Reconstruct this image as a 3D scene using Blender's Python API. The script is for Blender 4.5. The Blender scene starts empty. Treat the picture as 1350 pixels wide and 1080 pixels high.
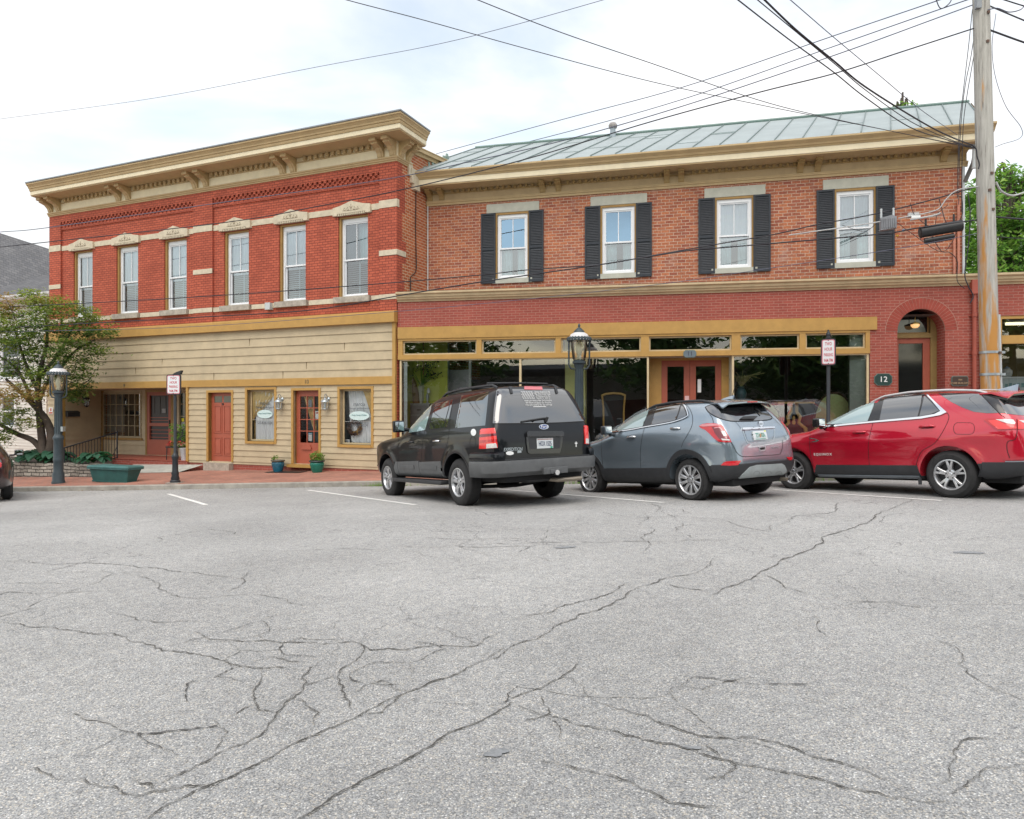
import bpy, bmesh, math, random
import numpy as np
from mathutils import Vector, Matrix
from mathutils.bvhtree import BVHTree
from mathutils.geometry import delaunay_2d_cdt, tessellate_polygon
random.seed(7)
PI = math.pi
SC = bpy.context.scene
COL = SC.collection
F_PX, CX, CY = 900.0, 675.0, 540.0        # pinhole of the photograph: 24 mm lens on a 36 mm frame, level
def tag(o, label=None, cat=None, group=None, kind=None):
 if label: o['label'] = label
 if cat: o['category'] = cat
 if group: o['group'] = group
 if kind: o['kind'] = kind
 return o
WM = {}                                    # world matrix of every object this script links
def thing(name, label, cat, loc=(0, 0, 0), rotz=0.0, group=None, mat=None):
 o = bpy.data.objects.new(name, None)
 COL.objects.link(o)
 o.empty_display_size = 0.3
 M = mat if mat is not None else Matrix.Translation(Vector(loc)) @ Matrix.Rotation(rotz, 4, 'Z')
 o.matrix_world = M
 WM[o.name] = M.copy()
 return tag(o, label, cat, group)
class MB:
 """collects faces (in world space) and builds ONE mesh object"""
 def __init__(s):
  s.v, s.f, s.uv, s.mi = [], [], [], []
 def vert(s, p):
  s.v.append(Vector(p)); return len(s.v) - 1
 def face(s, pts, uv=None, mi=0):
  i0 = len(s.v)
  s.v.extend(Vector(p) for p in pts)
  s.f.append(tuple(range(i0, i0 + len(pts))))
  s.uv.append(uv or [(0, 0)] * len(pts)); s.mi.append(mi)
 def grid(s, rows, uvrows=None, closed=False, mi=0):
  """rows: list of lists of points, shared vertices"""
  n = len(rows[0]); base = len(s.v)
  for r in rows: s.v.extend(Vector(p) for p in r)
  m = n if closed else n - 1
  for i in range(len(rows) - 1):
   for j in range(m):
    a = base + i * n + j; b = base + i * n + (j + 1) % n
    c = base + (i + 1) * n + (j + 1) % n; d = base + (i + 1) * n + j
    s.f.append((a, b, c, d)); s.mi.append(mi)
    if uvrows:
     jj = (j + 1) if not closed else j + 1
     s.uv.append([uvrows[i][j], uvrows[i][jj % len(uvrows[i])], uvrows[i + 1][jj % len(uvrows[i])], uvrows[i + 1][j]])
    else: s.uv.append([(0, 0)] * 4)
 def box(s, F, u0, u1, d0, d1, z0, z1, mi=0):
  P = F.p
  s.face([P(u0, d1, z0), P(u1, d1, z0), P(u1, d1, z1), P(u0, d1, z1)], [(u0, z0), (u1, z0), (u1, z1), (u0, z1)], mi)
  s.face([P(u1, d0, z0), P(u0, d0, z0), P(u0, d0, z1), P(u1, d0, z1)], [(u1, z0), (u0, z0), (u0, z1), (u1, z1)], mi)
  s.face([P(u0, d0, z0), P(u0, d1, z0), P(u0, d1, z1), P(u0, d0, z1)], [(d0, z0), (d1, z0), (d1, z1), (d0, z1)], mi)
  s.face([P(u1, d1, z0), P(u1, d0, z0), P(u1, d0, z1), P(u1, d1, z1)], [(d1, z0), (d0, z0), (d0, z1), (d1, z1)], mi)
  s.face([P(u0, d1, z1), P(u1, d1, z1), P(u1, d0, z1), P(u0, d0, z1)], [(u0, d1), (u1, d1), (u1, d0), (u0, d0)], mi)
  s.face([P(u0, d0, z0), P(u1, d0, z0), P(u1, d1, z0), P(u0, d1, z0)], [(u0, d0), (u1, d0), (u1, d1), (u0, d1)], mi)
 def prism(s, F, poly, d0, d1, mi=0):
  """poly [(u,z)] counter-clockwise seen from the front, extruded from d0 (back) to d1 (front)"""
  n = len(poly)
  s.face([F.p(u, d1, z) for u, z in poly], list(poly), mi)
  s.face([F.p(u, d0, z) for u, z in reversed(poly)], list(reversed(poly)), mi)
  for i in range(n):
   (a, b), (c, e) = poly[i], poly[(i + 1) % n]
   s.face([F.p(a, d1, b), F.p(a, d0, b), F.p(c, d0, e), F.p(c, d1, e)], [(a, b), (a, b + d1 - d0), (c, e + d1 - d0), (c, e)], mi)
 def sweep(s, F, prof, u0, u1, caps=True, m0=0.0, m1=0.0):
  """closed profile [(d,z)] swept along u; m0/m1 mitre: u shifts by m*d"""
  n = len(prof)
  for i in range(n):
   (d0, z0), (d1, z1) = prof[i], prof[(i + 1) % n]
   s.face([F.p(u0 + m0 * d0, d0, z0), F.p(u0 + m0 * d1, d1, z1), F.p(u1 + m1 * d1, d1, z1), F.p(u1 + m1 * d0, d0, z0)],
     [(u0, z0), (u0, z1), (u1, z1), (u1, z0)])
  if caps:
   s.face([F.p(u0 + m0 * d, d, z) for d, z in reversed(prof)])
   s.face([F.p(u1 + m1 * d, d, z) for d, z in prof])
 def tube(s, pts, r, n=8, r1=None, cap=True):
  pts = [Vector(p) for p in pts]
  rows = []; prev = None
  for i, p in enumerate(pts):
   t = (pts[min(i + 1, len(pts) - 1)] - pts[max(i - 1, 0)])
   if t.length < 1e-9: t = Vector((0, 0, 1))
   t.normalize()
   if prev is None:
    a = Vector((0, 0, 1)) if abs(t.z) < 0.9 else Vector((1, 0, 0))
    x = t.cross(a).normalized()
   else:
    x = (prev - t * prev.dot(t)).normalized()
   prev = x; y = t.cross(x)
   rr = r if r1 is None else r + (r1 - r) * i / max(1, len(pts) - 1)
   if isinstance(r, (list, tuple)): rr = r[i]
   rows.append([p + x * rr * math.cos(2 * PI * k / n) + y * rr * math.sin(2 * PI * k / n) for k in range(n)])
  s.grid(rows, closed=True)
  if cap:
   s.face(list(reversed(rows[0]))); s.face(rows[-1])
 def lathe(s, c, prof, n=24, cap=True, M=None, rot=0.0):
  c = Vector(c)
  rows = []
  for r, z in prof:
   row = []
   for k in range(n):
    q = Vector((r * math.cos(2 * PI * k / n + rot), r * math.sin(2 * PI * k / n + rot), z))
    row.append((M @ q if M is not None else q) + c)
   rows.append(row)
  s.grid(rows, closed=True)
  if cap:
   s.face(list(reversed(rows[0]))); s.face(rows[-1])
 def build(s, name, mats, parent=None, smooth=None, weld=False, label=None):
  me = bpy.data.meshes.new(name)
  M = WM[parent.name] if parent is not None else Matrix.Identity(4)
  Mi = M.inverted()
  me.from_pydata([Mi @ p for p in s.v], [], s.f)
  ul = me.uv_layers.new(name='UVMap')
  flat = [c for f in s.uv for p in f for c in p]
  ul.data.foreach_set('uv', flat)
  if not isinstance(mats, (list, tuple)): mats = [mats]
  for m in mats: me.materials.append(m)
  me.polygons.foreach_set('material_index', s.mi)
  if weld:
   bm = bmesh.new(); bm.from_mesh(me)
   bmesh.ops.remove_doubles(bm, verts=bm.verts, dist=1e-5)
   bm.to_mesh(me); bm.free()
  if smooth:
   me.polygons.foreach_set('use_smooth', [True] * len(me.polygons))
   me.set_sharp_from_angle(angle=math.radians(smooth))
  me.validate(); me.update()
  o = bpy.data.objects.new(name, me)
  COL.objects.link(o)
  if parent is not None: o.parent = parent
  WM[o.name] = M.copy()
  if label: o['label'] = label
  return o
def mesh_part(name, me, mats, parent, label=None):
 """mesh already in the parent's local space"""
 if not isinstance(mats, (list, tuple)): mats = [mats]
 if mats and not me.materials:
  for m in mats: me.materials.append(m)
 o = bpy.data.objects.new(name, me)
 COL.objects.link(o)
 if parent is not None:
  o.parent = parent; WM[o.name] = WM[parent.name].copy()
 else: WM[o.name] = Matrix.Identity(4)
 if label: o['label'] = label
 return o
def copy_tree(o, M=None, parent=None, label=None):
 c = o.copy(); COL.objects.link(c)
 if parent is not None:
  c.parent = parent; WM[c.name] = WM[parent.name].copy()
 if M is not None:
  c.matrix_world = M; WM[c.name] = M.copy()
 if label: c['label'] = label
 for ch in list(o.children): copy_tree(ch, None, c)
 return c
def text_mesh(body, size, extrude=0.002, align='CENTER', bold=0.0, shear=0.0, space=1.0):
 cu = bpy.data.curves.new('lettering', 'FONT')
 cu.body = body; cu.size = size; cu.extrude = extrude; cu.align_x = align; cu.align_y = 'CENTER'
 cu.offset = bold; cu.shear = shear; cu.space_character = space; cu.resolution_u = 3
 ob = bpy.data.objects.new('lettering_tmp', cu)
 COL.objects.link(ob)
 dg = bpy.context.evaluated_depsgraph_get()
 me = bpy.data.meshes.new_from_object(ob.evaluated_get(dg))
 bpy.data.objects.remove(ob); bpy.data.curves.remove(cu)
 return me
def put_text(name, body, size, origin, xdir, ydir, mat, parent, extrude=0.002, bold=0.0, shear=0.0, sx=1.0, space=1.0, align='CENTER'):
 """lettering lying in the plane xdir/ydir (world) around origin, as a mesh part of parent"""
 me = text_mesh(body, size, extrude, align, bold, shear, space)
 me.name = name
 x = Vector(xdir).normalized(); y = Vector(ydir); y = (y - x * y.dot(x)).normalized(); z = x.cross(y)
 M = Matrix.Identity(4)
 for i in range(3):
  M[i][0] = x[i] * sx; M[i][1] = y[i]; M[i][2] = z[i]; M[i][3] = origin[i]
 PM = WM[parent.name] if parent is not None else Matrix.Identity(4)
 me.transform(PM.inverted() @ M)
 return mesh_part(name, me, mat, parent)
MATS = {}
def nodes_of(m):
 m.use_nodes = True
 nt = m.node_tree
 return nt, nt.nodes, nt.links, nt.nodes.get('Principled BSDF')
def mat(name, col, rough=0.6, metal=0.0, var=0.12, scale=6.0, bump=0.0, bscale=60.0, coat=0.0, spec=0.5, var2=0.0, emit=None, coords='Object', stretch=None):
 if name in MATS: return MATS[name]
 m = bpy.data.materials.new(name)
 nt, N, L, B = nodes_of(m)
 B.inputs['Roughness'].default_value = rough
 B.inputs['Metallic'].default_value = metal
 B.inputs['Specular IOR Level'].default_value = spec
 B.inputs['Coat Weight'].default_value = coat
 B.inputs['Coat Roughness'].default_value = 0.03
 tc = N.new('ShaderNodeTexCoord'); mp = N.new('ShaderNodeMapping')
 L.new(tc.outputs[coords], mp.inputs[0])
 if stretch: mp.inputs['Scale'].default_value = stretch
 no = N.new('ShaderNodeTexNoise'); no.inputs['Scale'].default_value = scale; no.inputs['Detail'].default_value = 6
 no.inputs['Roughness'].default_value = 0.65
 L.new(mp.outputs[0], no.inputs['Vector'])
 mx = N.new('ShaderNodeMix'); mx.data_type = 'RGBA'
 c = Vector(col)
 lo = [max(0, x * (1 - var)) for x in c]; hi = [min(1, x * (1 + var)) for x in c]
 mx.inputs[6].default_value = (*lo, 1); mx.inputs[7].default_value = (*hi, 1)
 mr = N.new('ShaderNodeMapRange'); mr.inputs[1].default_value = 0.3; mr.inputs[2].default_value = 0.7
 L.new(no.outputs['Fac'], mr.inputs[0]); L.new(mr.outputs[0], mx.inputs[0])
 L.new(mx.outputs[2], B.inputs['Base Color'])
 if bump:
  n2 = N.new('ShaderNodeTexNoise'); n2.inputs['Scale'].default_value = bscale; n2.inputs['Detail'].default_value = 4
  L.new(mp.outputs[0], n2.inputs['Vector'])
  bp = N.new('ShaderNodeBump'); bp.inputs['Strength'].default_value = bump; bp.inputs['Distance'].default_value = 0.01
  L.new(n2.outputs['Fac'], bp.inputs['Height']); L.new(bp.outputs[0], B.inputs['Normal'])
 if emit:
  B.inputs['Emission Color'].default_value = (*emit[:3], 1); B.inputs['Emission Strength'].default_value = emit[3]
 MATS[name] = m
 return m
def brick_mat(name, c1, c2, mortar, bw=0.21, bh=0.096, ms=0.009, rough=0.85, var=0.25, stain=0.2, squash_noise=0.004, wash=None):
 if name in MATS: return MATS[name]
 m = bpy.data.materials.new(name)
 nt, N, L, B = nodes_of(m)
 B.inputs['Roughness'].default_value = rough
 B.inputs['Specular IOR Level'].default_value = 0.25
 uv = N.new('ShaderNodeUVMap'); uv.uv_map = 'UVMap'
 wob = N.new('ShaderNodeTexNoise'); wob.inputs['Scale'].default_value = 3.0
 L.new(uv.outputs[0], wob.inputs['Vector'])
 vm = N.new('ShaderNodeVectorMath'); vm.operation = 'SCALE'; vm.inputs['Scale'].default_value = squash_noise * 3
 L.new(wob.outputs['Color'], vm.inputs[0])
 va = N.new('ShaderNodeVectorMath'); va.operation = 'ADD'
 L.new(uv.outputs[0], va.inputs[0]); L.new(vm.outputs[0], va.inputs[1])
 br = N.new('ShaderNodeTexBrick')
 br.inputs['Scale'].default_value = 1.0; br.inputs['Brick Width'].default_value = bw; br.inputs['Row Height'].default_value = bh
 br.inputs['Mortar Size'].default_value = ms; br.inputs['Mortar Smooth'].default_value = 0.15; br.inputs['Bias'].default_value = 0.0
 br.inputs['Color1'].default_value = (*c1, 1); br.inputs['Color2'].default_value = (*c2, 1); br.inputs['Mortar'].default_value = (*mortar, 1)
 L.new(va.outputs[0], br.inputs['Vector'])
 st = N.new('ShaderNodeTexNoise'); st.inputs['Scale'].default_value = 0.9; st.inputs['Detail'].default_value = 8; st.inputs['Roughness'].default_value = 0.7
 L.new(uv.outputs[0], st.inputs['Vector'])
 fn = N.new('ShaderNodeTexNoise'); fn.inputs['Scale'].default_value = 22; fn.inputs['Detail'].default_value = 5
 L.new(uv.outputs[0], fn.inputs['Vector'])
 ad = N.new('ShaderNodeMath'); ad.operation = 'ADD'
 m1 = N.new('ShaderNodeMapRange'); m1.inputs[1].default_value = 0.3; m1.inputs[2].default_value = 0.7; m1.inputs[3].default_value = 1 - stain; m1.inputs[4].default_value = 1 + stain
 m2 = N.new('ShaderNodeMapRange'); m2.inputs[1].default_value = 0.3; m2.inputs[2].default_value = 0.7; m2.inputs[3].default_value = -var * 0.5; m2.inputs[4].default_value = var * 0.5
 L.new(st.outputs['Fac'], m1.inputs[0]); L.new(fn.outputs['Fac'], m2.inputs[0])
 L.new(m1.outputs[0], ad.inputs[0]); L.new(m2.outputs[0], ad.inputs[1])
 sc = N.new('ShaderNodeVectorMath'); sc.operation = 'SCALE'
 L.new(br.outputs['Color'], sc.inputs[0]); L.new(ad.outputs[0], sc.inputs['Scale'])
 out = sc.outputs[0]
 if wash:
  wn = N.new('ShaderNodeTexNoise'); wn.inputs['Scale'].default_value = 1.6; wn.inputs['Detail'].default_value = 7; wn.inputs['Roughness'].default_value = 0.7
  L.new(va.outputs[0], wn.inputs['Vector'])
  wr = N.new('ShaderNodeMapRange'); wr.inputs[1].default_value = 0.56; wr.inputs[2].default_value = 0.72; wr.inputs[4].default_value = wash[3]
  L.new(wn.outputs['Fac'], wr.inputs[0])
  wm = N.new('ShaderNodeMix'); wm.data_type = 'RGBA'; wm.inputs[7].default_value = (*wash[:3], 1)
  L.new(wr.outputs[0], wm.inputs[0]); L.new(out, wm.inputs[6]); out = wm.outputs[2]
 L.new(out, B.inputs['Base Color'])
 bp = N.new('ShaderNodeBump'); bp.inputs['Strength'].default_value = 0.6; bp.inputs['Distance'].default_value = 0.008
 iv = N.new('ShaderNodeMath'); iv.operation = 'SUBTRACT'; iv.inputs[0].default_value = 1.0
 L.new(br.outputs['Fac'], iv.inputs[1])
 L.new(iv.outputs[0], bp.inputs['Height']); L.new(bp.outputs[0], B.inputs['Normal'])
 MATS[name] = m
 return m
def glass_mat(name, tint=(0.8, 0.85, 0.85), refl=0.0, rough=0.01, thin=1.0, ior=1.5, spec_tint=(1, 1, 1)):
 """a window pane: clear coat of reflection over a tinted see-through sheet"""
 if name in MATS: return MATS[name]
 m = bpy.data.materials.new(name)
 m.use_nodes = True
 nt = m.node_tree; N, L = nt.nodes, nt.links
 N.clear()
 out = N.new('ShaderNodeOutputMaterial'); tr = N.new('ShaderNodeBsdfTransparent'); gl = N.new('ShaderNodeBsdfGlossy')
 tr.inputs[0].default_value = (*tint, 1); gl.inputs['Roughness'].default_value = rough; gl.inputs['Color'].default_value = (*spec_tint, 1)
 fr = N.new('ShaderNodeFresnel'); fr.inputs[0].default_value = ior
 ad = N.new('ShaderNodeMath'); ad.operation = 'ADD'; ad.use_clamp = True; ad.inputs[1].default_value = refl
 L.new(fr.outputs[0], ad.inputs[0])
 nz = N.new('ShaderNodeTexNoise'); nz.inputs['Scale'].default_value = 0.9; nz.inputs['Detail'].default_value = 0
 tc = N.new('ShaderNodeTexCoord'); L.new(tc.outputs['Object'], nz.inputs['Vector'])
 bp = N.new('ShaderNodeBump'); bp.inputs['Strength'].default_value = 0.03; bp.inputs['Distance'].default_value = 0.05
 L.new(nz.outputs['Fac'], bp.inputs['Height']); L.new(bp.outputs[0], gl.inputs['Normal'])
 mx = N.new('ShaderNodeMixShader')
 L.new(ad.outputs[0], mx.inputs[0]); L.new(tr.outputs[0], mx.inputs[1]); L.new(gl.outputs[0], mx.inputs[2])
 L.new(mx.outputs[0], out.inputs['Surface'])
 MATS[name] = m
 return m
class Frame:
 """vertical plane through (0, y0) running (1,-slope); u along it to the right, d towards the viewer, z up"""
 def __init__(s, y0, slope, origin=None, U=None):
  s.U = Vector((1, -slope)).normalized() if U is None else Vector(U).normalized()
  s.N = Vector((s.U.y, -s.U.x)) if True else None
  if s.N.y > 0 and U is None: s.N = -s.N
  s.O = Vector((0, y0)) if origin is None else Vector(origin)
 def p(s, u, d, z):
  return Vector((s.O.x + s.U.x * u + s.N.x * d, s.O.y + s.U.y * u + s.N.y * d, z))
 def u(s, x, d=0.0):
  k = (x - CX) / F_PX
  ox, oy = s.O.x + s.N.x * d, s.O.y + s.N.y * d
  return (k * oy - ox) / (s.U.x - k * s.U.y)
 def z(s, x, y, d=0.0):
  u = s.u(x, d)
  return (CY - y) / F_PX * s.p(u, d, 0).y
 def at(s, x, y, d=0.0):
  return s.u(x, d), s.z(x, y, d)
 def P(s, x, y, d=0.0):
  u, z = s.at(x, y, d); return s.p(u, d, z)
KERB = [(-60, 27.0), (-25, 20.9), (-12.5, 18.3), (-8.3, 17.52), (-3.35, 16.7), (7.4, 14.3), (20, 11.5), (60, 2.6)]
def kerb_y(X):
 for (a, b), (c, d) in zip(KERB, KERB[1:]):
  if X <= c: return b + (d - b) * (X - a) / (c - a)
 return KERB[-1][1]
def gz(X, Y):
 X = max(-45.0, min(45.0, X))
 if Y > 24: s = 0.042 * 24
 elif Y > 10: s = 0.042 * Y
 elif Y > 2: s = 0.42 - 0.042 * (64 - (Y - 2) ** 2) / 16
 else: s = 0.42 - 0.042 * 4
 return -1.083 + 0.0274 * X - s
def sz(X, Y):                                # top of the brick pavement
 yk = kerb_y(X)
 return gz(X, yk) + 0.12 + 0.02 * max(0.0, min(6.0, Y - yk))
def ground_px(x, y, f=gz):
 k = (x - CX) / F_PX; m = (y - CY) / F_PX
 lo, hi = 0.5, 60.0
 for _ in range(60):
  Y = 0.5 * (lo + hi)
  if -m * Y > f(k * Y, Y): lo = Y
  else: hi = Y
 return Vector((k * Y, Y, f(k * Y, Y)))
cam = bpy.data.cameras.new('camera'); cam.lens = 24.0; cam.sensor_width = 36.0; cam.sensor_fit = 'HORIZONTAL'
cam.clip_start = 0.05; cam.clip_end = 2000
co = bpy.data.objects.new('camera', cam); COL.objects.link(co)
co.location = (0, 0, 0); co.rotation_euler = (PI / 2, 0, 0)
SC.camera = co
SC.view_settings.view_transform = 'Standard'; SC.view_settings.look = 'None'; SC.view_settings.exposure = 0
SC.cycles.max_bounces = 8; SC.cycles.transparent_max_bounces = 12; SC.cycles.caustics_reflective = False; SC.cycles.caustics_refractive = False
SC.cycles.sample_clamp_indirect = 6.0; SC.cycles.use_denoising = True
SUN_EL, SUN_AZ = math.radians(56), math.radians(192)     # azimuth of the sun measured from +Y clockwise: behind the camera, a little left
sd = bpy.data.lights.new('sun', 'SUN'); sd.energy = 1.5; sd.angle = math.radians(45); sd.color = (1.0, 0.95, 0.87)
so = bpy.data.objects.new('sun', sd); COL.objects.link(so)
sdir = Vector((math.sin(SUN_AZ) * math.cos(SUN_EL), math.cos(SUN_AZ) * math.cos(SUN_EL), math.sin(SUN_EL)))
so.rotation_euler = sdir.to_track_quat('Z', 'Y').to_euler(); so.location = sdir * 60
W = bpy.data.worlds.new('World'); SC.world = W; W.use_nodes = True
nt = W.node_tree; N, L = nt.nodes, nt.links
bg = N['Background']; bg.inputs['Strength'].default_value = 0.11
sky = N.new('ShaderNodeTexSky'); sky.sky_type = 'NISHITA'; sky.sun_disc = False
sky.sun_elevation = SUN_EL; sky.sun_rotation = SUN_AZ; sky.air_density = 1.0; sky.dust_density = 1.0; sky.ozone_density = 1.6
tc = N.new('ShaderNodeTexCoord'); sep = N.new('ShaderNodeSeparateXYZ'); L.new(tc.outputs['Generated'], sep.inputs[0])
za = N.new('ShaderNodeMath'); za.operation = 'ADD'; za.inputs[1].default_value = 0.28; L.new(sep.outputs['Z'], za.inputs[0])
zm = N.new('ShaderNodeMath'); zm.operation = 'MAXIMUM'; zm.inputs[1].default_value = 0.12; L.new(za.outputs[0], zm.inputs[0])
dv = N.new('ShaderNodeVectorMath'); dv.operation = 'DIVIDE'; L.new(tc.outputs['Generated'], dv.inputs[0]); L.new(zm.outputs[0], dv.inputs[1])
mpw = N.new('ShaderNodeMapping'); mpw.inputs['Scale'].default_value = (1.0, 1.35, 0.0); mpw.inputs['Location'].default_value = (0.55, 0.2, 0)
L.new(dv.outputs[0], mpw.inputs[0])
cn = N.new('ShaderNodeTexNoise'); cn.inputs['Scale'].default_value = 1.15; cn.inputs['Detail'].default_value = 7; cn.inputs['Roughness'].default_value = 0.52
cn.inputs['Distortion'].default_value = 0.35
L.new(mpw.outputs[0], cn.inputs['Vector'])
cr = N.new('ShaderNodeMapRange'); cr.inputs[1].default_value = 0.36; cr.inputs[2].default_value = 0.58; cr.interpolation_type = 'SMOOTHSTEP'
cr.inputs[3].default_value = 0.26; cr.inputs[4].default_value = 1.0
L.new(cn.outputs['Fac'], cr.inputs[0])
ymr = N.new('ShaderNodeMapRange'); ymr.inputs[1].default_value = -0.9; ymr.inputs[2].default_value = 0.1; ymr.inputs[3].default_value = 0.72; ymr.inputs[4].default_value = 1.0
L.new(sep.outputs['Y'], ymr.inputs[0])
cf = N.new('ShaderNodeMath'); cf.operation = 'MULTIPLY'; L.new(cr.outputs[0], cf.inputs[0]); L.new(ymr.outputs[0], cf.inputs[1])
el = N.new('ShaderNodeMapRange'); el.inputs[1].default_value = 0.0; el.inputs[2].default_value = 1.0; el.inputs[3].default_value = 9.2; el.inputs[4].default_value = 17.0
elp = N.new('ShaderNodeMath'); elp.operation = 'POWER'; elp.inputs[1].default_value = 1.6
L.new(sep.outputs['Z'], elp.inputs[0]); L.new(elp.outputs[0], el.inputs[0])
cc = N.new('ShaderNodeVectorMath'); cc.operation = 'SCALE'; cc.inputs[0].default_value = (1.0, 1.0, 1.005); L.new(el.outputs[0], cc.inputs['Scale'])
mx = N.new('ShaderNodeMix'); mx.data_type = 'RGBA'
skb = N.new('ShaderNodeVectorMath'); skb.operation = 'MULTIPLY'; skb.inputs[1].default_value = (4.4, 3.55, 2.6); L.new(sky.outputs[0], skb.inputs[0])
L.new(cf.outputs[0], mx.inputs[0]); L.new(skb.outputs[0], mx.inputs[6]); L.new(cc.outputs[0], mx.inputs[7])
L.new(mx.outputs[2], bg.inputs['Color'])
def asphalt_mat():
 m = bpy.data.materials.new('asphalt')
 nt, N, L, B = nodes_of(m)
 tc = N.new('ShaderNodeTexCoord')
 B.inputs['Roughness'].default_value = 0.9; B.inputs['Specular IOR Level'].default_value = 0.25
 vo = N.new('ShaderNodeTexVoronoi'); vo.inputs['Scale'].default_value = 170
 L.new(tc.outputs['Object'], vo.inputs['Vector'])
 rp = N.new('ShaderNodeValToRGB'); e = rp.color_ramp.elements
 e[0].position = 0.0; e[0].color = (0.125, 0.125, 0.125, 1); e[1].position = 1.0; e[1].color = (0.46, 0.455, 0.44, 1)
 for p, c in ((0.2, (0.205, 0.204, 0.20)), (0.5, (0.245, 0.242, 0.236)), (0.75, (0.275, 0.271, 0.262)), (0.9, (0.35, 0.315, 0.265))):
  q = e.new(p); q.color = (*c, 1)
 sx = N.new('ShaderNodeSeparateColor'); L.new(vo.outputs['Color'], sx.inputs[0]); L.new(sx.outputs[0], rp.inputs[0])
 mr = N.new('ShaderNodeMapRange'); mr.inputs[1].default_value = 0.35; mr.inputs[2].default_value = 0.75; mr.inputs[3].default_value = 1.0; mr.inputs[4].default_value = 0.62
 L.new(vo.outputs['Distance'], mr.inputs[0])
 big = N.new('ShaderNodeTexNoise'); big.inputs['Scale'].default_value = 0.33; big.inputs['Detail'].default_value = 7; big.inputs['Roughness'].default_value = 0.62
 L.new(tc.outputs['Object'], big.inputs['Vector'])
 m2 = N.new('ShaderNodeMapRange'); m2.inputs[1].default_value = 0.3; m2.inputs[2].default_value = 0.7; m2.inputs[3].default_value = 0.8; m2.inputs[4].default_value = 1.14
 L.new(big.outputs['Fac'], m2.inputs[0])
 mid = N.new('ShaderNodeTexNoise'); mid.inputs['Scale'].default_value = 14; mid.inputs['Detail'].default_value = 5; mid.inputs['Roughness'].default_value = 0.75
 L.new(tc.outputs['Object'], mid.inputs['Vector'])
 m3 = N.new('ShaderNodeMapRange'); m3.inputs[1].default_value = 0.3; m3.inputs[2].default_value = 0.7; m3.inputs[3].default_value = 0.84; m3.inputs[4].default_value = 1.14
 L.new(mid.outputs['Fac'], m3.inputs[0])
 wa = N.new('ShaderNodeTexNoise'); wa.inputs['Scale'].default_value = 2.0; wa.inputs['Detail'].default_value = 9
 L.new(tc.outputs['Object'], wa.inputs['Vector'])
 wv = N.new('ShaderNodeVectorMath'); wv.operation = 'SCALE'; wv.inputs['Scale'].default_value = 0.75; L.new(wa.outputs['Color'], wv.inputs[0])
 w2 = N.new('ShaderNodeVectorMath'); w2.operation = 'ADD'; L.new(tc.outputs['Object'], w2.inputs[0]); L.new(wv.outputs[0], w2.inputs[1])
 ve = N.new('ShaderNodeTexVoronoi'); ve.feature = 'DISTANCE_TO_EDGE'; ve.inputs['Scale'].default_value = 1.1
 L.new(w2.outputs[0], ve.inputs['Vector'])
 me_ = N.new('ShaderNodeMapRange'); me_.inputs[1].default_value = 0.0; me_.inputs[2].default_value = 0.008; me_.inputs[3].default_value = 0.5; me_.inputs[4].default_value = 1.0
 L.new(ve.outputs['Distance'], me_.inputs[0])
 mk = N.new('ShaderNodeTexNoise'); mk.inputs['Scale'].default_value = 0.42; mk.inputs['Detail'].default_value = 3; L.new(tc.outputs['Object'], mk.inputs['Vector'])
 mkr = N.new('ShaderNodeMapRange'); mkr.inputs[1].default_value = 0.42; mkr.inputs[2].default_value = 0.60; L.new(mk.outputs['Fac'], mkr.inputs[0])
 mxc = N.new('ShaderNodeMix'); mxc.inputs[2].default_value = 1.0
 L.new(mkr.outputs[0], mxc.inputs[0]); L.new(me_.outputs[0], mxc.inputs[3])
 a = mr.outputs[0]
 for o in (m2.outputs[0], m3.outputs[0], mxc.outputs[0]):
  k = N.new('ShaderNodeMath'); k.operation = 'MULTIPLY'; L.new(a, k.inputs[0]); L.new(o, k.inputs[1]); a = k.outputs[0]
 k = N.new('ShaderNodeVectorMath'); k.operation = 'SCALE'; L.new(rp.outputs[0], k.inputs[0]); L.new(a, k.inputs['Scale'])
 g = N.new('ShaderNodeVectorMath'); g.operation = 'MULTIPLY'; g.inputs[1].default_value = (1.86, 1.90, 1.95); L.new(k.outputs[0], g.inputs[0])
 L.new(g.outputs[0], B.inputs['Base Color'])
 bp = N.new('ShaderNodeBump'); bp.inputs['Strength'].default_value = 0.7; bp.inputs['Distance'].default_value = 0.006
 L.new(mr.outputs[0], bp.inputs['Height']); L.new(bp.outputs[0], B.inputs['Normal'])
 return m
M_ASPH = asphalt_mat()
mb = MB()
xs = [-300, -150, -80] + [x * 1.5 for x in range(-32, 33)] + [80, 150, 300]
ys = [-300, -150, -60, -30, -20, -10, -5] + [y * 1.0 for y in range(-3, 33)] + [40, 60, 100, 300]
mb.grid([[Vector((x, y, gz(x, y))) for x in xs] for y in ys])
tag(mb.build('parking_lot', M_ASPH, smooth=40), kind='structure')
M_KERB = mat('kerb_concrete', (0.36, 0.34, 0.30), 0.9, var=0.3, scale=3, bump=0.4, bscale=40)
M_PAVE = brick_mat('pavement_brick', (0.44, 0.20, 0.145), (0.34, 0.165, 0.125), (0.26, 0.2, 0.165), bw=0.21, bh=0.105, ms=0.007, stain=0.3, squash_noise=0.002)
kx = [-58] + [x * 0.8 for x in range(-36, 32)] + [30, 58]
mb = MB()
prof = [(0.0, -0.25), (0.0, 0.105), (0.015, 0.122), (0.14, 0.124), (0.14, -0.25)]
def kerbpt(x, d, z):
 y = kerb_y(x); return Vector((x + 0.2 * d, y + d, gz(x, y) + z))
mb.grid([[kerbpt(x, d, z) for d, z in prof] for x in kx])
tag(mb.build('kerb', M_KERB, smooth=30), kind='structure')
mb = MB()
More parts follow.
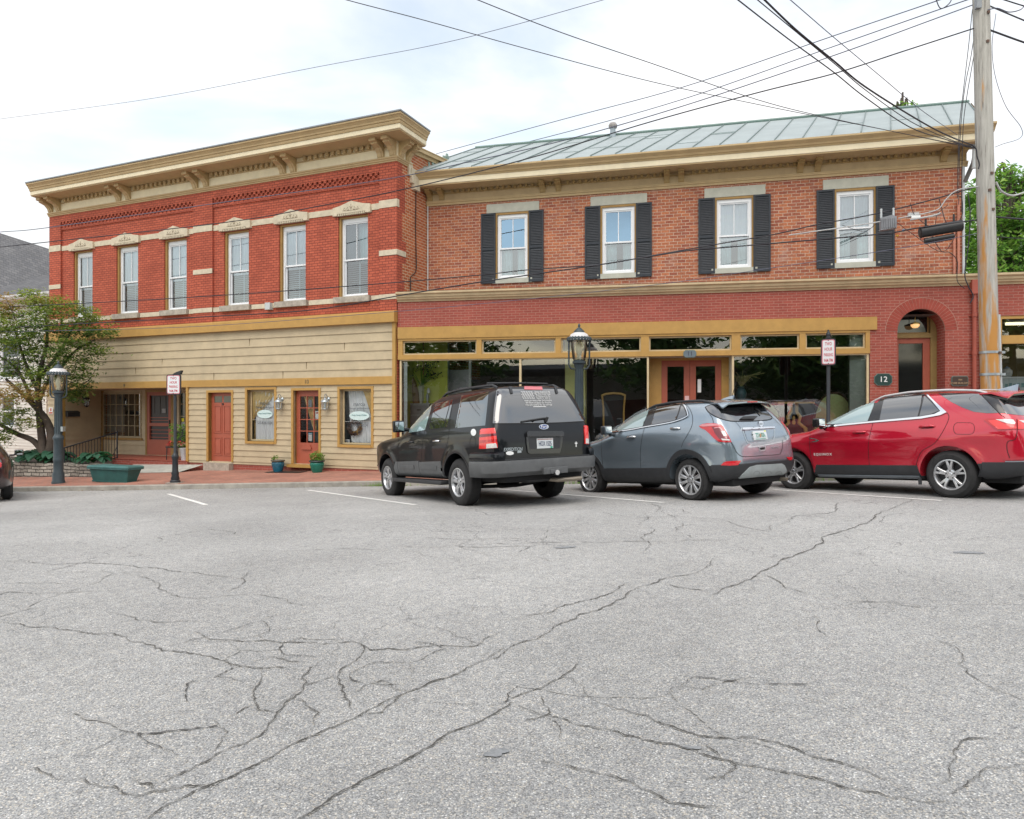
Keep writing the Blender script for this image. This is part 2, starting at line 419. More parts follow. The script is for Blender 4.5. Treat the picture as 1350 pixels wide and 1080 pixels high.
offs = [0.14, 0.6, 1.2, 2, 3, 4.5, 6, 8]
rows, uvr = [], []
for x in kx:
 yk = kerb_y(x); row = []; uvs = []
 for d in offs:
  q = Vector((x + 0.2 * d, yk + d, 0)); q.z = sz(q.x, q.y) + 0.002 if d > 0.2 else gz(x, yk) + 0.121
  row.append(q); uvs.append((q.x * 0.974 - q.y * 0.22, q.x * 0.22 + q.y * 0.974))
 rows.append(row); uvr.append(uvs)
mb.grid(rows, uvr)
tag(mb.build('pavement', M_PAVE, smooth=40), kind='structure')
M_LINE = mat('line_paint', (0.78, 0.78, 0.75), 0.8, var=0.12, scale=9, bump=0.3, bscale=120)
mb = MB()
for (a, b) in (((222, 651.5), (272, 666)), ((406, 646.5), (548, 666)), ((655, 645), (875, 663)), ((1020, 646), (1242, 660.5)), ((925, 645), (1010, 652))):
 A, Bq = ground_px(*a), ground_px(*b)
 t = (Bq - A).normalized(); s = Vector((-t.y, t.x, 0)) * 0.05
 n = 14; r1, r2 = [], []
 for i in range(n + 1):
  q = A.lerp(Bq, i / n)
  for r, sg in ((r1, 1), (r2, -1)):
   c = q + s * (sg * random.uniform(0.88, 1.05)); c.z = gz(c.x, c.y) + 0.006; r.append(c)
 mb.grid([r2, r1])
tag(mb.build('stall_lines', M_LINE), kind='structure')
M_CRACK = mat('crack_dirt', (0.085, 0.082, 0.078), 1.0, var=0.3, scale=20)
M_CRACK2 = mat('crack_edge', (0.33, 0.325, 0.31), 1.0, var=0.25, scale=40)
LZ = lambda pts: [(x * 0.5, 620 + y * 0.5) for x, y in pts]
RZ = lambda pts: [(675 + x * 0.5, 620 + y * 0.5) for x, y in pts]
CR = []
for w, pts in (
 (0.012, [(0, 400), (60, 408), (210, 425), (350, 455), (470, 480), (540, 490), (610, 513), (720, 520), (800, 525)]),
 (0.012, [(470, 425), (560, 447), (700, 450), (850, 460), (930, 452), (980, 475), (1130, 465), (1250, 465), (1350, 420)]),
 (0.012, [(890, 460), (820, 520), (800, 580), (730, 640), (690, 700), (580, 745), (480, 800), (400, 830)]),
 (0.013, [(690, 525), (670, 590), (690, 635), (730, 640)]),
 (0.013, [(960, 445), (940, 500), (890, 545), (910, 590), (930, 640)]),
 (0.020, [(1350, 612), (1280, 655), (1180, 695), (1080, 760), (960, 815), (880, 860), (800, 915), (700, 960)]),
 (0.016, [(1350, 460), (1200, 540), (1080, 585), (960, 640), (830, 700), (720, 755), (560, 830), (430, 890), (380, 930)]),
 (0.008, [(80, 785), (120, 800), (160, 820)]), (0.008, [(200, 810), (300, 835), (370, 860), (480, 830)]),
 (0.009, [(560, 660), (600, 690), (560, 745)]), (0.009, [(600, 655), (690, 615)]), (0.009, [(780, 605), (840, 640), (820, 690)]),
 (0.009, [(890, 545), (800, 570), (730, 640)]), (0.008, [(910, 600), (1010, 555), (1040, 580), (1080, 585)]), (0.008, [(700, 490), (760, 505), (820, 505)]),
 (0.011, [(0, 240), (100, 245), (250, 247), (370, 258), (470, 268), (560, 278), (650, 285)]),
 (0.009, [(330, 265), (420, 305), (520, 340), (640, 330), (750, 340), (830, 360)]),
 (0.009, [(130, 147), (330, 147), (380, 140), (450, 130), (600, 105)]), (0.009, [(600, 218), (800, 212), (950, 208), (1100, 215), (1250, 245)]),
 (0.008, [(250, 370), (360, 395), (470, 400), (600, 405)]), (0.008, [(0, 300), (90, 298), (180, 302)]), (0.008, [(650, 270), (640, 300), (600, 320)]),
 (0.010, [(350, 820), (420, 850), (560, 830)]), (0.012, [(1060, 590), (1010, 640), (960, 645)])):
 CR.append((w, LZ(pts)))
for w, pts in (
 (0.026, [(1085, 65), (950, 130), (800, 200), (700, 250), (600, 300), (520, 335)]),
 (0.014, [(540, 232), (430, 280), (300, 330), (180, 380), (100, 425), (0, 465), (-90, 510)]),
 (0.011, [(0, 390), (110, 372), (190, 345), (280, 315), (330, 290)]), (0.012, [(410, 302), (460, 312), (520, 320)]),
 (0.011, [(370, 70), (375, 160), (345, 215)]), (0.010, [(-150, 197), (0, 195), (150, 190), (300, 188), (450, 186), (590, 180)]),
 (0.016, [(-20, 612), (60, 580), (140, 540), (175, 510)]),
 (0.011, [(140, 545), (250, 620), (360, 650), (440, 685), (520, 705), (620, 705), (730, 730), (830, 765), (900, 785), (1010, 830)]),
 (0.011, [(0, 635), (100, 650), (180, 675), (340, 710), (480, 740), (560, 765), (680, 790), (780, 810), (880, 840), (1000, 865), (1180, 880)]),
 (0.009, [(60, 765), (200, 790), (300, 820), (420, 880), (600, 895)]), (0.010, [(1285, 710), (1180, 720), (1160, 770), (1130, 830)]),
 (0.010, [(1110, 447), (1165, 465), (1175, 510), (1205, 540), (1270, 580), (1350, 610)]), (0.009, [(870, 345), (1000, 350), (1100, 365)]),
 (0.009, [(660, 275), (720, 310), (780, 330)]), (0.008, [(800, 380), (805, 420), (830, 440)]), (0.008, [(440, 570), (500, 578), (560, 560), (650, 545)]),
 (0.012, [(970, 65), (850, 110), (700, 165)]), (0.009, [(70, 590), (100, 640), (30, 665)]), (0.008, [(480, 690), (590, 780), (560, 810), (490, 815)]),
 (0.008, [(1130, 855), (1200, 830), (1350, 770)]), (0.008, [(420, 95), (430, 160), (470, 190)])):
 CR.append((w, RZ(pts)))
mb = MB(); rnd = random.Random(11)
def rough(pts, amp, it):
 for _ in range(it):
  q = [pts[0]]
  for a, b in zip(pts, pts[1:]):
   d = b - a; nrm = Vector((-d.y, d.x, 0))
   q += [(a + b) / 2 + nrm * rnd.uniform(-amp, amp), b]
  pts = q; amp *= 1.1
 return pts
for w, px in CR:
 P = [ground_px(*p) for p in px]
 its = 5 if (P[0] - P[-1]).length > 2 else 4
 P = rough(P, 0.07 if w >= 0.016 else 0.12, its + 1)
 env = [rnd.choice((0.15, 0.2, 0.3, 0.6, 1.0, 1.4)) for _ in range(len(P) // 6 + 3)]
 for k, fac, dz in ((1, 2.6, 0.003), (0, 1.0, 0.0055)):
  r1, r2 = [], []
  for i, q in enumerate(P):
   t = (P[min(i + 1, len(P) - 1)] - P[max(i - 1, 0)]); t.z = 0
   if t.length < 1e-6: t = Vector((1, 0, 0))
   t.normalize(); n = Vector((-t.y, t.x, 0))
   e = env[i // 6] * (1 - (i % 6) / 6) + env[i // 6 + 1] * (i % 6) / 6
   ww = w * 0.18 * (0.22 + e) * rnd.uniform(0.5, 1.4) * fac * min(1, 0.15 + 5 * min(i, len(P) - 1 - i) / len(P))
   for r, sgn in ((r1, -1), (r2, 1)):
    c = q + n * ww * sgn * (rnd.uniform(0.3, 1.2) if k else 1); c.z = gz(c.x, c.y) + dz; r.append(c)
  mb.grid([r1, r2], mi=k)
def net(x0, x1, y0, y1, cell, keep, w):
 pts = []; nx, ny = int((x1 - x0) / cell) + 1, int((y1 - y0) / cell) + 1
 for i in range(nx):
  for j in range(ny): pts.append(Vector((x0 + (i + rnd.random()) * cell, y0 + (j + rnd.random()) * cell)))
 V, E, Fc, _a, _b, _c = delaunay_2d_cdt(pts, [], [], 0, 1e-6)
 cc, em_ = [], {}
 for k, f in enumerate(Fc):
  a, b, c = (V[i] for i in f[:3]); d = 2 * (a.x * (b.y - c.y) + b.x * (c.y - a.y) + c.x * (a.y - b.y))
  q = [v.length_squared for v in (a, b, c)]
  cc.append(Vector(((q[0] * (b.y - c.y) + q[1] * (c.y - a.y) + q[2] * (a.y - b.y)) / d, (q[0] * (c.x - b.x) + q[1] * (a.x - c.x) + q[2] * (b.x - a.x)) / d)))
  for u in range(3): em_.setdefault(frozenset((f[u], f[(u + 1) % 3])), []).append(k)
 for ks in em_.values():
  if len(ks) < 2 or rnd.random() > 0.88: continue
  a, b = cc[ks[0]], cc[ks[1]]; m = (a + b) / (2 * cell)
  if math.sin(0.9 * m.x + 1.3) + math.sin(1.15 * m.y + 0.5 * m.x + w * 900) + 0.5 * math.sin(1.9 * m.x - 1.4 * m.y) < 1.6 - 3 * keep: continue
  if (a - b).length > 2 * cell or (a - b).length < cell * 0.08: continue
  if not all(x0 - cell < q.x < x1 + cell and y0 - 0.3 < q.y < y1 + cell for q in (a, b)): continue
  P = rough([a.to_3d(), b.to_3d()], 0.10, 4); r1, r2 = [], []; e0 = rnd.uniform(0.3, 1.2)
  for i, q in enumerate(P):
   t = P[min(i + 1, len(P) - 1)] - P[max(i - 1, 0)]; t.normalize(); n = Vector((-t.y, t.x, 0)); ww = w * e0 * rnd.uniform(0.1, 1.2) * 0.75
   for r, sgn in ((r1, -1), (r2, 1)):
    c = q + n * ww * sgn; c.z = gz(c.x, c.y) + 0.0055; r.append(c)
  mb.grid([r1, r2], mi=rnd.choice((0, 1)))
net(-1.9, -0.3, 2.5, 4.7, 0.27, 0.62, 0.007)
net(-7.5, 0.5, 4.3, 8.5, 0.65, 0.32, 0.008)
net(0.3, 3.2, 2.2, 4.2, 0.5, 0.34, 0.006)
net(-1.0, 5.0, 5.5, 10.0, 0.8, 0.3, 0.006)
net(-12, 12, 4.0, 14.0, 1.3, 0.26, 0.006)
net(-2.5, 0.5, 1.9, 3.2, 0.4, 0.3, 0.005)
tag(mb.build('asphalt_cracks', [M_CRACK, M_CRACK2]), kind='structure')
mb = MB()
for x, y, r in ((655, 993, 0.035), (912, 987, 0.02), (1276, 729, 0.08), (745, 722, 0.07)):
 c = ground_px(x, y); n = 16; ph = rnd.uniform(0, 6)
 pts = []
 for k in range(n):
  a = 2 * PI * k / n; rr = r * (1 + 0.3 * math.sin(2 * a + ph) + 0.2 * rnd.uniform(-1, 1))
  q = Vector((c.x + 1.4 * rr * math.cos(a), c.y + rr * 0.8 * math.sin(a), 0)); q.z = gz(q.x, q.y) + 0.0045; pts.append(q)
 mb.face(pts)
tag(mb.build('tar_spots', mat('tar_spot', (0.24, 0.25, 0.26), 0.9, var=0.25, scale=30)), kind='structure')
M_BRICK_RED = brick_mat('brick_red_painted', (0.51, 0.125, 0.073), (0.40, 0.095, 0.057), (0.19, 0.052, 0.04), bw=0.19, bh=0.075, ms=0.008, stain=0.16)
M_BRICK_OR = brick_mat('brick_orange', (0.46, 0.165, 0.08), (0.29, 0.092, 0.06), (0.50, 0.36, 0.27), bw=0.215, bh=0.083, ms=0.008, stain=0.18, var=0.45, wash=(0.50, 0.33, 0.27, 0.5))
M_BRICK_SIDE = brick_mat('brick_old_orange', (0.50, 0.15, 0.06), (0.38, 0.10, 0.045), (0.55, 0.40, 0.27), bh=0.083, ms=0.010, stain=0.2, var=0.4)
M_BRICK_LOW = brick_mat('brick_dull_red', (0.37, 0.095, 0.07), (0.31, 0.078, 0.06), (0.42, 0.22, 0.175), bh=0.068, bw=0.215, ms=0.006, stain=0.14, var=0.2)
M_OCHRE = mat('ochre_paint', (0.47, 0.275, 0.075), 0.55, var=0.10, scale=4, bump=0.05)
M_OCHRE_DK = mat('ochre_trim', (0.34, 0.20, 0.06), 0.6, var=0.12, scale=5)
M_TAN = mat('tan_cornice', (0.49, 0.36, 0.19), 0.6, var=0.10, scale=3)
M_BELT = mat('belt_tan', (0.52, 0.41, 0.25), 0.65, var=0.16, scale=3)
M_CREAM = mat('cream_paint', (0.78, 0.69, 0.49), 0.6, var=0.08, scale=3)
M_SIDING = mat('siding_tan', (0.51, 0.42, 0.275), 0.6, var=0.12, scale=2.2, bump=0.05, bscale=30)
M_STONE = mat('lintel_stone', (0.60, 0.53, 0.40), 0.85, var=0.16, scale=7, bump=0.35, bscale=45)
M_STONE_DK = mat('sill_stone', (0.40, 0.36, 0.30), 0.9, var=0.3, scale=8, bump=0.4, bscale=45)
M_LINTEL_GR = mat('lintel_grey', (0.46, 0.46, 0.39), 0.85, var=0.1, scale=5, bump=0.15)
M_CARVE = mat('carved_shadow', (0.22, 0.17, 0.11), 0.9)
M_VINYL = mat('white_window_frame', (0.80, 0.82, 0.84), 0.4, var=0.03)
M_DOOR = mat('door_terracotta', (0.40, 0.105, 0.062), 0.45, var=0.07, scale=3)
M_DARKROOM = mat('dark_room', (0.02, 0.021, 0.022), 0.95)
M_BLACK = mat('black_metal', (0.02, 0.021, 0.023), 0.45, var=0.2)
M_BRASS = mat('brass', (0.6, 0.42, 0.15), 0.35, metal=0.8)
M_CURT_W = mat('sheer_white', (0.88, 0.90, 0.92), 0.9, var=0.05)
M_CURT_B = mat('sheer_blue', (0.80, 0.88, 0.93), 0.9, var=0.05)
M_CURT_TEAL = mat('curtain_teal', (0.45, 0.62, 0.63), 0.9, var=0.12)
M_BLIND = mat('blind_teal', (0.40, 0.53, 0.56), 0.7, var=0.1)
M_BLIND_DK = mat('blind_dark', (0.12, 0.16, 0.18), 0.7, var=0.1)
M_GOLD = mat('curtain_gold', (0.72, 0.52, 0.22), 0.85, var=0.18, scale=18)
M_GLASS = glass_mat('window_glass', (0.87, 0.93, 0.96), 0.17)
M_GLASS_LOW = glass_mat('display_glass', (0.96, 0.98, 0.98), 0.0, ior=1.35)
M_GLASS_MIR = glass_mat('window_glass_mirror', (0.55, 0.66, 0.72), 0.30, spec_tint=(0.55, 0.78, 1.0))  # blue of the mirrored sky put into the pane's reflection colour
M_GLASS_CLR = glass_mat('shop_glass', (0.92, 0.95, 0.94), 0.11)
M_ROOFMET = mat('roof_metal', (0.315, 0.36, 0.365), 0.6, var=0.10, scale=1.2, spec=0.4)
M_GUTTER = mat('gutter_grey', (0.25, 0.27, 0.29), 0.5, var=0.1)
M_PAPER = mat('paper_white', (0.80, 0.82, 0.82), 0.7, var=0.03)
M_INK = mat('ink_dark', (0.05, 0.05, 0.06), 0.8)
def wall_holes(mb, F, u0, u1, z0, z1, holes, d, reveal=0.2, zf=None):
 us = sorted({u0, u1, *[h[0] for h in holes], *[h[1] for h in holes]})
 zs = sorted({z0, z1, *[h[2] for h in holes], *[h[3] for h in holes]})
 us = [u for u in us if u0 <= u <= u1]; zs = [z for z in zs if z0 <= z <= z1]
 for a, b in zip(us, us[1:]):
  for c, e in zip(zs, zs[1:]):
   m, n = (a + b) / 2, (c + e) / 2
   if any(h[0] < m < h[1] and h[2] < n < h[3] for h in holes): continue
   mb.face([F.p(a, d, c), F.p(b, d, c), F.p(b, d, e), F.p(a, d, e)], [(a, c), (b, c), (b, e), (a, e)])
 for h in holes:
  a, b, c, e = h[:4]; r = d - reveal
  mb.face([F.p(a, d, c), F.p(a, d, e), F.p(a, r, e), F.p(a, r, c)], [(0, c), (0, e), (reveal, e), (reveal, c)])
  mb.face([F.p(b, d, e), F.p(b, d, c), F.p(b, r, c), F.p(b, r, e)], [(0, e), (0, c), (reveal, c), (reveal, e)])
  mb.face([F.p(a, d, e), F.p(b, d, e), F.p(b, r, e), F.p(a, r, e)], [(a, 0), (b, 0), (b, reveal), (a, reveal)])
  mb.face([F.p(b, d, c), F.p(a, d, c), F.p(a, r, c), F.p(b, r, c)], [(b, 0), (a, 0), (a, reveal), (b, reveal)])
def lap_siding(mb, F, u0, u1, z0, z1, pitch, d, holes=(), thick=0.024):
 z = z1; rr = random.Random(int(abs(u0 * 100)) + 5)
 while z > z0 + 1e-4:
  zb = max(z0, z - pitch)
  j = rr.uniform(-0.004, 0.004)
  cuts = sorted({zb, z, *[c for h in holes for c in (h[2], h[3]) if zb < c < z]})
  for c, e in zip(cuts, cuts[1:]):
   m = (c + e) / 2
   segs = [(u0, u1)]
   for h in holes:
    if h[2] < m < h[3]:
     ns = []
     for a, b in segs:
      if h[1] <= a or h[0] >= b: ns.append((a, b)); continue
      if h[0] > a: ns.append((a, h[0]))
      if h[1] < b: ns.append((h[1], b))
     segs = ns
   dd = lambda q: d + 0.003 + (thick + j) * (z - q) / pitch
   for a, b in segs:
    mb.face([F.p(a, dd(c), c), F.p(b, dd(c), c), F.p(b, dd(e), e), F.p(a, dd(e), e)], [(a, c), (b, c), (b, e), (a, e)])
    if c == zb: mb.face([F.p(a, d, c), F.p(b, d, c), F.p(b, dd(c), c), F.p(a, dd(c), c)])
  z = zb
def frame_ring(mb, F, u0, u1, z0, z1, w, d0, d1, wb=None, wt=None):
 wb = w if wb is None else wb; wt = w if wt is None else wt
 mb.box(F, u0, u0 + w, d0, d1, z0, z1); mb.box(F, u1 - w, u1, d0, d1, z0, z1)
 mb.box(F, u0 + w, u1 - w, d0, d1, z0, z0 + wb); mb.box(F, u0 + w, u1 - w, d0, d1, z1 - wt, z1)
def curtain_mesh(F, u0, u1, z0, z1, d, amp=0.025, folds=5, shape=None, seed=0):
 mb = MB(); r = random.Random(seed); ph = r.uniform(0, 6); n = 40
 rows = []
 for i in range(13):
  t = i / 12; row = []
  for j in range(n + 1):
   s = j / n
   a, b = (shape(t) if shape else (0.0, 1.0))
   u = u0 + (u1 - u0) * (a + (b - a) * s)
   dd = amp * (math.sin(2 * PI * folds * s + ph + 0.5 * math.sin(5 * s)) + 0.4 * math.sin(2 * PI * folds * 2.3 * s + ph))
   row.append(F.p(u, d + dd, z1 + (z0 - z1) * t))
  rows.append(row)
 mb.grid(rows)
 return mb
def blind_mesh(F, u0, u1, z0, z1, d, pitch=0.06, tilt=0.6):
 mb = MB(); z = z1
 while z > z0 + 0.02:
  mb.face([F.p(u0, d + 0.018, z - pitch * tilt), F.p(u1, d + 0.018, z - pitch * tilt), F.p(u1, d - 0.018, z), F.p(u0, d - 0.018, z)])
  z -= pitch
 mb.box(F, u0 + (u1 - u0) * 0.48, u0 + (u1 - u0) * 0.52 + 0.01, d + 0.02, d + 0.03, z0, z1)
 return mb
def sash_window(parent, F, u0, u1, z0, z1, d, zr, muntin=True, upper='sheer', lower='blind', seed=0, fw=0.055, head=0.12, glass_u=None):
 """white double-hung window filling u0..u1, z0..z1, front face at d"""
 mb = MB()
 frame_ring(mb, F, u0, u1, z0, z1, fw, d - 0.09, d, wb=0.06, wt=head)
 i0, i1 = u0 + fw, u1 - fw
 zt = z1 - head
 frame_ring(mb, F, i0, i1, zr - 0.02, zt, 0.035, d - 0.06, d - 0.02, wb=0.045)     # upper sash, outside
 frame_ring(mb, F, i0, i1, z0 + 0.06, zr + 0.025, 0.035, d - 0.1, d - 0.062, wb=0.05, wt=0.045)
 if muntin:
  mb.box(F, (i0 + i1) / 2 - 0.011, (i0 + i1) / 2 + 0.011, d - 0.05, d - 0.028, zr + 0.02, zt - 0.03)
 w = mb.build('window', M_VINYL, parent)
 g = MB(); g.face([F.p(i0, d - 0.04, zr), F.p(i1, d - 0.04, zr), F.p(i1, d - 0.04, zt), F.p(i0, d - 0.04, zt)])
 g.build('pane', glass_u or M_GLASS, w)
 g = MB(); g.face([F.p(i0, d - 0.08, z0 + 0.06), F.p(i1, d - 0.08, z0 + 0.06), F.p(i1, d - 0.08, zr), F.p(i0, d - 0.08, zr)])
 g.build('pane', M_GLASS, w)
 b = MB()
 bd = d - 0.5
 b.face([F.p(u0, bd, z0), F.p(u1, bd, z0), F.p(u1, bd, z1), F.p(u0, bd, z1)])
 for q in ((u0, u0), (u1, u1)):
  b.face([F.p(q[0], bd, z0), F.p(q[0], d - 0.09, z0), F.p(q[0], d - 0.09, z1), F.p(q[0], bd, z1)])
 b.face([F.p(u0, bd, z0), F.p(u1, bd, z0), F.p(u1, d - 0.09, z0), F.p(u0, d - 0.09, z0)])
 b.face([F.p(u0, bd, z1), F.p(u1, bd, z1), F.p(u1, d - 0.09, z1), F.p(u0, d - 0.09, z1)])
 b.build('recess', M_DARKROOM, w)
 if upper == 'sheer':
  curtain_mesh(F, i0, i1, zr - 0.1, zt, d - 0.10, 0.012, 6, seed=seed).build('curtain', M_CURT_B, w, smooth=60)
 elif upper == 'sheer_right':
  curtain_mesh(F, i0 + (i1 - i0) * 0.45, i1, zr - 0.1, zt, d - 0.2, 0.02, 4, seed=seed).build('curtain', M_CURT_TEAL, w, smooth=60)
  curtain_mesh(F, i0, i0 + (i1 - i0) * 0.5, zr - 0.1, zt - (zt - zr) * 0.45, d - 0.17, 0.02, 3, seed=seed + 1).build('curtain', M_BLIND_DK, w, smooth=60)
 if lower == 'blind':
  blind_mesh(F, i0, i1, z0 + 0.06, zr, d - 0.2).build('blind', M_BLIND, w)
 elif lower == 'blind_dark':
  blind_mesh(F, i0, i1, z0 + 0.06, zr, d - 0.2, tilt=0.35).build('blind', M_BLIND, w)
 elif lower == 'teal':
  wdt = i1 - i0
  curtain_mesh(F, i0, i0 + wdt * 0.42, z0, zr, d - 0.2, 0.02, 4, seed=seed).build('curtain', M_CURT_TEAL, w, smooth=60)
  curtain_mesh(F, i0 + wdt * 0.64, i1, z0, zr, d - 0.2, 0.02, 3, seed=seed + 1).build('curtain', M_CURT_TEAL, w, smooth=60)
 return w
def bracket(mb, F, uc, zt, zb, depth, w=0.2):
 """scrolled cornice bracket"""
 h = zt - zb
 prof = [(0, zb), (0.10 * depth, zb), (0.16 * depth, zb + 0.10 * h), (0.22 * depth, zb + 0.32 * h), (0.42 * depth, zb + 0.55 * h), (0.72 * depth, zb + 0.66 * h),
   (0.80 * depth, zb + 0.68 * h), (0.80 * depth, zb + 0.78 * h), (depth, zb + 0.80 * h), (depth, zt), (0, zt)]
 mb.sweep(F, prof, uc - w / 2, uc + w / 2)
 ins = [(d + 0.014 if 0 < d < depth else d, z) for d, z in prof]
 mb.sweep(F, [(max(0, d - 0.0) , z) for d, z in ins[:8]] + [(0, zb + 0.78 * h)], uc - w / 5, uc + w / 5)
FL = Frame(17.53, 0.414)
UL, UR = FL.u(65), FL.u(523)
CORN = FL.p(UR, 0, 0)
FLS = Frame(0, 0, origin=(CORN.x, CORN.y), U=(0.49, 1))
LB = thing('brick_building', 'red painted two-storey brick building with tan clapboard shopfront and bracketed cream cornice', 'building', loc=FL.p((UL + UR) / 2, 0, -1.9), rotz=math.atan2(FL.U.y, FL.U.x))
WIN = []
for x0, x1 in ((97, 122), (153.5, 182), (216.5, 246), (295.5, 328), (368, 403), (446, 485)):
 WIN.append((FL.u(x0, -0.06), FL.u(x1, -0.06)))
ZW0, ZW1 = 3.2, 5.53
mb = MB()
wall_holes(mb, FL, UL, UR, 2.4, 6.63, [(a, b, ZW0, ZW1) for a, b in WIN], -0.06, 0.2)
pil = [(UL, FL.u(80)), (FL.u(255), FL.u(280)), (FL.u(500), UR)]
for a, b in pil:
 mb.box(FL, a + (0.002 if a == UL else 0), b - (0.002 if b == UR else 0), -0.06, 0.0, 2.42, 6.63)
mb.box(FL, UL, UR, -0.3, 0.0, 6.63, 6.9)
for a, b in ((pil[0][1], pil[1][0]), (pil[1][1], pil[2][0])):
 mb.box(FL, a, b, -0.06, -0.02, 6.34, 6.41)
 u, k = a + 0.06, 0
 while u < b - 0.08:
  mb.box(FL, u, u + 0.095, -0.06, -0.002, 6.555, 6.63)
  mb.box(FL, u + 0.08, u + 0.175, -0.06, -0.02, 6.485, 6.552)
  mb.box(FL, u, u + 0.095, -0.06, -0.035, 6.415, 6.482)
  u += 0.175
mb.build('brick_front', M_BRICK_RED, LB)
mb = MB()
toe = [(3.0, 0.36), (3.62, 0.36), (3.62, 0.26), (4.1, 0.26), (4.1, 0.44), (4.72, 0.44), (4.72, 0.26), (5.5, 0.26), (5.5, 0.4), (6.6, 0.4), (6.6, 0.26), (7.3, 0.26)]
for i in range(0, len(toe) - 1, 1):
 (z0, a), (z1, b) = toe[i], toe[i + 1]
 if z1 > z0:
  mb.face([FLS.p(0, 0, z0), FLS.p(a, 0, z0), FLS.p(a, 0, z1), FLS.p(0, 0, z1)], [(0, z0), (a, z0), (a, z1), (0, z1)])
mb.face([FLS.p(0, 0, -2.2), FLS.p(0.36, 0, -2.2), FLS.p(0.36, 0, 3.0), FLS.p(0, 0, 3.0)], [(0, -2.2), (0.36, -2.2), (0.36, 3), (0, 3)])
mb.build('painted_quoin', M_BRICK_RED, LB)
mb = MB()
for i in range(0, len(toe) - 1, 1):
 (z0, a), (z1, b) = toe[i], toe[i + 1]
 if z1 > z0:
  e = 1.3
  mb.face([FLS.p(a, 0, z0), FLS.p(e, 0, z0), FLS.p(e, 0, z1), FLS.p(a, 0, z1)], [(a, z0), (e, z0), (e, z1), (a, z1)])
mb.face([FLS.p(1.3, 0, 1.0), FLS.p(12, 0, 1.0), FLS.p(12, 0, 8.3), FLS.p(1.3, 0, 7.38)], [(1.3, 1), (12, 1), (12, 8.3), (1.3, 7.38)])
mb.face([FLS.p(0.26, 0, 7.3), FLS.p(1.3, 0, 7.3), FLS.p(1.3, 0, 7.38), FLS.p(0.26, 0, 7.30001)], [(0.26, 7.3), (1.3, 7.3), (1.3, 7.38), (0.26, 7.3)])
B0, B1, B2 = FLS.p(12, 0, 0), FLS.p(12, 0, 0) - Vector((FL.U.x, FL.U.y, 0)) * (UR - UL), FL.p(UL, 0, 0)
def vwall(mb, a, b, z0, z1):
 ln = (b - a).length
 mb.face([(a.x, a.y, z0), (b.x, b.y, z0), (b.x, b.y, z1), (a.x, a.y, z1)], [(0, z0), (ln, z0), (ln, z1), (0, z1)])
vwall(mb, B0, B1, -2.5, 7.9); vwall(mb, B1, B2, -2.6, 7.2)
mb.build('brick_side', M_BRICK_SIDE, LB)
mb = MB()
mb.face([FL.p(UL, -0.3, 7.3), FL.p(UR, -0.3, 7.3), (B0.x, B0.y, 7.6), (B1.x, B1.y, 7.6)])
mb.build('roof', M_GUTTER, LB)
mb = MB()
for (z0, z1, d) in ((0.0, 0.10, 0.05), (0.10, 0.2, 0.13), (0.2, 0.225, 0.15)):
 a, b = 0.66, 12
 za, zb = 7.30, 8.26
 P = lambda u, dd, z: FLS.p(u, dd, z)
 v = [P(a, -0.05, za + z0), P(b, -0.05, zb + z0), P(b, d, zb + z0), P(a, d, za + z0), P(a, -0.05, za + z1), P(b, -0.05, zb + z1), P(b, d, zb + z1), P(a, d, za + z1)]
 for f in ((0, 1, 2, 3), (7, 6, 5, 4), (3, 2, 6, 7), (0, 3, 7, 4)): mb.face([v[i] for i in f])
mb.build('rake_trim', M_TAN, LB)
def stone_block(*boxes):
 mb = MB()
 for F, a, b, d0, d1, z0, z1 in boxes: mb.box(F, a, b, d0, d1, z0, z1)
 mb.build('stone_block', M_STONE, LB)
for a, b in ((UL, pil[0][1]), (pil[1][0], pil[1][1])):
 for z0, z1 in ((5.61, 5.82), (4.28, 4.43), (3.06, 3.2)): stone_block((FL, a, b, -0.06, 0.018, z0, z1))
for z0, z1, w in ((5.61, 5.82, 0.1), (4.28, 4.43, 0.42), (3.06, 3.2, 0.1)):
 stone_block((FL, pil[2][0], UR + 0.012, -0.06, 0.018, z0, z1), (FLS, 0.0, w, 0.0, 0.018, z0, z1))
edges = [pil[0][1]] + [q for a, b in WIN[:3] for q in (a - 0.13, b + 0.13)] + [pil[1][0], pil[1][1]] + [q for a, b in WIN[3:] for q in (a - 0.13, b + 0.13)] + [pil[2][0]]
for a, b in zip(edges[0::2], edges[1::2]):
 stone_block((FL, a, b, -0.06, -0.035, 5.61, 5.78)); stone_block((FL, a, b, -0.06, -0.03, 3.06, 3.2))
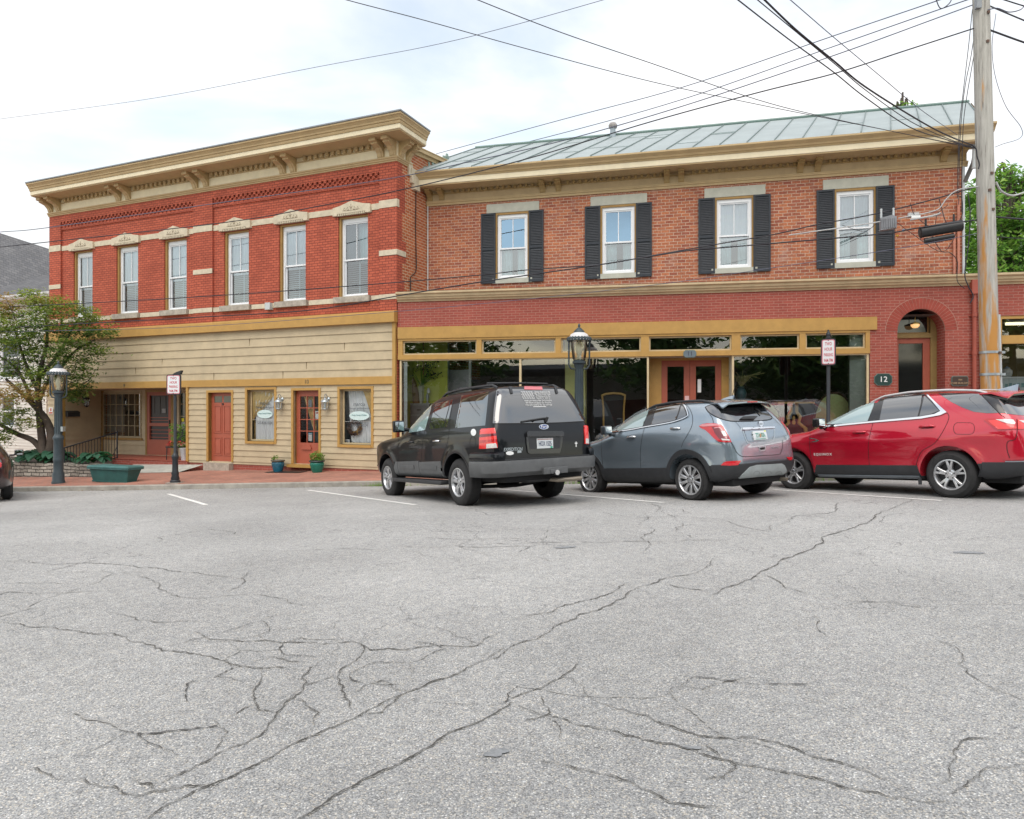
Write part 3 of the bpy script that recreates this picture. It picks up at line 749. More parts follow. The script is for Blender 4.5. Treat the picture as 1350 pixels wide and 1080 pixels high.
for i, (a, b) in enumerate(WIN):
 d = -0.17
 w = sash_window(LB, FL, a + 0.07, b, ZW0 + 0.02, ZW1 - 0.05, d, 4.3, muntin=True, upper='sheer_right' if i == 5 else 'sheer', lower='blind_dark' if i in (3, 5) else 'blind', seed=i)
 j = MB()
 j.box(FL, a + 0.003, a + 0.07, -0.24, -0.1, ZW0 + 0.02, ZW1 - 0.003); j.box(FL, a + 0.07, b - 0.003, -0.24, -0.1, ZW1 - 0.05, ZW1 - 0.003)
 j.build('jamb', M_OCHRE_DK, w)
 s = MB(); s.box(FL, a - 0.1, b + 0.1, -0.2, 0.05, 3.05, 3.2 + 0.018); s.build('sill', M_STONE_DK, w)
 h = MB(); uc = (a + b) / 2; hw = (b - a) / 2 + 0.13
 h.prism(FL, [(uc - hw, 5.55), (uc - hw + 0.16, 5.55), (uc - hw + 0.16, 5.60), (uc + hw - 0.16, 5.60), (uc + hw - 0.16, 5.55), (uc + hw, 5.55), (uc + hw, 5.78), (uc + hw - 0.25, 5.82), (uc, 5.93), (uc - hw + 0.25, 5.82), (uc - hw, 5.78)], -0.06, 0.035)
 n = 14
 for k in range(n):
  q = uc - hw + 0.17 + (2 * hw - 0.34) * (k + 0.15) / n
  h.box(FL, q, q + (2 * hw - 0.34) / n * 0.6, -0.055, 0.03, 5.54, 5.598)
 hood = h.build('hood', M_STONE, w)
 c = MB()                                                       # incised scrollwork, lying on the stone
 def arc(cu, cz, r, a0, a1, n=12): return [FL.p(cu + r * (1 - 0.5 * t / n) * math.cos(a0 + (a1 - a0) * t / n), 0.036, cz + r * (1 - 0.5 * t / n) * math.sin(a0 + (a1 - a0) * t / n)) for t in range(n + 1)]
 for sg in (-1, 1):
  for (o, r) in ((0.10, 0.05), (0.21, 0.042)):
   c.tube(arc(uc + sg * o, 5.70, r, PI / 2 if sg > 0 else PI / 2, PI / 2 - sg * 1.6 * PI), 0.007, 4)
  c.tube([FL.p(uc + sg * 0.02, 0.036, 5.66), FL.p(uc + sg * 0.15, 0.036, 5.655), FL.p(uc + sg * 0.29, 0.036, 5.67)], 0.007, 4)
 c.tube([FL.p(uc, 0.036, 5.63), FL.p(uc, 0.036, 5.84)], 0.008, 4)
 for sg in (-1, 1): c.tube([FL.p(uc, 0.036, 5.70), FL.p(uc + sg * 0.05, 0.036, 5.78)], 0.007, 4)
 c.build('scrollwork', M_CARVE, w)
CA = 0.53 / 0.7
def Cmit(d, z): return FL.p(UR + CA * d, d, z)
def Cend(d, z): return FLS.p(0.68, CA * d, z)
def cornice_run(mb, prof):
 mb.sweep(FL, prof, UL - 0.02, UR, caps=True, m0=-0.55, m1=CA) if False else None
 n = len(prof)
 kL = (FL.u(34, 0.86) - UL) / 0.86; u0 = lambda d: UL - 0.01 + kL * max(d, 0)
 for i in range(n):
  (a, za), (b, zb) = prof[i], prof[(i + 1) % n]
  mb.face([FL.p(u0(a), a, za), FL.p(u0(b), b, zb), Cmit(b, zb), Cmit(a, za)][::-1])
  mb.face([Cmit(a, za), Cmit(b, zb), Cend(b, zb), Cend(a, za)][::-1])
 mb.face([Cend(d, z) for d, z in prof]); mb.face([FL.p(u0(d), d, z) for d, z in reversed(prof)])
mb = MB(); cornice_run(mb, [(0.0, 6.985), (0.022, 6.985), (0.022, 7.40), (0.0, 7.40)]); mb.build('frieze', M_CREAM, LB)
mb = MB()
cornice_run(mb, [(0.0, 6.86), (0.03, 6.86), (0.03, 6.89), (0.06, 6.905), (0.06, 6.935), (0.09, 6.95), (0.09, 6.984), (0.0, 6.984)])
cornice_run(mb, [(0.0, 7.402), (0.66, 7.402), (0.66, 7.43), (0.0, 7.43)])
cornice_run(mb, [(0.0, 7.562), (0.725, 7.562), (0.74, 7.60), (0.74, 7.63), (0.77, 7.64), (0.78, 7.68), (0.83, 7.73), (0.86, 7.745), (0.86, 7.785), (0.0, 7.80)])
mb.build('cornice', M_TAN, LB)
mb = MB(); cornice_run(mb, [(0.0, 7.431), (0.68, 7.431), (0.70, 7.44), (0.70, 7.56), (0.0, 7.56)])
mb.build('fascia', M_CREAM, LB)
mb = MB(); cornice_run(mb, [(0.5, 7.802), (0.87, 7.79), (0.89, 7.80), (0.89, 7.83), (0.5, 7.83)]); mb.build('gutter', M_GUTTER, LB)
mb = MB(); bl = []
for x in (61, 71, 151, 163.5, 252.5, 266.5, 368, 382, 498, 514): bl.append(FL.u(x, 0.2))
u = UL + 0.5
d_ = MB()
while u < UR - 0.3:
 if all(abs(u - q) > 0.2 for q in bl): d_.box(FL, u, u + 0.1, 0.022, 0.11, 7.28, 7.40)
 u += 0.2
d_.box(FL, UL, UR, 0.022, 0.045, 7.25, 7.28)
d_.build('dentils', M_TAN, LB)
for q in bl:
 b = MB(); bracket(b, FL, q, 7.401, 6.985, 0.5, 0.2); b.build('bracket', M_TAN, LB)
for q in (0.16, 0.5):
 b = MB(); bracket(b, FLS, q, 7.401, 6.985, 0.4, 0.2); b.build('bracket', M_TAN, LB)
ZB = -1.68
PU0, PU1 = FL.u(83.5), FL.u(247.5)                    # porch opening
D1 = (FL.u(276), FL.u(306.5), -1.62, 0.53); D2 = (FL.u(388), FL.u(421.5), -1.6, 0.56)
W7 = (FL.u(327), FL.u(363), -0.96, 0.60); W8 = (FL.u(449), FL.u(490.5), -1.0, 0.58)
mb = MB(); mb.sweep(FL, [(-0.06, 2.41), (0.17, 2.41), (0.17, 2.68), (0.16, 2.70), (-0.06, 2.76)], UL - 0.05, UR + 0.02); mb.build('beam', M_OCHRE, LB)
mb = MB()
mb.box(FL, FL.u(64), UR - 0.005, 0.0, 0.085, 0.71, 0.92)
mb.box(FL, UR - 0.1, UR, 0.0, 0.075, ZB, 0.71); mb.box(FL, UR - 0.1, UR, 0.0, 0.075, 0.92, 2.41)
mb.box(FL, FL.u(80.5), FL.u(83.5), -0.1, 0.075, -2.0, 0.71)
mb.box(FL, FL.u(247.5), FL.u(250), -0.1, 0.075, ZB, 0.71)
mb.build('trim_boards', M_OCHRE, LB)
HOL = [D1, D2, W7, W8]
mb = MB()
lap_siding(mb, FL, FL.u(64), UR - 0.1, 0.92, 2.41, 0.255, 0.02)
lap_siding(mb, FL, FL.u(250), UR - 0.1, ZB, 0.71, 0.178, 0.02, HOL)
lap_siding(mb, FL, FL.u(64), FL.u(80.5), -2.0, 0.71, 0.178, 0.02)
wall_holes(mb, FL, FL.u(248.6), UR, ZB, 0.71, HOL, 0.018, 0.16)
wall_holes(mb, FL, FL.u(64), UR, 0.715, 2.405, [], 0.019, 0.1)
wall_holes(mb, FL, FL.u(64), FL.u(80.5), -2.2, 0.71, [], 0.018, 0.1)
PD = -1.45
FPL = Frame(0, 0, origin=FL.p(PU0, 0, 0).xy, U=(-FL.N.x, -FL.N.y))    # left return, faces right
lap_siding(mb, FPL, 0.06, 1.45, -1.65, 0.71, 0.2, 0.0)
PW = (FL.u(136, PD), FL.u(187, PD), -1.03, 0.62); PDR = (FL.u(194.5, PD), FL.u(226, PD), -1.62, 0.62); PSL = (FL.u(236, PD), FL.u(252, PD), -1.1, 0.62)
FB = Frame(0, 0, origin=FL.p(0, PD, 0).xy, U=FL.U)
lap_siding(mb, FB, PU0, PU1 + 0.2, -1.65, 0.71, 0.2, 0.0, [PW, PDR, PSL])
mb.face([FL.p(PU1, 0.0, -1.7), FL.p(PU1, PD, -1.7), FL.p(PU1, PD, 0.71), FL.p(PU1, 0.0, 0.71)])
mb.face([FL.p(PU0, 0.0, 0.71), FL.p(PU1, 0.0, 0.71), FL.p(PU1, PD, 0.71), FL.p(PU0, PD, 0.71)])
mb.build('clapboards', M_SIDING, LB)
mb = MB()
for x, z in ((283, 0.985), (374, 0.96), (215, 1.5), (455, 1.75), (330, 2.0), (405, 1.25), (180, 1.24)):
 mb.box(FL, FL.u(x), FL.u(x) + 0.008, 0.03, 0.0465, z - 0.06, z + 0.17)
mb.build('butt_joints', mat('joint_dark_brown', (0.20, 0.15, 0.09), 0.9), LB)  # dark brown strips mark the butt joints between boards
mb = MB()
mb.box(FL, FL.u(250), UR, -0.05, 0.012, -2.3, ZB)
mb.box(FL, PU0 - 0.3, FL.u(250), PD, 0.10, -2.5, -1.655)
mb.build('brick_base', M_BRICK_LOW, LB)
mb = MB(); mb.box(FL, PU0, FL.u(249), PD, 0.12, -1.655, -1.635); mb.build('porch_floor', mat('porch_tile', (0.33, 0.09, 0.06), 0.5, var=0.2, scale=8), LB)
mb = MB(); mb.box(FL, D1[0] - 0.05, D1[1] + 0.05, -0.1, 0.2, -2.2, -1.66); mb.build('door_step', M_STONE_DK, LB)
mb = MB(); mb.box(FL, D2[0] - 0.1, D2[1] + 0.07, -0.1, 0.22, -1.69, -1.61); mb.build('door_step', M_OCHRE, LB)
def casing(F, r, w, d0, d1, bottom=True):
 mb = MB(); a, b, c, e = r
 mb.box(F, a - w, a, d0, d1, c - (w if bottom else 0), e + w); mb.box(F, b, b + w, d0, d1, c - (w if bottom else 0), e + w)
 mb.box(F, a, b, d0, d1, e, e + w)
 if bottom: mb.box(F, a - 0.0, b, d0, d1 + 0.02, c - w, c)
 return mb
a, b, c, e = D1
m = MB(); m.box(FL, a, b, -0.13, -0.09, c, e)
def panel(mb, F, u0, u1, z0, z1, d):
 frame_ring(mb, F, u0, u1, z0, z1, 0.025, d, d + 0.016)
 mb.box(F, u0 + 0.06, u1 - 0.06, d, d + 0.014, z0 + 0.06, z1 - 0.06)
uw = b - a
for s in (0, 1):
 q0 = a + uw * (0.13 + 0.41 * s); q1 = q0 + uw * 0.33
 panel(m, FL, q0, q1, c + 0.18, c + 0.75, -0.09); panel(m, FL, q0, q1, c + 0.88, c + 1.75, -0.09)
door = m.build('door', M_DOOR, LB)
for s in (0, 1):
 q0 = a + uw * (0.13 + 0.41 * s); q1 = q0 + uw * 0.33
 g = MB(); g.box(FL, q0, q1, -0.09, -0.084, c + 1.84, c + 2.04); g.build('pane', mat('door_glass_dark', (0.03, 0.05, 0.05), 0.08, spec=0.8), door)
g = MB(); g.lathe(FL.p((a + b) / 2, -0.08, c + 1.79), [(0.03, 0), (0.03, 0.02)], 10, M=Matrix.Rotation(PI / 2, 4, 'X')); g.build('knocker', M_BLACK, door)
casing(FL, D1, 0.07, -0.1, 0.06, False).build('casing', M_OCHRE, door)
a, b, c, e = D2
m = MB(); uw = b - a
gz0, gz1, gu0, gu1 = c + 0.62, e - 0.17, a + 0.13, b - 0.035
m.box(FL, a, b, -0.14, -0.10, c, gz0); m.box(FL, a, b, -0.14, -0.10, gz1, e); m.box(FL, a, gu0, -0.14, -0.10, gz0, gz1); m.box(FL, gu1, b, -0.14, -0.10, gz0, gz1)
for k in (1, 2): m.box(FL, gu0 + (gu1 - gu0) * k / 3 - 0.012, gu0 + (gu1 - gu0) * k / 3 + 0.012, -0.13, -0.098, gz0, gz1)
for k in (1, 2, 3): m.box(FL, gu0, gu1, -0.13, -0.096, gz0 + (gz1 - gz0) * k / 4 - 0.012, gz0 + (gz1 - gz0) * k / 4 + 0.012)
m.box(FL, a + 0.22, a + 0.55, -0.10, -0.06, c + 0.42, c + 0.5); m.box(FL, a + 0.24, a + 0.53, -0.10, -0.075, c + 0.5, c + 0.56)
door = m.build('door', M_DOOR, LB)
g = MB(); g.face([FL.p(gu0, -0.12, gz0), FL.p(gu1, -0.12, gz0), FL.p(gu1, -0.12, gz1), FL.p(gu0, -0.12, gz1)]); g.build('pane', M_GLASS_LOW, door)
curtain_mesh(FL, gu0, gu1, gz0 + (gz1 - gz0) * 0.25, gz1, -0.24, 0.02, 4, shape=lambda t: (0.02 + 0.5 * t, 0.5 + 0.25 * t * 0.6)).build('curtain', M_GOLD, door, smooth=60)
g = MB(); g.box(FL, gu0 - 0.1, gu1 + 0.05, -0.6, -0.55, gz0, gz1); g.build('recess', mat('dim_room', (0.10, 0.12, 0.13), 0.9, var=0.5, scale=4), door)
def sheet(F, u0, u1, z0, z1, d, m, name, parent):
 g = MB(); g.box(F, u0, u1, d - 0.004, d, z0, z1); return g.build(name, m, parent)
cu = lambda i, j: (gu0 + (gu1 - gu0) * i / 3, gz0 + (gz1 - gz0) * j / 4)
for (i, j, q) in ((1, 0, (0.03, 0.16, 0.05, 0.24)), (2, 2, (0.03, 0.16, 0.02, 0.25)), (1, 3, (0.03, 0.15, 0.02, 0.24))):
 u_, z_ = cu(i, j); sheet(FL, u_ + q[0], u_ + q[1], z_ + q[2], z_ + q[3], -0.128, M_PAPER if j != 3 else mat('poster_grey', (0.2, 0.22, 0.24), 0.7, var=0.5, scale=25), 'notice', door)
u_, z_ = cu(2, 2); sheet(FL, u_ + 0.06, u_ + 0.13, z_ + 0.17, z_ + 0.22, -0.125, mat('sticker_red', (0.5, 0.12, 0.08), 0.6), 'notice', door)
u_, z_ = cu(1, 0); sheet(FL, u_ + 0.03, u_ + 0.16, z_ + 0.25, z_ + 0.29, -0.128, mat('sticker_blue', (0.35, 0.6, 0.75), 0.6), 'notice', door)
casing(FL, D2, 0.07, -0.1, 0.06, False).build('casing', M_OCHRE, door)
M_SILVER = mat('silver_lamp', (0.42, 0.47, 0.50), 0.35, metal=0.6)
for wi, r in enumerate((W7, W8)):
 a, b, c, e = r
 m = casing(FL, r, 0.075, -0.1, 0.055, True)
 win = m.build('window', M_OCHRE, LB)
 m = MB(); frame_ring(m, FL, a + 0.003, b - 0.003, c + 0.003, e - 0.003, 0.05, -0.14, -0.10); m.build('sash', mat('sash_tan', (0.55, 0.44, 0.26), 0.6), win)
 g = MB(); g.face([FL.p(a, -0.12, c), FL.p(b, -0.12, c), FL.p(b, -0.12, e), FL.p(a, -0.12, e)]); g.build('pane', M_GLASS_LOW, win)
 g = MB(); g.box(FL, a - 0.1, b + 0.1, -0.62, -0.6, c, e); g.box(FL, a - 0.01, a - 0.003, -0.6, -0.15, c, e); g.box(FL, b + 0.003, b + 0.01, -0.6, -0.15, c, e); g.build('recess', mat('dim_room2', (0.16, 0.19, 0.21), 0.9, var=0.4, scale=4), win)
 if wi == 0:
  curtain_mesh(FL, a + 0.02, b, c + 0.05, e, -0.165, 0.015, 7, shape=lambda t: (0.15, 1.0), seed=4).build('curtain', M_CURT_W, win, smooth=60)
  curtain_mesh(FL, a, b, c + 0.62, e, -0.145, 0.012, 6, shape=lambda t: (0.03, max(0.12, 0.92 - 0.9 * t ** 1.3)), seed=3).build('curtain', M_GOLD, win, smooth=60)
  curtain_mesh(FL, a, b, c, c + 0.62, -0.27, 0.015, 3, shape=lambda t: (0.0, 0.16 - 0.1 * t), seed=3).build('curtain', M_GOLD, win, smooth=60)
 else:
  curtain_mesh(FL, a, b, c + 0.05, e, -0.27, 0.015, 7, shape=lambda t: (0.05 + 0.1 * t, 0.75 + 0.2 * t), seed=6).build('curtain', M_CURT_W, win, smooth=60)
  curtain_mesh(FL, a, b, c + 0.7, e, -0.145, 0.012, 6, shape=lambda t: (0.60 + 0.32 * t ** 0.8, 0.98), seed=8).build('curtain', M_GOLD, win, smooth=60)
 uc, zc, R = (a + b) / 2 + 0.02, c + 0.82, 0.30 if wi == 0 else 0.34
 g = MB(); g.face([FL.p(uc + R * math.cos(t * PI / 16), -0.116, zc + 0.13 * math.sin(t * PI / 16)) for t in range(32)])
 g.build('oval_sign', mat('sign_mint', (0.62, 0.78, 0.78), 0.6, var=0.03), win)
 M_LET = mat('lettering_grey', (0.10, 0.12, 0.14), 0.7)
 x, z = FL.U.to_3d(), Vector((0, 0, 1))
 put_text('lettering', 'marcia', 0.15, FL.p(uc, -0.114, zc + 0.33), x, z, M_LET, win, 0.001)
 put_text('lettering', 'Massage and Bodywork', 0.075, FL.p(uc, -0.114, zc + 0.21), x, z, M_LET, win, 0.001)
 put_text('lettering', 'Massage Therapy & Wellness', 0.06, FL.p(uc, -0.112, zc + 0.02), x, z, mat('lettering_teal', (0.16, 0.32, 0.33), 0.7), win, 0.001, sx=0.72)
 put_text('lettering', '513-836-1024', 0.12, FL.p(uc, -0.114, zc - 0.27), x, z, M_LET, win, 0.001, sx=0.85)
 sheet(FL, a, b, zc - 0.17, zc - 0.165, -0.118, M_PAPER, 'sash_line', win)
for n_, (x, y) in (('10', (404, 503.5)), ('9', (163.5, 509.0))):
 u_, z_ = FL.at(x, y, 0.09)
 put_text('house_number', n_, 0.17, FL.p(u_, 0.089, z_), FL.U.to_3d(), (0, 0, 1), mat('number_grey', (0.16, 0.13, 0.08), 0.6), LB, 0.004)
a, b, c, e = PW
m = MB(); frame_ring(m, FB, a, b, c, e, 0.06, -0.05, 0.035)
for k in range(1, 6): m.box(FB, a + 0.05 + (b - a - 0.1) * k / 6 - 0.011, a + 0.05 + (b - a - 0.1) * k / 6 + 0.011, -0.03, 0.0, c + 0.05, e - 0.05)
for k in range(1, 4): m.box(FB, a + 0.05, b - 0.05, -0.028, 0.002, c + 0.05 + (e - c - 0.1) * k / 4 - 0.011, c + 0.05 + (e - c - 0.1) * k / 4 + 0.011)
win = m.build('window', mat('porch_window_tan', (0.40, 0.33, 0.21), 0.6), LB)
g = MB(); g.face([FB.p(a, -0.02, c), FB.p(b, -0.02, c), FB.p(b, -0.02, e), FB.p(a, -0.02, e)]); g.build('pane', M_GLASS, win)
g = MB(); g.box(FB, a, b, -0.9, -0.88, c, e); g.build('recess', M_DARKROOM, win)
curtain_mesh(FB, a + 0.05, a + (b - a) * 0.48, c + 0.2, e, -0.12, 0.01, 4, seed=2).build('curtain', mat('porch_curtain', (0.22, 0.20, 0.17), 0.9, var=0.2, scale=10), win, smooth=60)
a, b, c, e = PDR
m = MB(); frame_ring(m, FB, a, b, c, e, 0.12, -0.06, 0.02, wb=0.55, wt=0.12)
m.box(FB, a + 0.12, b - 0.12, -0.06, 0.021, c + 1.03, c + 1.14)
for k in (0.62, 0.75, 0.88, 1.22, 1.32): m.box(FB, a + 0.12, b - 0.12, -0.03, 0.0, c + k, c + k + 0.022)
m.box(FB, a + 0.14, b - 0.14, -0.02, 0.03, c + 0.1, c + 0.45)
door = m.build('screen_door', M_DOOR, LB)
g = MB(); g.box(FB, a + 0.1, b - 0.1, -0.06, -0.04, c + 0.5, e - 0.1); g.build('screen', mat('door_screen', (0.035, 0.03, 0.033), 0.4), door)
g = MB(); frame_ring(g, FB, a + 0.3, b - 0.3, c + 1.45, e - 0.15, 0.02, -0.04, -0.03); g.box(FB, (a + b) / 2 - 0.012, (a + b) / 2 + 0.012, -0.04, -0.03, c + 1.45, e - 0.15); g.build('muntins', mat('muntin_dim', (0.09, 0.085, 0.08), 0.7), door)
g = MB(); g.box(FB, b - 0.06, b - 0.03, 0.02, 0.06, c + 0.95, c + 1.25); g.build('handle', M_BLACK, door)
sheet(FB, (a + b) / 2 + 0.1, (a + b) / 2 + 0.28, c + 1.5, c + 1.65, -0.02, mat('notice_grey', (0.35, 0.36, 0.38), 0.7, var=0.4, scale=30), 'notice', door)
casing(FB, PDR, 0.08, -0.02, 0.03, False).build('casing', M_OCHRE_DK, door)
a, b, c, e = PSL
m = MB(); frame_ring(m, FB, a, b, c, e, 0.05, -0.05, 0.035)
for k in range(1, 2): m.box(FB, (a + b) / 2 - 0.015, (a + b) / 2 + 0.015, -0.03, 0.0, c + 0.05, e - 0.05)
for k in range(1, 4): m.box(FB, a + 0.05, b - 0.05, -0.028, 0.002, c + (e - c) * k / 4 - 0.011, c + (e - c) * k / 4 + 0.011)
win = m.build('window', mat('porch_window_tan', (0.40, 0.33, 0.21), 0.6), LB)
g = MB(); g.box(FB, a, b, -0.08, -0.04, c, e); g.build('pane', mat('door_glass_dark', (0.03, 0.05, 0.05), 0.08, spec=0.8), win)
sheet(FB, a + 0.1, a + 0.22, c + 0.68, c + 0.80, -0.02, mat('sticker_yellow', (0.75, 0.7, 0.03), 0.6), 'notice', win)
sheet(FB, a + 0.09, a + 0.27, c + 0.46, c + 0.66, -0.02, mat('notice_grey', (0.35, 0.36, 0.38), 0.7, var=0.4, scale=30), 'notice', win)
m = MB(); m.box(FB, PU0 + 0.0, PU0 + 0.1, 0.0, 0.04, -1.63, 0.7); m.box(FB, PW[0] - 0.07, PW[0], 0.0, 0.04, -1.1, 0.69); m.box(FB, PW[0] - 0.07, PW[1] + 0.07, 0.0, 0.06, PW[2] - 0.08, PW[2]); m.box(FB, PDR[1] + 0.09, PDR[1] + 0.2, 0.0, 0.035, -1.6, 0.7)
m.build('porch_trim', M_OCHRE_DK, LB)
def carriage_lamp(label, F, u, z, d, h, m, name='wall_lantern', group=None):
 t = thing(name, label, 'wall lamp', loc=F.p(u, d, z), rotz=math.atan2(F.U.y, F.U.x), group=group)
 p = F.p(u, d + 0.15, z)
 g = MB(); g.lathe(F.p(u, d + 0.01, z + h * 0.18), [(0.001, -0.02), (0.06, -0.02), (0.06, 0.0), (0.02, 0.03)], 14, M=Matrix(((F.U.x, 0, F.N.x), (F.U.y, 0, F.N.y), (0, 1, 0))).to_4x4())
 g.tube([F.p(u, d + 0.02, z + h * 0.18), F.p(u, d + 0.05, z + h * 0.36), F.p(u, d + 0.11, z + h * 0.5), F.p(u, d + 0.16, z + h * 0.44), F.p(u, d + 0.15, z + h * 0.22)], 0.013, 8)
 g.build('arm', m, t, smooth=50)
 g = MB(); g.lathe(p, [(0.02, h * 0.25), (0.03, h * 0.2), (0.06, h * 0.16), (0.115, h * 0.04), (0.12, 0.0), (0.11, 0.0)], 16); g.build('hood', m, t, smooth=50)
 g = MB(); g.lathe(p, [(0.10, 0.0), (0.075, -h * 0.42)], 12, cap=False); g.build('glass', glass_mat('lantern_glass', (0.8, 0.84, 0.85), 0.08), t, smooth=50)
 g = MB()
 for k in range(6):
  a_ = PI / 3 * k; c_, s_ = math.cos(a_), math.sin(a_)
  g.tube([p + Vector((0.102 * c_, 0.102 * s_, 0)), p + Vector((0.078 * c_, 0.078 * s_, -h * 0.42))], 0.007, 5)
 g.lathe(p, [(0.081, -h * 0.42), (0.085, -h * 0.45), (0.04, -h * 0.5), (0.02, -h * 0.55)], 16)
 g.build('cage', m, t, smooth=50)
 g = MB(); g.lathe(p, [(0.012, -h * 0.35), (0.03, -h * 0.2), (0.012, -h * 0.05)], 10); g.build('bulb', M_PAPER, t, smooth=60)
 return t
for x, lab in ((371.5, 'grey carriage lantern on the clapboards between the curtained window and the glazed orange door'), (432.5, 'grey carriage lantern on the clapboards between the glazed orange door and the wreath window')):
 u_, z_ = FL.at(x, 530, 0.05); carriage_lamp(lab, FL, u_, z_, 0.04, 0.46, M_SILVER, group='grey lanterns by the glazed door')
u_ = FPL.u(111, 0.05); z_ = FPL.z(111, 527, 0.05)
carriage_lamp('black coach lantern on the porch wall above the mailbox', FPL, u_, z_, 0.03, 0.5, M_BLACK)
u0_, u1_ = FPL.u(87, 0.05), FPL.u(103, 0.05); z1_, z0_ = FPL.z(95, 542, 0.05), FPL.z(95, 549.5, 0.05)
t = thing('mailbox', 'flat black mailbox on the porch wall below the black lantern', 'mailbox', loc=FPL.p((u0_ + u1_) / 2, 0.03, z0_))
g = MB(); g.sweep(FPL, [(0.028, z0_), (0.15, z0_), (0.15, z1_ - 0.05), (0.028, z1_)], u0_, u1_); g.build('box', M_BLACK, t)
g = MB(); g.sweep(FPL, [(0.028, z1_), (0.155, z1_ - 0.05), (0.16, z1_ - 0.045), (0.028, z1_ + 0.012)], u0_ - 0.01, u1_ + 0.01); g.build('lid', M_BLACK, t)
u_, z_ = FL.at(67.5, 541, 0.05)
t = thing('alarm_notice', 'small white and red notice on the corner of the clapboard front', 'notice', loc=FL.p(u_, 0.05, z_))
g = MB(); g.box(FL, u_ - 0.12, u_ + 0.1, 0.048, 0.058, z_ - 0.14, z_ + 0.1); g.build('board', M_PAPER, t)
g = MB(); g.box(FL, u_ - 0.1, u_ + 0.08, 0.058, 0.062, z_ - 0.12, z_ - 0.06); g.box(FL, u_ - 0.04, u_ + 0.03, 0.058, 0.062, z_ - 0.03, z_ + 0.07); g.build('print', mat('sticker_red', (0.5, 0.08, 0.06), 0.6), t)
u_, z_ = FL.at(354.5, 404, 0.02)
t = thing('junction_box', 'small pale junction box on the brick under the stone belt', 'junction box', loc=FL.p(u_, 0.0, z_))
g = MB(); g.box(FL, u_ - 0.09, u_ + 0.09, -0.06, 0.08, z_ - 0.1, z_ + 0.1); g.build('case', mat('pale_grey', (0.5, 0.53, 0.54), 0.5), t)
g = MB(); g.box(FL, u_ - 0.095, u_ + 0.095, 0.08, 0.092, z_ - 0.105, z_ + 0.105); g.build('cover', mat('pale_grey', (0.5, 0.53, 0.54), 0.5), t)
uc, zc = FL.at(467.5, 564, -0.2)
t = thing('twig_wreath', 'brown twig wreath hanging in the shop window right of the glazed door', 'wreath', loc=FL.p(uc, -0.2, zc))
for ring, mm, n_, seed in (('twigs', mat('twig_brown', (0.10, 0.05, 0.03), 0.9, var=0.4, scale=20), 60, 1), ('gold_leaves', mat('leaf_gold', (0.45, 0.24, 0.04), 0.8, var=0.4), 16, 2)):
 r = random.Random(seed); g = MB()
 for k in range(n_):
  a0 = r.uniform(0, 2 * PI) if seed == 1 else r.uniform(-1.9, 0.3); R = r.uniform(0.12, 0.23); pts = []
  ln = 1.3 if seed == 1 else 0.3
  for q in range(7):
   aa = a0 + ln * q / 6; pts.append(FL.p(uc + (R + 0.02 * math.sin(q * 2 + k)) * math.cos(aa), -0.19 + 0.03 * math.sin(q + k), zc + (R + 0.02 * math.cos(q + k)) * math.sin(aa)))
  g.tube(pts, 0.010 if seed == 1 else 0.015, 4)
 g.build(ring, mm, t)
u_, z_ = FL.at(457, 585, -0.2)
t = thing('picture_frame', 'small white framed picture standing at the bottom left of the wreath window', 'picture frame', loc=FL.p(u_, -0.2, z_))
g = MB(); frame_ring(g, FL, u_ - 0.11, u_ + 0.11, z_ - 0.12, z_ + 0.12, 0.025, -0.21, -0.18); g.build('frame', M_VINYL, t)
g = MB(); g.box(FL, u_ - 0.085, u_ + 0.085, -0.205, -0.195, z_ - 0.095, z_ + 0.095); g.build('picture', mat('notice_grey', (0.35, 0.36, 0.38), 0.7, var=0.4, scale=30), t)
F2 = Frame(19.60, 0.2416)                            # upper wall
F1 = Frame(18.27, 0.181)                             # shopfront, one storey, built out to the pavement
U2L, U2R = F2.u(563), F2.u(1272)
C2 = F2.p(U2R, 0, 0)
SD = Vector((0.555, 1)).normalized()
RB = thing('shop_building', 'orange brick building with black shutters and metal roof over a long ochre framed shopfront', 'building', loc=F2.p((U2L + U2R) / 2, 0, -1.6), rotz=math.atan2(F2.U.y, F2.U.x))
Z2B, Z2T = 2.9, 6.05
SW = []
for x0, x1, yt, yb in ((655, 696.5, 279, 367), (793, 837.5, 269.5, 361), (944, 992, 260.5, 354), (1101.5, 1153, 248, 346.5)):
 a, b = F2.u(x0), F2.u(x1); xm = (x0 + x1) / 2
 SW.append((a, b, F2.z(xm, yb), F2.z(xm, yt)))
zt_ = sum(w[3] for w in SW) / 4; zb_ = sum(w[2] for w in SW) / 4
SW = [(a, b, zb_, zt_) for a, b, _, _ in SW]
mb = MB(); wall_holes(mb, F2, U2L - 0.3, U2R, Z2B - 0.6, Z2T + 0.6, SW, 0.0, 0.15); mb.build('brick_front', M_BRICK_OR, RB)
mb = MB()
F2S = Frame(0, 0, origin=(C2.x, C2.y), U=SD)
mb.face([F2S.p(0, 0, 1.0), F2S.p(6, 0, 1.0), F2S.p(6, 0, 8.6), F2S.p(3, 0, 8.6), F2S.p(0, 0, 6.7)], [(0, 1), (6, 1), (6, 8.6), (3, 8.6), (0, 6.7)])
bk0, bk1 = F2S.p(6, 0, 0), F2S.p(6, 0, 0) - F2.U.to_3d() * (U2R - U2L + 2)
vwall(mb, bk0, bk1, -2, 6.8)
mb.build('brick_side', M_BRICK_OR, RB)
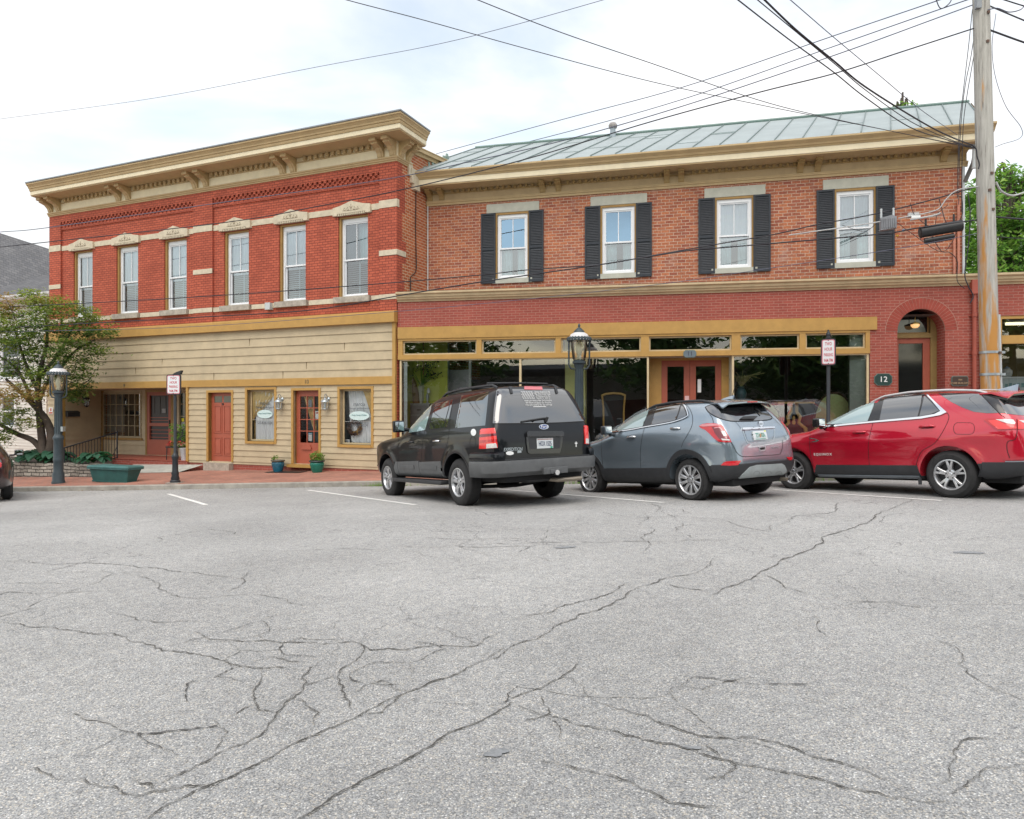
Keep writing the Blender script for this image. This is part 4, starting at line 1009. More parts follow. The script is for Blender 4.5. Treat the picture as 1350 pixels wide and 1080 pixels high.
for i, (a, b, c, e) in enumerate(SW):
 up = ('none', 'none', 'sheer', 'sheer')[i]
 w = sash_window(RB, F2, a + 0.02, b - 0.02, c + 0.01, e - 0.06, -0.03, c + (e - c) * (0.46 if i != 3 else 0.47), True, up, 'teal', seed=20 + i, fw=0.065, head=0.09, glass_u=M_GLASS_MIR if i < 2 else None)
 m = MB(); m.box(F2, a + 0.002, b - 0.002, -0.1, 0.012, e - 0.06, e - 0.002); m.box(F2, a - 0.03, a + 0.02, 0.001, 0.015, c, e - 0.01); m.box(F2, b - 0.02, b + 0.03, 0.001, 0.015, c, e - 0.01)
 m.build('jamb', M_OCHRE_DK, w)
 m = MB(); m.box(F2, a - 0.12, b + 0.12, -0.14, 0.05, c - 0.13, c + 0.005); m.build('sill', M_LINTEL_GR, w)
 m = MB(); m.box(F2, a - 0.30, b + 0.32, 0.0, 0.025, e + 0.003, e + 0.26); m.build('lintel', M_LINTEL_GR, w)
 for s in (-1, 1):
  sw = 0.43
  q0 = a - 0.03 - sw if s < 0 else b + 0.02
  top, bot = e - 0.005, c - 0.12
  m = MB(); frame_ring(m, F2, q0, q0 + sw, bot, top, 0.045, 0.02, 0.06, wb=0.07, wt=0.05)
  mid = bot + (top - bot) * 0.49
  m.box(F2, q0 + 0.045, q0 + sw - 0.045, 0.02, 0.06, mid - 0.035, mid + 0.035)
  m.box(F2, q0 + 0.04, q0 + sw - 0.04, 0.02, 0.03, bot + 0.02, top - 0.02)
  z = bot + 0.09
  while z < top - 0.07:
   if abs(z - mid) > 0.06:
    m.face([F2.p(q0 + 0.045, 0.052, z - 0.02), F2.p(q0 + sw - 0.045, 0.052, z - 0.02), F2.p(q0 + sw - 0.045, 0.034, z + 0.022), F2.p(q0 + 0.045, 0.034, z + 0.022)])
   z += 0.045
  m.build('shutter', mat('shutter_black', (0.028, 0.034, 0.043), 0.5, var=0.2, scale=14, spec=0.35), w)
UA, UB = U2L - 0.16, U2R + 0.40
mb = MB(); mb.sweep(F2, [(0, 6.13), (0.03, 6.13), (0.03, 6.42), (0, 6.42)], U2L, U2R + 0.03); mb.build('frieze', mat('frieze_tan', (0.45, 0.335, 0.19), 0.65, var=0.1, scale=3), RB)
mb = MB()
mb.sweep(F2, [(0, 6.0), (0.04, 6.0), (0.04, 6.05), (0.07, 6.07), (0.07, 6.1), (0.085, 6.105), (0.085, 6.128), (0, 6.128)], U2L, U2R + 0.05)
mb.sweep(F2, [(0, 6.422), (0.58, 6.422), (0.58, 6.45), (0, 6.45)], UA, UB - 0.1)
mb.sweep(F2, [(0.2, 6.60), (0.62, 6.60), (0.63, 6.63), (0.66, 6.64), (0.68, 6.68), (0.74, 6.73), (0.76, 6.75), (0.76, 6.79), (0.2, 6.81)], UA, UB)
mb.build('cornice', M_TAN, RB)
mb = MB(); mb.sweep(F2, [(0, 6.451), (0.59, 6.451), (0.60, 6.46), (0.60, 6.598), (0, 6.598)], UA, UB - 0.08); mb.build('fascia', M_CREAM, RB)
bx = []; M_BRKT = mat('bracket_ochre', (0.36, 0.245, 0.10), 0.6, var=0.1)
for x in (564.5, 580, 714, 735, 879, 898, 1056, 1079.5, 1247, 1271): bx.append(F2.u(x, 0.2))
mb = MB(); u = U2L + 0.1
while u < U2R - 0.1:
 if all(abs(u - q) > 0.16 for q in bx): mb.box(F2, u, u + 0.07, 0.03, 0.10, 6.345, 6.42)
 u += 0.17
mb.box(F2, U2L, U2R, 0.03, 0.05, 6.32, 6.345)
mb.build('dentils', M_BRKT, RB)
for q in bx:
 b = MB(); bracket(b, F2, q, 6.421, 6.135, 0.36, 0.15); b.build('bracket', M_BRKT, RB)
def roofpt(u, t):                                   # t = 0 eave, 1 ridge
 dist = -0.74 + t * (3.74)
 base = F2.p(u, 0, 0).xy + SD * (dist / 0.97)
 return Vector((base.x, base.y, 6.80 + t * (8.78 - 6.80)))
RU0, RU1 = F2.u(546.7, 0.74), U2R + 0.33
ue0, ue1 = U2L - 0.22, U2R + 0.36
mb = MB(); mb.grid([[roofpt(ue0 + (ue1 - ue0) * j / 20, i / 4) for j in range(21)] for i in range(5)]);
mb.grid([[roofpt(ue0 + (ue1 - ue0) * j / 2, 1) + (Vector((0, 0, 0)) if i == 0 else SD.to_3d() * 3.4 + Vector((0, 0, -1.9))) for j in range(3)] for i in range(2)])
roof = mb.build('roof', M_ROOFMET, RB)
n = 22
M_SEAM = mat('roof_seam', (0.17, 0.215, 0.21), 0.5, var=0.2)
for k in range(n + 1):
 u = ue0 + 0.02 + (ue1 - ue0 - 0.04) * k / n
 g = MB(); a, b = roofpt(u, 0.0), roofpt(u, 1.0); w = F2.U.to_3d() * 0.009; up = Vector((0, 0, 0.035))
 g.face([a - w, a + w, b + w, b - w]); g.face([a - w + up, b - w + up, b + w + up, a + w + up]); g.face([a - w, b - w, b - w + up, a - w + up]); g.face([a + w, a + w + up, b + w + up, b + w]); g.face([a - w, a - w + up, a + w + up, a + w])
 g.build('seam', M_SEAM, roof)
g = MB(); a, b = roofpt(ue0, 1), roofpt(ue1, 1); g.tube([a + Vector((0, 0, 0.02)), b + Vector((0, 0, 0.02))], 0.055, 8); g.build('ridge_cap', mat('ridge_green', (0.14, 0.22, 0.20), 0.5), roof)
r_ = random.Random(4)
for k in range(16):                                   # cross joints of the metal sheets
 i = r_.randrange(n); t = r_.uniform(0.15, 0.9)
 g = MB(); a, b = roofpt(ue0 + (ue1 - ue0) * i / n, t), roofpt(ue0 + (ue1 - ue0) * (i + 1) / n, t); up = Vector((0, 0, 0.012))
 g.tube([a + up, b + up], 0.008, 4); g.build('sheet_joint', mat('joint_grey', (0.33, 0.40, 0.40), 0.5), roof)
g = MB(); a, b = roofpt(ue1, 0), roofpt(ue1, 1); dz = Vector((0, 0, -0.22)); o = SD.to_3d() * 0; ww = F2.U.to_3d() * 0.05
g.face([a + ww, b + ww, b + ww + dz, a + ww + dz]); g.face([a, a + ww, a + ww + dz, a + dz]); g.build('rake_board', M_TAN, RB)
vb = roofpt(0, 0.93); kx_ = None
vu = 0.5 * (ue0 + ue1)
for _ in range(40):
 q = roofpt(vu, 0.93); vu += ((808 - CX) / F_PX - q.x / q.y) * 15
vb = roofpt(vu, 0.93)
t = thing('roof_vent', 'small grey vent pipe with a round cap on the metal roof ridge', 'vent', loc=vb)
g = MB(); g.lathe(vb, [(0.10, -0.15), (0.085, 0.22), (0.085, 0.25)], 12); g.build('pipe', mat('vent_blue_grey', (0.30, 0.36, 0.40), 0.5), t, smooth=50)
g = MB(); g.lathe(vb, [(0.085, 0.25), (0.13, 0.28), (0.14, 0.36), (0.10, 0.43), (0.02, 0.46)], 12); g.build('cap', mat('vent_cap', (0.30, 0.28, 0.27), 0.6, var=0.3, scale=14), t, smooth=50)
kp = FLS.p(0.72, 0, 0)
g = MB();
for (u0, u1, z0, z1) in ((0.52, 0.70, 6.62, 7.02), (0.62, 0.86, 6.45, 6.86), (0.72, 0.98, 6.28, 6.66)):
 g.box(FLS, u0, u1, 0.0, 0.05 + (u0 - 0.5) * 0.3, z0, z1)
g.build('kneeler', M_STONE, LB)
g = MB(); r_ = random.Random(9)
for k in range(16):
 u = 1.3 + k * 0.09; z = 6.98 + 0.055 * k; g.box(FLS, u, u + 0.085, 0.0, 0.02 + 0.012 * (k % 3), z - 0.15, z + 0.12 + r_.uniform(-0.05, 0.1))
g.build('flashing', mat('copper_flashing', (0.25, 0.33, 0.29), 0.7, var=0.35, scale=12), LB)
g = MB(); q = F2.p(U2L + 0.035, 0.03, 0); g.tube([(q.x, q.y, 3.0), (q.x, q.y, 6.0)], 0.018, 6); g.build('corner_bead', mat('bead_white', (0.6, 0.6, 0.58), 0.7), RB)
g = MB(); g.tube([FLS.p(0.9, 0.03, 6.4), FLS.p(0.88, 0.03, 5.2), FLS.p(0.92, 0.03, 4.1), FLS.p(0.88, 0.03, 3.95), FLS.p(0.62, 0.03, 3.75), FLS.p(0.62, 0.03, 3.0)], 0.014, 5)
g.build('wall_cable', M_BLACK, LB)
U1L = F1.u(523.5) + 0.02; U1R = F1.u(1291)
Zb1, Zb0 = 3.21, 2.96                                 # belt cornice
FZ = -2.2
uS1 = F1.u(1155.5); uS1b = F1.u(1146.5)
AU0, AU1 = F1.u(1183), F1.u(1246)
AR = (AU1 - AU0) / 2; AC = (AU0 + AU1) / 2; AZ = F1.z(1214, 436)
arch = [(AU0, FZ), (AU1, FZ), (AU1, AZ)] + [(AC + AR * math.cos(a), AZ + AR * math.sin(a)) for a in [PI * k / 24 for k in range(1, 24)]] + [(AU0, AZ)]
def tri_wall(mb, F, outer, holes, d):
 loops = [[Vector((u, z, 0)) for u, z in outer]] + [[Vector((u, z, 0)) for u, z in h] for h in holes]
 flat = [p for l in loops for p in l]
 for t in tessellate_polygon(loops):
  P = [flat[i] for i in t]
  if (P[1] - P[0]).cross(P[2] - P[0]).z < 0: P.reverse()
  mb.face([F.p(q.x, d, q.y) for q in P], [(q.x, q.y) for q in P])
mb = MB()
wall_holes(mb, F1, U1L, uS1b, 2.26, 2.97, [], 0.0)
tri_wall(mb, F1, [(uS1b, FZ), (U1R, FZ), (U1R, 2.97), (uS1b, 2.97)], [arch], 0.0)
for (a, b), (c, e) in zip(arch[2:], arch[3:] + [arch[0]]):          # reveal of the arch
 L_ = abs(b - e) + abs(a - c)
 mb.face([F1.p(a, 0, b), F1.p(a, -0.55, b), F1.p(c, -0.55, e), F1.p(c, 0, e)], [(0, b), (0.55, b), (0.55, b + L_), (0, b + L_)])
mb.face([F1.p(AU1, 0, FZ), F1.p(AU1, -0.55, FZ), F1.p(AU1, -0.55, AZ), F1.p(AU1, 0, AZ)], [(0, FZ), (0.55, FZ), (0.55, AZ), (0, AZ)])
mb.build('shopfront_brick', M_BRICK_LOW, RB)
g = MB(); nb = 29; ro = AR + 0.26
for k in range(nb):
 a0 = PI * (k + 0.05) / nb; a1 = PI * (k + 0.95) / nb
 pr = [(AC + AR * math.cos(a0), AZ + AR * math.sin(a0)), (AC + ro * math.cos(a0), AZ + ro * math.sin(a0)), (AC + ro * math.cos(a1), AZ + ro * math.sin(a1)), (AC + AR * math.cos(a1), AZ + AR * math.sin(a1))]
 g.prism(F1, pr, -0.02, 0.008)
g.build('arch_bricks', mat('arch_brick', (0.34, 0.068, 0.047), 0.85, var=0.15, scale=6), RB)
g = MB(); pr = [(AC + (AR - 0.002) * math.cos(a), AZ + (AR - 0.002) * math.sin(a)) for a in [PI * k / 24 for k in range(25)]] + [(AC + (ro + 0.012) * math.cos(a), AZ + (ro + 0.012) * math.sin(a)) for a in [PI * k / 24 for k in range(24, -1, -1)]]
g.prism(F1, pr[::-1], -0.03, 0.003); g.build('arch_mortar', mat('mortar_pink', (0.44, 0.27, 0.21), 0.9), RB)
g = MB(); g.sweep(F1, [(-0.1, Zb0), (0.03, Zb0), (0.04, 3.0), (0.09, 3.02), (0.10, 3.06), (0.13, 3.075), (0.14, 3.13), (0.19, 3.16), (0.19, 3.21), (-0.1, 3.24)], U1L, F1.u(1291)); g.build('belt_cornice', M_BELT, RB)
g = MB(); g.face([F1.p(U1L, 0.15, 3.225), F1.p(F1.u(1291), 0.15, 3.225), F2.p(U2R + 0.3, -0.2, 3.3), F2.p(U2L, -0.2, 3.3)]); g.build('shopfront_roof', M_GUTTER, RB)
g = MB(); g.box(F1, U1L + 0.01, uS1, 0.0, 0.05, 1.945, 2.26); g.build('beam', M_OCHRE, RB)
ZT1, ZT0 = 1.93, 1.37
xs_ = [(531, 628.5), (635, 732.5), (739.5, 845), (855.5, 964.5), (976, 1054), (1062, 1141)]
g = MB()
g.box(F1, U1L + 0.01, uS1b, -0.1, 0.025, 1.885, 1.944)
g.box(F1, U1L + 0.01, uS1b, -0.12, 0.035, 1.37, 1.50)
ed = [U1L + 0.01] + [F1.u(q) for a in xs_ for q in a] + [uS1b]
posts = list(zip(ed[0::2], ed[1::2]))
for a, b in posts: g.box(F1, a, b, -0.1, 0.02, 1.501, 1.884)
g.build('transom_frame', M_OCHRE, RB)
for a_, b_ in xs_:
 a, b = F1.u(a_), F1.u(b_)
 g = MB(); frame_ring(g, F1, a, b, 1.502, 1.883, 0.04, -0.09, -0.04); w = g.build('transom', mat('sash_tan', (0.55, 0.44, 0.26), 0.6), RB)
 g = MB(); g.face([F1.p(a, -0.065, 1.51), F1.p(b, -0.065, 1.51), F1.p(b, -0.065, 1.88), F1.p(a, -0.065, 1.88)]); g.build('pane', M_GLASS_CLR, w)
def shop_window(x0, x1, mull, lab):
 a, b = F1.u(x0), F1.u(x1); zl = -0.92
 g = MB(); frame_ring(g, F1, a, b, zl, 1.368, 0.05, -0.08, 0.0, wb=0.06, wt=0.03)
 for m_ in mull: u = F1.u(m_); g.box(F1, u - 0.028, u + 0.028, -0.08, 0.01, zl + 0.06, 1.34)
 w = g.build('window', mat('sash_tan2', (0.60, 0.49, 0.30), 0.6), RB)
 g = MB(); g.face([F1.p(a, -0.04, zl), F1.p(b, -0.04, zl), F1.p(b, -0.04, 1.36), F1.p(a, -0.04, 1.36)]); g.build('pane', M_GLASS_CLR, w)
 g = MB(); g.box(F1, a - 0.02, b + 0.02, -0.3, 0.012, FZ, zl - 0.002); g.build('stall_riser', M_BRICK_LOW, w)
 return a, b
a1, b1 = shop_window(527, 855.5, [686], '')
a2, b2 = shop_window(965, 1145.5, [], '')
EU0, EU1 = b1, a2; ED = -0.62
du0, du1 = F1.u(872, ED), F1.u(951, ED); dm = F1.u(909.5, ED)
g = MB()
for s0, s1 in ((du0, dm), (dm, du1)):
 frame_ring(g, F1, s0 + 0.004, s1 - 0.004, -1.5, 1.30, 0.15, ED - 0.05, ED, wb=0.25, wt=0.16)
dd = g.build('double_door', M_DOOR, RB)
g = MB()
g.face([F1.p(du0, ED - 0.03, -1.4), F1.p(du1, ED - 0.03, -1.4), F1.p(du1, ED - 0.03, 1.2), F1.p(du0, ED - 0.03, 1.2)]); g.build('pane', M_GLASS_CLR, dd)
g = MB(); g.box(F1, dm + 0.06 - 0.16, dm + 0.1 - 0.16, ED, ED + 0.04, -0.25, 0.02); g.build('handle', M_BRASS, dd)
sheet(F1, dm - 0.13, dm - 0.02, 0.18, 0.36, ED + 0.006, mat('notice_pink', (0.75, 0.5, 0.5), 0.7), 'notice', dd)
sheet(F1, dm + 0.2, dm + 0.29, 0.45, 0.8, ED - 0.024, M_PAPER, 'notice', dd); sheet(F1, dm + 0.2, dm + 0.4, 0.1, 0.22, ED - 0.024, mat('sticker_blue', (0.35, 0.6, 0.75), 0.6), 'notice', dd)
g = MB()
g.box(F1, EU0, du0, ED - 0.06, ED + 0.02, -1.6, 1.36); g.box(F1, du1, EU1, ED - 0.06, ED + 0.02, -1.6, 1.36); g.box(F1, du0, du1, ED - 0.06, ED + 0.02, 1.301, 1.36)
g.build('door_frame', M_OCHRE, RB)
g = MB(); g.face([F1.p(EU0, -0.05, 1.365), F1.p(EU1, -0.05, 1.365), F1.p(EU1, ED, 1.365), F1.p(EU0, ED, 1.365)])
g.face([F1.p(EU1, -0.08, -1.5), F1.p(EU1, ED, -1.5), F1.p(EU1, ED, 1.365), F1.p(EU1, -0.08, 1.365)])
g.build('entrance_lining', mat('cream_green', (0.52, 0.56, 0.48), 0.7), RB)
g = MB(); g.face([F1.p(EU0 + 0.004, ED, -0.9), F1.p(EU0 + 0.004, -0.08, -0.9), F1.p(EU0 + 0.004, -0.08, 1.365), F1.p(EU0 + 0.004, ED, 1.365)]); g.build('return_pane', M_GLASS_CLR, RB)
def plaque(name, lab, F, x, y, w, h, col, txt, tcol, d=0.03, cut=0.05, tsize=0.16):
 u, z = F.at(x, y, d)
 t = thing(name, lab, 'sign', loc=F.p(u, d, z), rotz=math.atan2(F.U.y, F.U.x))
 def oct_(k, c): return [(u - w / 2 + k, z - h / 2 + c), (u - w / 2 + c, z - h / 2 + k), (u + w / 2 - c, z - h / 2 + k), (u + w / 2 - k, z - h / 2 + c), (u + w / 2 - k, z + h / 2 - c), (u + w / 2 - c, z + h / 2 - k), (u - w / 2 + c, z + h / 2 - k), (u - w / 2 + k, z + h / 2 - c)]
 g = MB(); g.prism(F, oct_(0, cut), d - 0.03, d + 0.004); g.build('rim', mat('plaque_rim', (0.13, 0.2, 0.18), 0.5), t)
 g = MB(); g.prism(F, oct_(0.012, cut + 0.008), d, d + 0.008); g.build('plate', col, t)
 for dy, s, b in txt: put_text('lettering', b, s, F.p(u, d + 0.009, z + dy), F.U.to_3d(), (0, 0, 1), tcol, t, 0.002, 0.001)
 return t
M_GREEN_DK = mat('plaque_green', (0.016, 0.05, 0.043), 0.4)
plaque('number_sign', 'dark green plaque reading 12 on the brick pier left of the arched door', F1, 1164.5, 500.5, 0.40, 0.29, M_GREEN_DK, [(0.0, 0.19, '12')], M_PAPER, cut=0.07)
plaque('number_sign', 'blue grey plaque reading 11 on the ochre rail above the double doors', F1, 909.5, 466.5, 0.32, 0.19, mat('plaque_blue', (0.13, 0.17, 0.20), 0.5), [(0.0, 0.15, '11')], M_INK, d=0.068, cut=0.05)
plaque('building_plaque', 'small arched bronze plaque on the brick right of the arched door', F1, 1265.5, 502.5, 0.36, 0.24, mat('plaque_bronze', (0.06, 0.035, 0.025), 0.45), [(0.03, 0.05, '1866'), (-0.05, 0.06, 'HOME BUILDING')], mat('bronze_letter', (0.35, 0.24, 0.14), 0.5), cut=0.03)
AD = -0.5
g = MB()
g.box(F1, AU0, AU0 + 0.04, AD - 0.1, AD + 0.04, FZ, AZ + 0.9); g.box(F1, AU1 - 0.14, AU1, AD - 0.1, AD + 0.04, FZ, AZ + 0.9)
g.box(F1, AU0, AU1 - 0.14, AD - 0.1, AD + 0.05, AZ - 0.13, AZ - 0.02)
g.build('arch_frame', mat('arch_olive', (0.30, 0.21, 0.075), 0.6), RB)
da0, da1 = AU0 + 0.04, AU1 - 0.14
g = MB(); frame_ring(g, F1, da0, da1, -1.5, AZ - 0.131, 0.16, AD - 0.06, AD, wb=0.3, wt=0.13); dr = g.build('door', M_DOOR, RB)
g = MB(); g.box(F1, da0 + 0.1, da1 - 0.1, AD - 0.05, AD - 0.035, -1.3, AZ - 0.2); g.build('pane', mat('door_glass_black', (0.012, 0.014, 0.014), 0.06, spec=0.7), dr)
g = MB(); g.box(F1, da0, da1, AD - 0.08, AD - 0.04, AZ - 0.019, AZ + 0.9); g.build('fanlight', mat('door_glass_black', (0.012, 0.014, 0.014), 0.06, spec=0.7), RB)
g = MB(); frame_ring(g, F1, da0, da1 - 0.02, AZ - 0.018, AZ + 0.56, 0.03, AD - 0.04, AD - 0.015); g.build('fanlight_frame', M_OCHRE_DK, RB)
g = MB(); g.face([F1.p(AU0, -0.55, FZ), F1.p(AU1, -0.55, FZ), F1.p(AU1, -0.551, AZ + AR), F1.p(AU0, -0.551, AZ + AR)]); g.build('doorway_back', M_DARKROOM, RB)
u_, z_ = F1.at(1206.5, 429.5, AD + 0.15)
t = thing('porch_light', 'small lit ceiling lamp glowing in the arched doorway', 'lamp', loc=F1.p(u_, AD + 0.15, z_))
g = MB(); g.lathe(F1.p(u_, AD + 0.15, z_), [(0.01, -0.06), (0.06, -0.05), (0.095, -0.01), (0.10, 0.03)], 16); g.build('bowl', mat('lamp_glow', (0.7, 0.5, 0.3), 0.5, emit=(1.0, 0.55, 0.22, 0.9)), t, smooth=60)
g = MB(); g.lathe(F1.p(u_, AD + 0.15, z_), [(0.11, 0.03), (0.11, 0.06), (0.03, 0.09)], 16); g.build('rim', M_BRASS, t, smooth=40)
g = MB(); g.tube([F1.p(u_, AD + 0.15, z_ + 0.08), F1.p(u_, AD + 0.15, AZ + AR - 0.12)], 0.008, 6); g.build('rod', M_BRASS, t)
M_GREENWALL = mat('room_green', (0.55, 0.60, 0.10), 0.8, var=0.06)
M_YELLOW = mat('room_yellow', (0.80, 0.80, 0.32), 0.8, var=0.05)
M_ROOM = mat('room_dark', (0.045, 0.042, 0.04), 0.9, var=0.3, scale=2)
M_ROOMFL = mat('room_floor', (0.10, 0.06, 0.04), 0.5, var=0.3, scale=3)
rd = -4.6
def quad(name, pts, m):
 g = MB(); g.face(pts); return g.build(name, m, RB)
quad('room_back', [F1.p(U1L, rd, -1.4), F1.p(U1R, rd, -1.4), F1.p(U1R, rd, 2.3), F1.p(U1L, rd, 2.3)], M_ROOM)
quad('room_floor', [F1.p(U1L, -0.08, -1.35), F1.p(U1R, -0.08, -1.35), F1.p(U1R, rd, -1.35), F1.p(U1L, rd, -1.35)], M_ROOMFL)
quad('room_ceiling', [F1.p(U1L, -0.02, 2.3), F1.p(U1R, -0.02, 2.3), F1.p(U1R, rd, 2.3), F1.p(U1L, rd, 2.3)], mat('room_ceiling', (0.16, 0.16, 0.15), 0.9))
gu = F1.u(528)
quad('side_wall', [F1.p(gu - 0.05, -0.1, -1.35), F1.p(gu - 0.05, -2.4, -1.35), F1.p(gu - 0.05, -2.4, 2.2), F1.p(gu - 0.05, -0.1, 2.2)], M_GREENWALL)
quad('partition', [F1.p(gu - 0.05, -1.3, -1.35), F1.p(F1.u(590, -1.3), -1.3, -1.35), F1.p(F1.u(590, -1.3), -1.3, 2.2), F1.p(gu - 0.05, -1.3, 2.2)], M_GREENWALL)
quad('white_reveal', [F1.p(gu + 0.06, -0.1, -0.9), F1.p(gu + 0.16, -0.1, -0.9), F1.p(gu + 0.16, -0.1, 1.33), F1.p(gu + 0.06, -0.1, 1.33)], mat('reveal_white', (0.75, 0.8, 0.8), 0.6))
w0, w1 = F1.u(592, -2.0), F1.u(618, -2.0)
g = MB(); g.box(F1, w0, w1, -2.06, -2.0, -1.35, 1.2)
for q0, q1, z0, z1 in ((0.08, 0.4, -1.1, -0.3), (0.08, 0.4, -0.1, 0.9)): frame_ring(g, F1, w0 + q0, w1 - 0.1, z0, z1, 0.03, -2.0, -1.985)
g.build('inner_door', mat('inner_door_grey', (0.5, 0.53, 0.56), 0.6), RB)
g = MB(); g.box(F1, w0 - 0.08, w0 - 0.005, -2.06, -1.97, -1.35, 2.0); g.box(F1, w1 + 0.005, w1 + 0.08, -2.06, -1.97, -1.35, 2.0); g.build('inner_frame', mat('reveal_white', (0.75, 0.8, 0.8), 0.6), RB)
quad('yellow_pillar', [F1.p(F1.u(745, -0.9), -0.9, -1.35), F1.p(F1.u(771.5, -0.9), -0.9, -1.35), F1.p(F1.u(771.5, -0.9), -0.9, 2.2), F1.p(F1.u(745, -0.9), -0.9, 2.2)], M_YELLOW)
quad('yellow_pillar_side', [F1.p(F1.u(771.5, -0.9), -0.9, -1.35), F1.p(F1.u(771.5, -0.9), -1.5, -1.35), F1.p(F1.u(771.5, -0.9), -1.5, 2.2), F1.p(F1.u(771.5, -0.9), -0.9, 2.2)], M_YELLOW)
quad('mint_reveal', [F1.p(F1.u(1120, -0.35), -0.35, -1.3), F1.p(F1.u(1146, -0.1), -0.1, -1.3), F1.p(F1.u(1146, -0.1), -0.1, 2.2), F1.p(F1.u(1120, -0.35), -0.35, 2.2)], mat('mint_wall', (0.50, 0.58, 0.52), 0.7))
quad('mint_reveal_side', [F1.p(F1.u(1120, -0.35), -0.36, -1.3), F1.p(F1.u(1118, -0.8), -0.8, -1.3), F1.p(F1.u(1118, -0.8), -0.8, 2.2), F1.p(F1.u(1120, -0.35), -0.36, 2.2)], mat('mint_wall_dark', (0.26, 0.30, 0.28), 0.7))
uN0, uN1 = F1.u(1291) + 0.002, 19.5
NB = thing('corner_shop', 'one-storey red brick shop with ochre framed window beyond the wooden utility pole', 'building', loc=F1.p((uN0 + uN1) / 2, 0, -1.2), rotz=math.atan2(F1.U.y, F1.U.x))
wz1 = F1.z(1335, 416); wz0 = -0.6; wu0, wu1 = F1.u(1317), uN1 - 0.5
mb = MB(); wall_holes(mb, F1, uN0, uN1, FZ, 2.97, [(wu0, wu1, wz0, wz1)], 0.0, 0.2); mb.build('brick_front', M_BRICK_LOW, NB)
g = MB(); g.sweep(F1, [(-0.1, Zb0), (0.03, Zb0), (0.04, 3.0), (0.09, 3.02), (0.10, 3.06), (0.13, 3.075), (0.14, 3.13), (0.19, 3.16), (0.19, 3.21), (-0.1, 3.24)], uN0, uN1); g.build('belt_cornice', M_BELT, NB)
g = MB(); g.face([F1.p(uN0, 0.1, 3.23), F1.p(uN1, 0.1, 3.23), F1.p(uN1, -6, 3.3), F1.p(uN0, -6, 3.3)]); g.build('roof', M_GUTTER, NB)
zt2, zt1 = F1.z(1335, 442), F1.z(1335, 453)
g = MB(); frame_ring(g, F1, wu0 + 0.003, wu1 - 0.003, wz0, wz1 - 0.003, 0.07, -0.15, -0.02, wb=0.1, wt=0.07); g.box(F1, wu0 + 0.07, wu1 - 0.07, -0.15, -0.01, zt1, zt2)
w = g.build('window', M_OCHRE, NB)
g = MB(); g.face([F1.p(wu0, -0.1, wz0), F1.p(wu1, -0.1, wz0), F1.p(wu1, -0.1, wz1), F1.p(wu0, -0.1, wz1)]); g.build('pane', M_GLASS_CLR, w)
M_OLIVE = mat('room_olive', (0.16, 0.135, 0.05), 0.9, var=0.15)
def nquad(name, pts, m):
 g = MB(); g.face(pts); return g.build(name, m, NB)
nquad('room_back', [F1.p(uN0, -3.2, -1.2), F1.p(uN1 + 4, -3.2, -1.2), F1.p(uN1 + 4, -3.2, 2.6), F1.p(uN0, -3.2, 2.6)], M_OLIVE)
nquad('room_ceiling', [F1.p(uN0, -0.2, 2.5), F1.p(uN1 + 4, -0.2, 2.5), F1.p(uN1 + 4, -3.2, 2.5), F1.p(uN0, -3.2, 2.5)], M_OLIVE)
nquad('room_floor', [F1.p(uN0, -0.2, -1.2), F1.p(uN1 + 4, -0.2, -1.2), F1.p(uN1 + 4, -3.2, -1.2), F1.p(uN0, -3.2, -1.2)], M_ROOMFL)
nquad('room_side', [F1.p(uN0, -0.2, -1.2), F1.p(uN0, -3.2, -1.2), F1.p(uN0, -3.2, 2.5), F1.p(uN0, -0.2, 2.5)], M_OLIVE)
u_, z_ = F1.at(1338, 427, -1.5)
t = thing('strip_light', 'glowing strip lamp on the ceiling behind the far right shop window', 'lamp', loc=F1.p(u_, -1.5, z_))
g = MB(); g.box(F1, u_ - 0.2, u_ + 1.4, -1.55, -1.45, z_ - 0.03, z_ + 0.03); g.build('tube', mat('tube_glow', (0.9, 0.85, 0.6), 0.5, emit=(1.0, 0.9, 0.55, 2.0)), t)
g = MB(); g.box(F1, u_ - 0.25, u_ + 1.45, -1.6, -1.4, z_ + 0.032, z_ + 0.08); g.build('housing', M_VINYL, t)
u_ = F1.u(1327, -0.9); zc = F1.z(1327, 497, -0.9)
cw = (F1.u(1322, -0.9), F1.u(1400, -0.9)); cz1 = zc
t = thing('display_counter', 'pale blue display counter behind the far right shop window', 'counter', loc=F1.p(cw[0], -0.9, -1.2))
g = MB(); g.box(F1, cw[0], cw[1], -1.6, -0.9, -1.19, cz1 - 0.04); g.build('body', mat('counter_pale', (0.55, 0.65, 0.66), 0.5), t)
g = MB(); g.box(F1, cw[0] - 0.03, cw[1], -1.63, -0.86, cz1 - 0.04, cz1); g.build('top', mat('counter_top', (0.72, 0.78, 0.78), 0.4), t)
g = MB(); r_ = random.Random(3)
for k in range(14): g.box(F1, cw[0] + 0.05 + k * 0.09, cw[0] + 0.11 + k * 0.09, -0.9, -0.89, cz1 - 0.26, cz1 - 0.16 + r_.uniform(-0.03, 0.03))
g.build('tiles', mat('tile_teal', (0.15, 0.32, 0.33), 0.5, var=0.5, scale=14), t)
u_ = F1.u(1327.5, -1.2)
vz = cz1
t = thing('ginger_jar', 'white lidded jar standing on the pale counter in the far right window', 'jar', loc=F1.p(u_, -1.2, vz))
g = MB(); g.lathe(F1.p(u_, -1.2, vz), [(0.06, 0.0), (0.1, 0.03), (0.12, 0.1), (0.115, 0.17), (0.08, 0.21), (0.055, 0.225)], 20); g.build('jar', mat('jar_pale', (0.62, 0.64, 0.62), 0.25, var=0.25, scale=20), t, smooth=60)
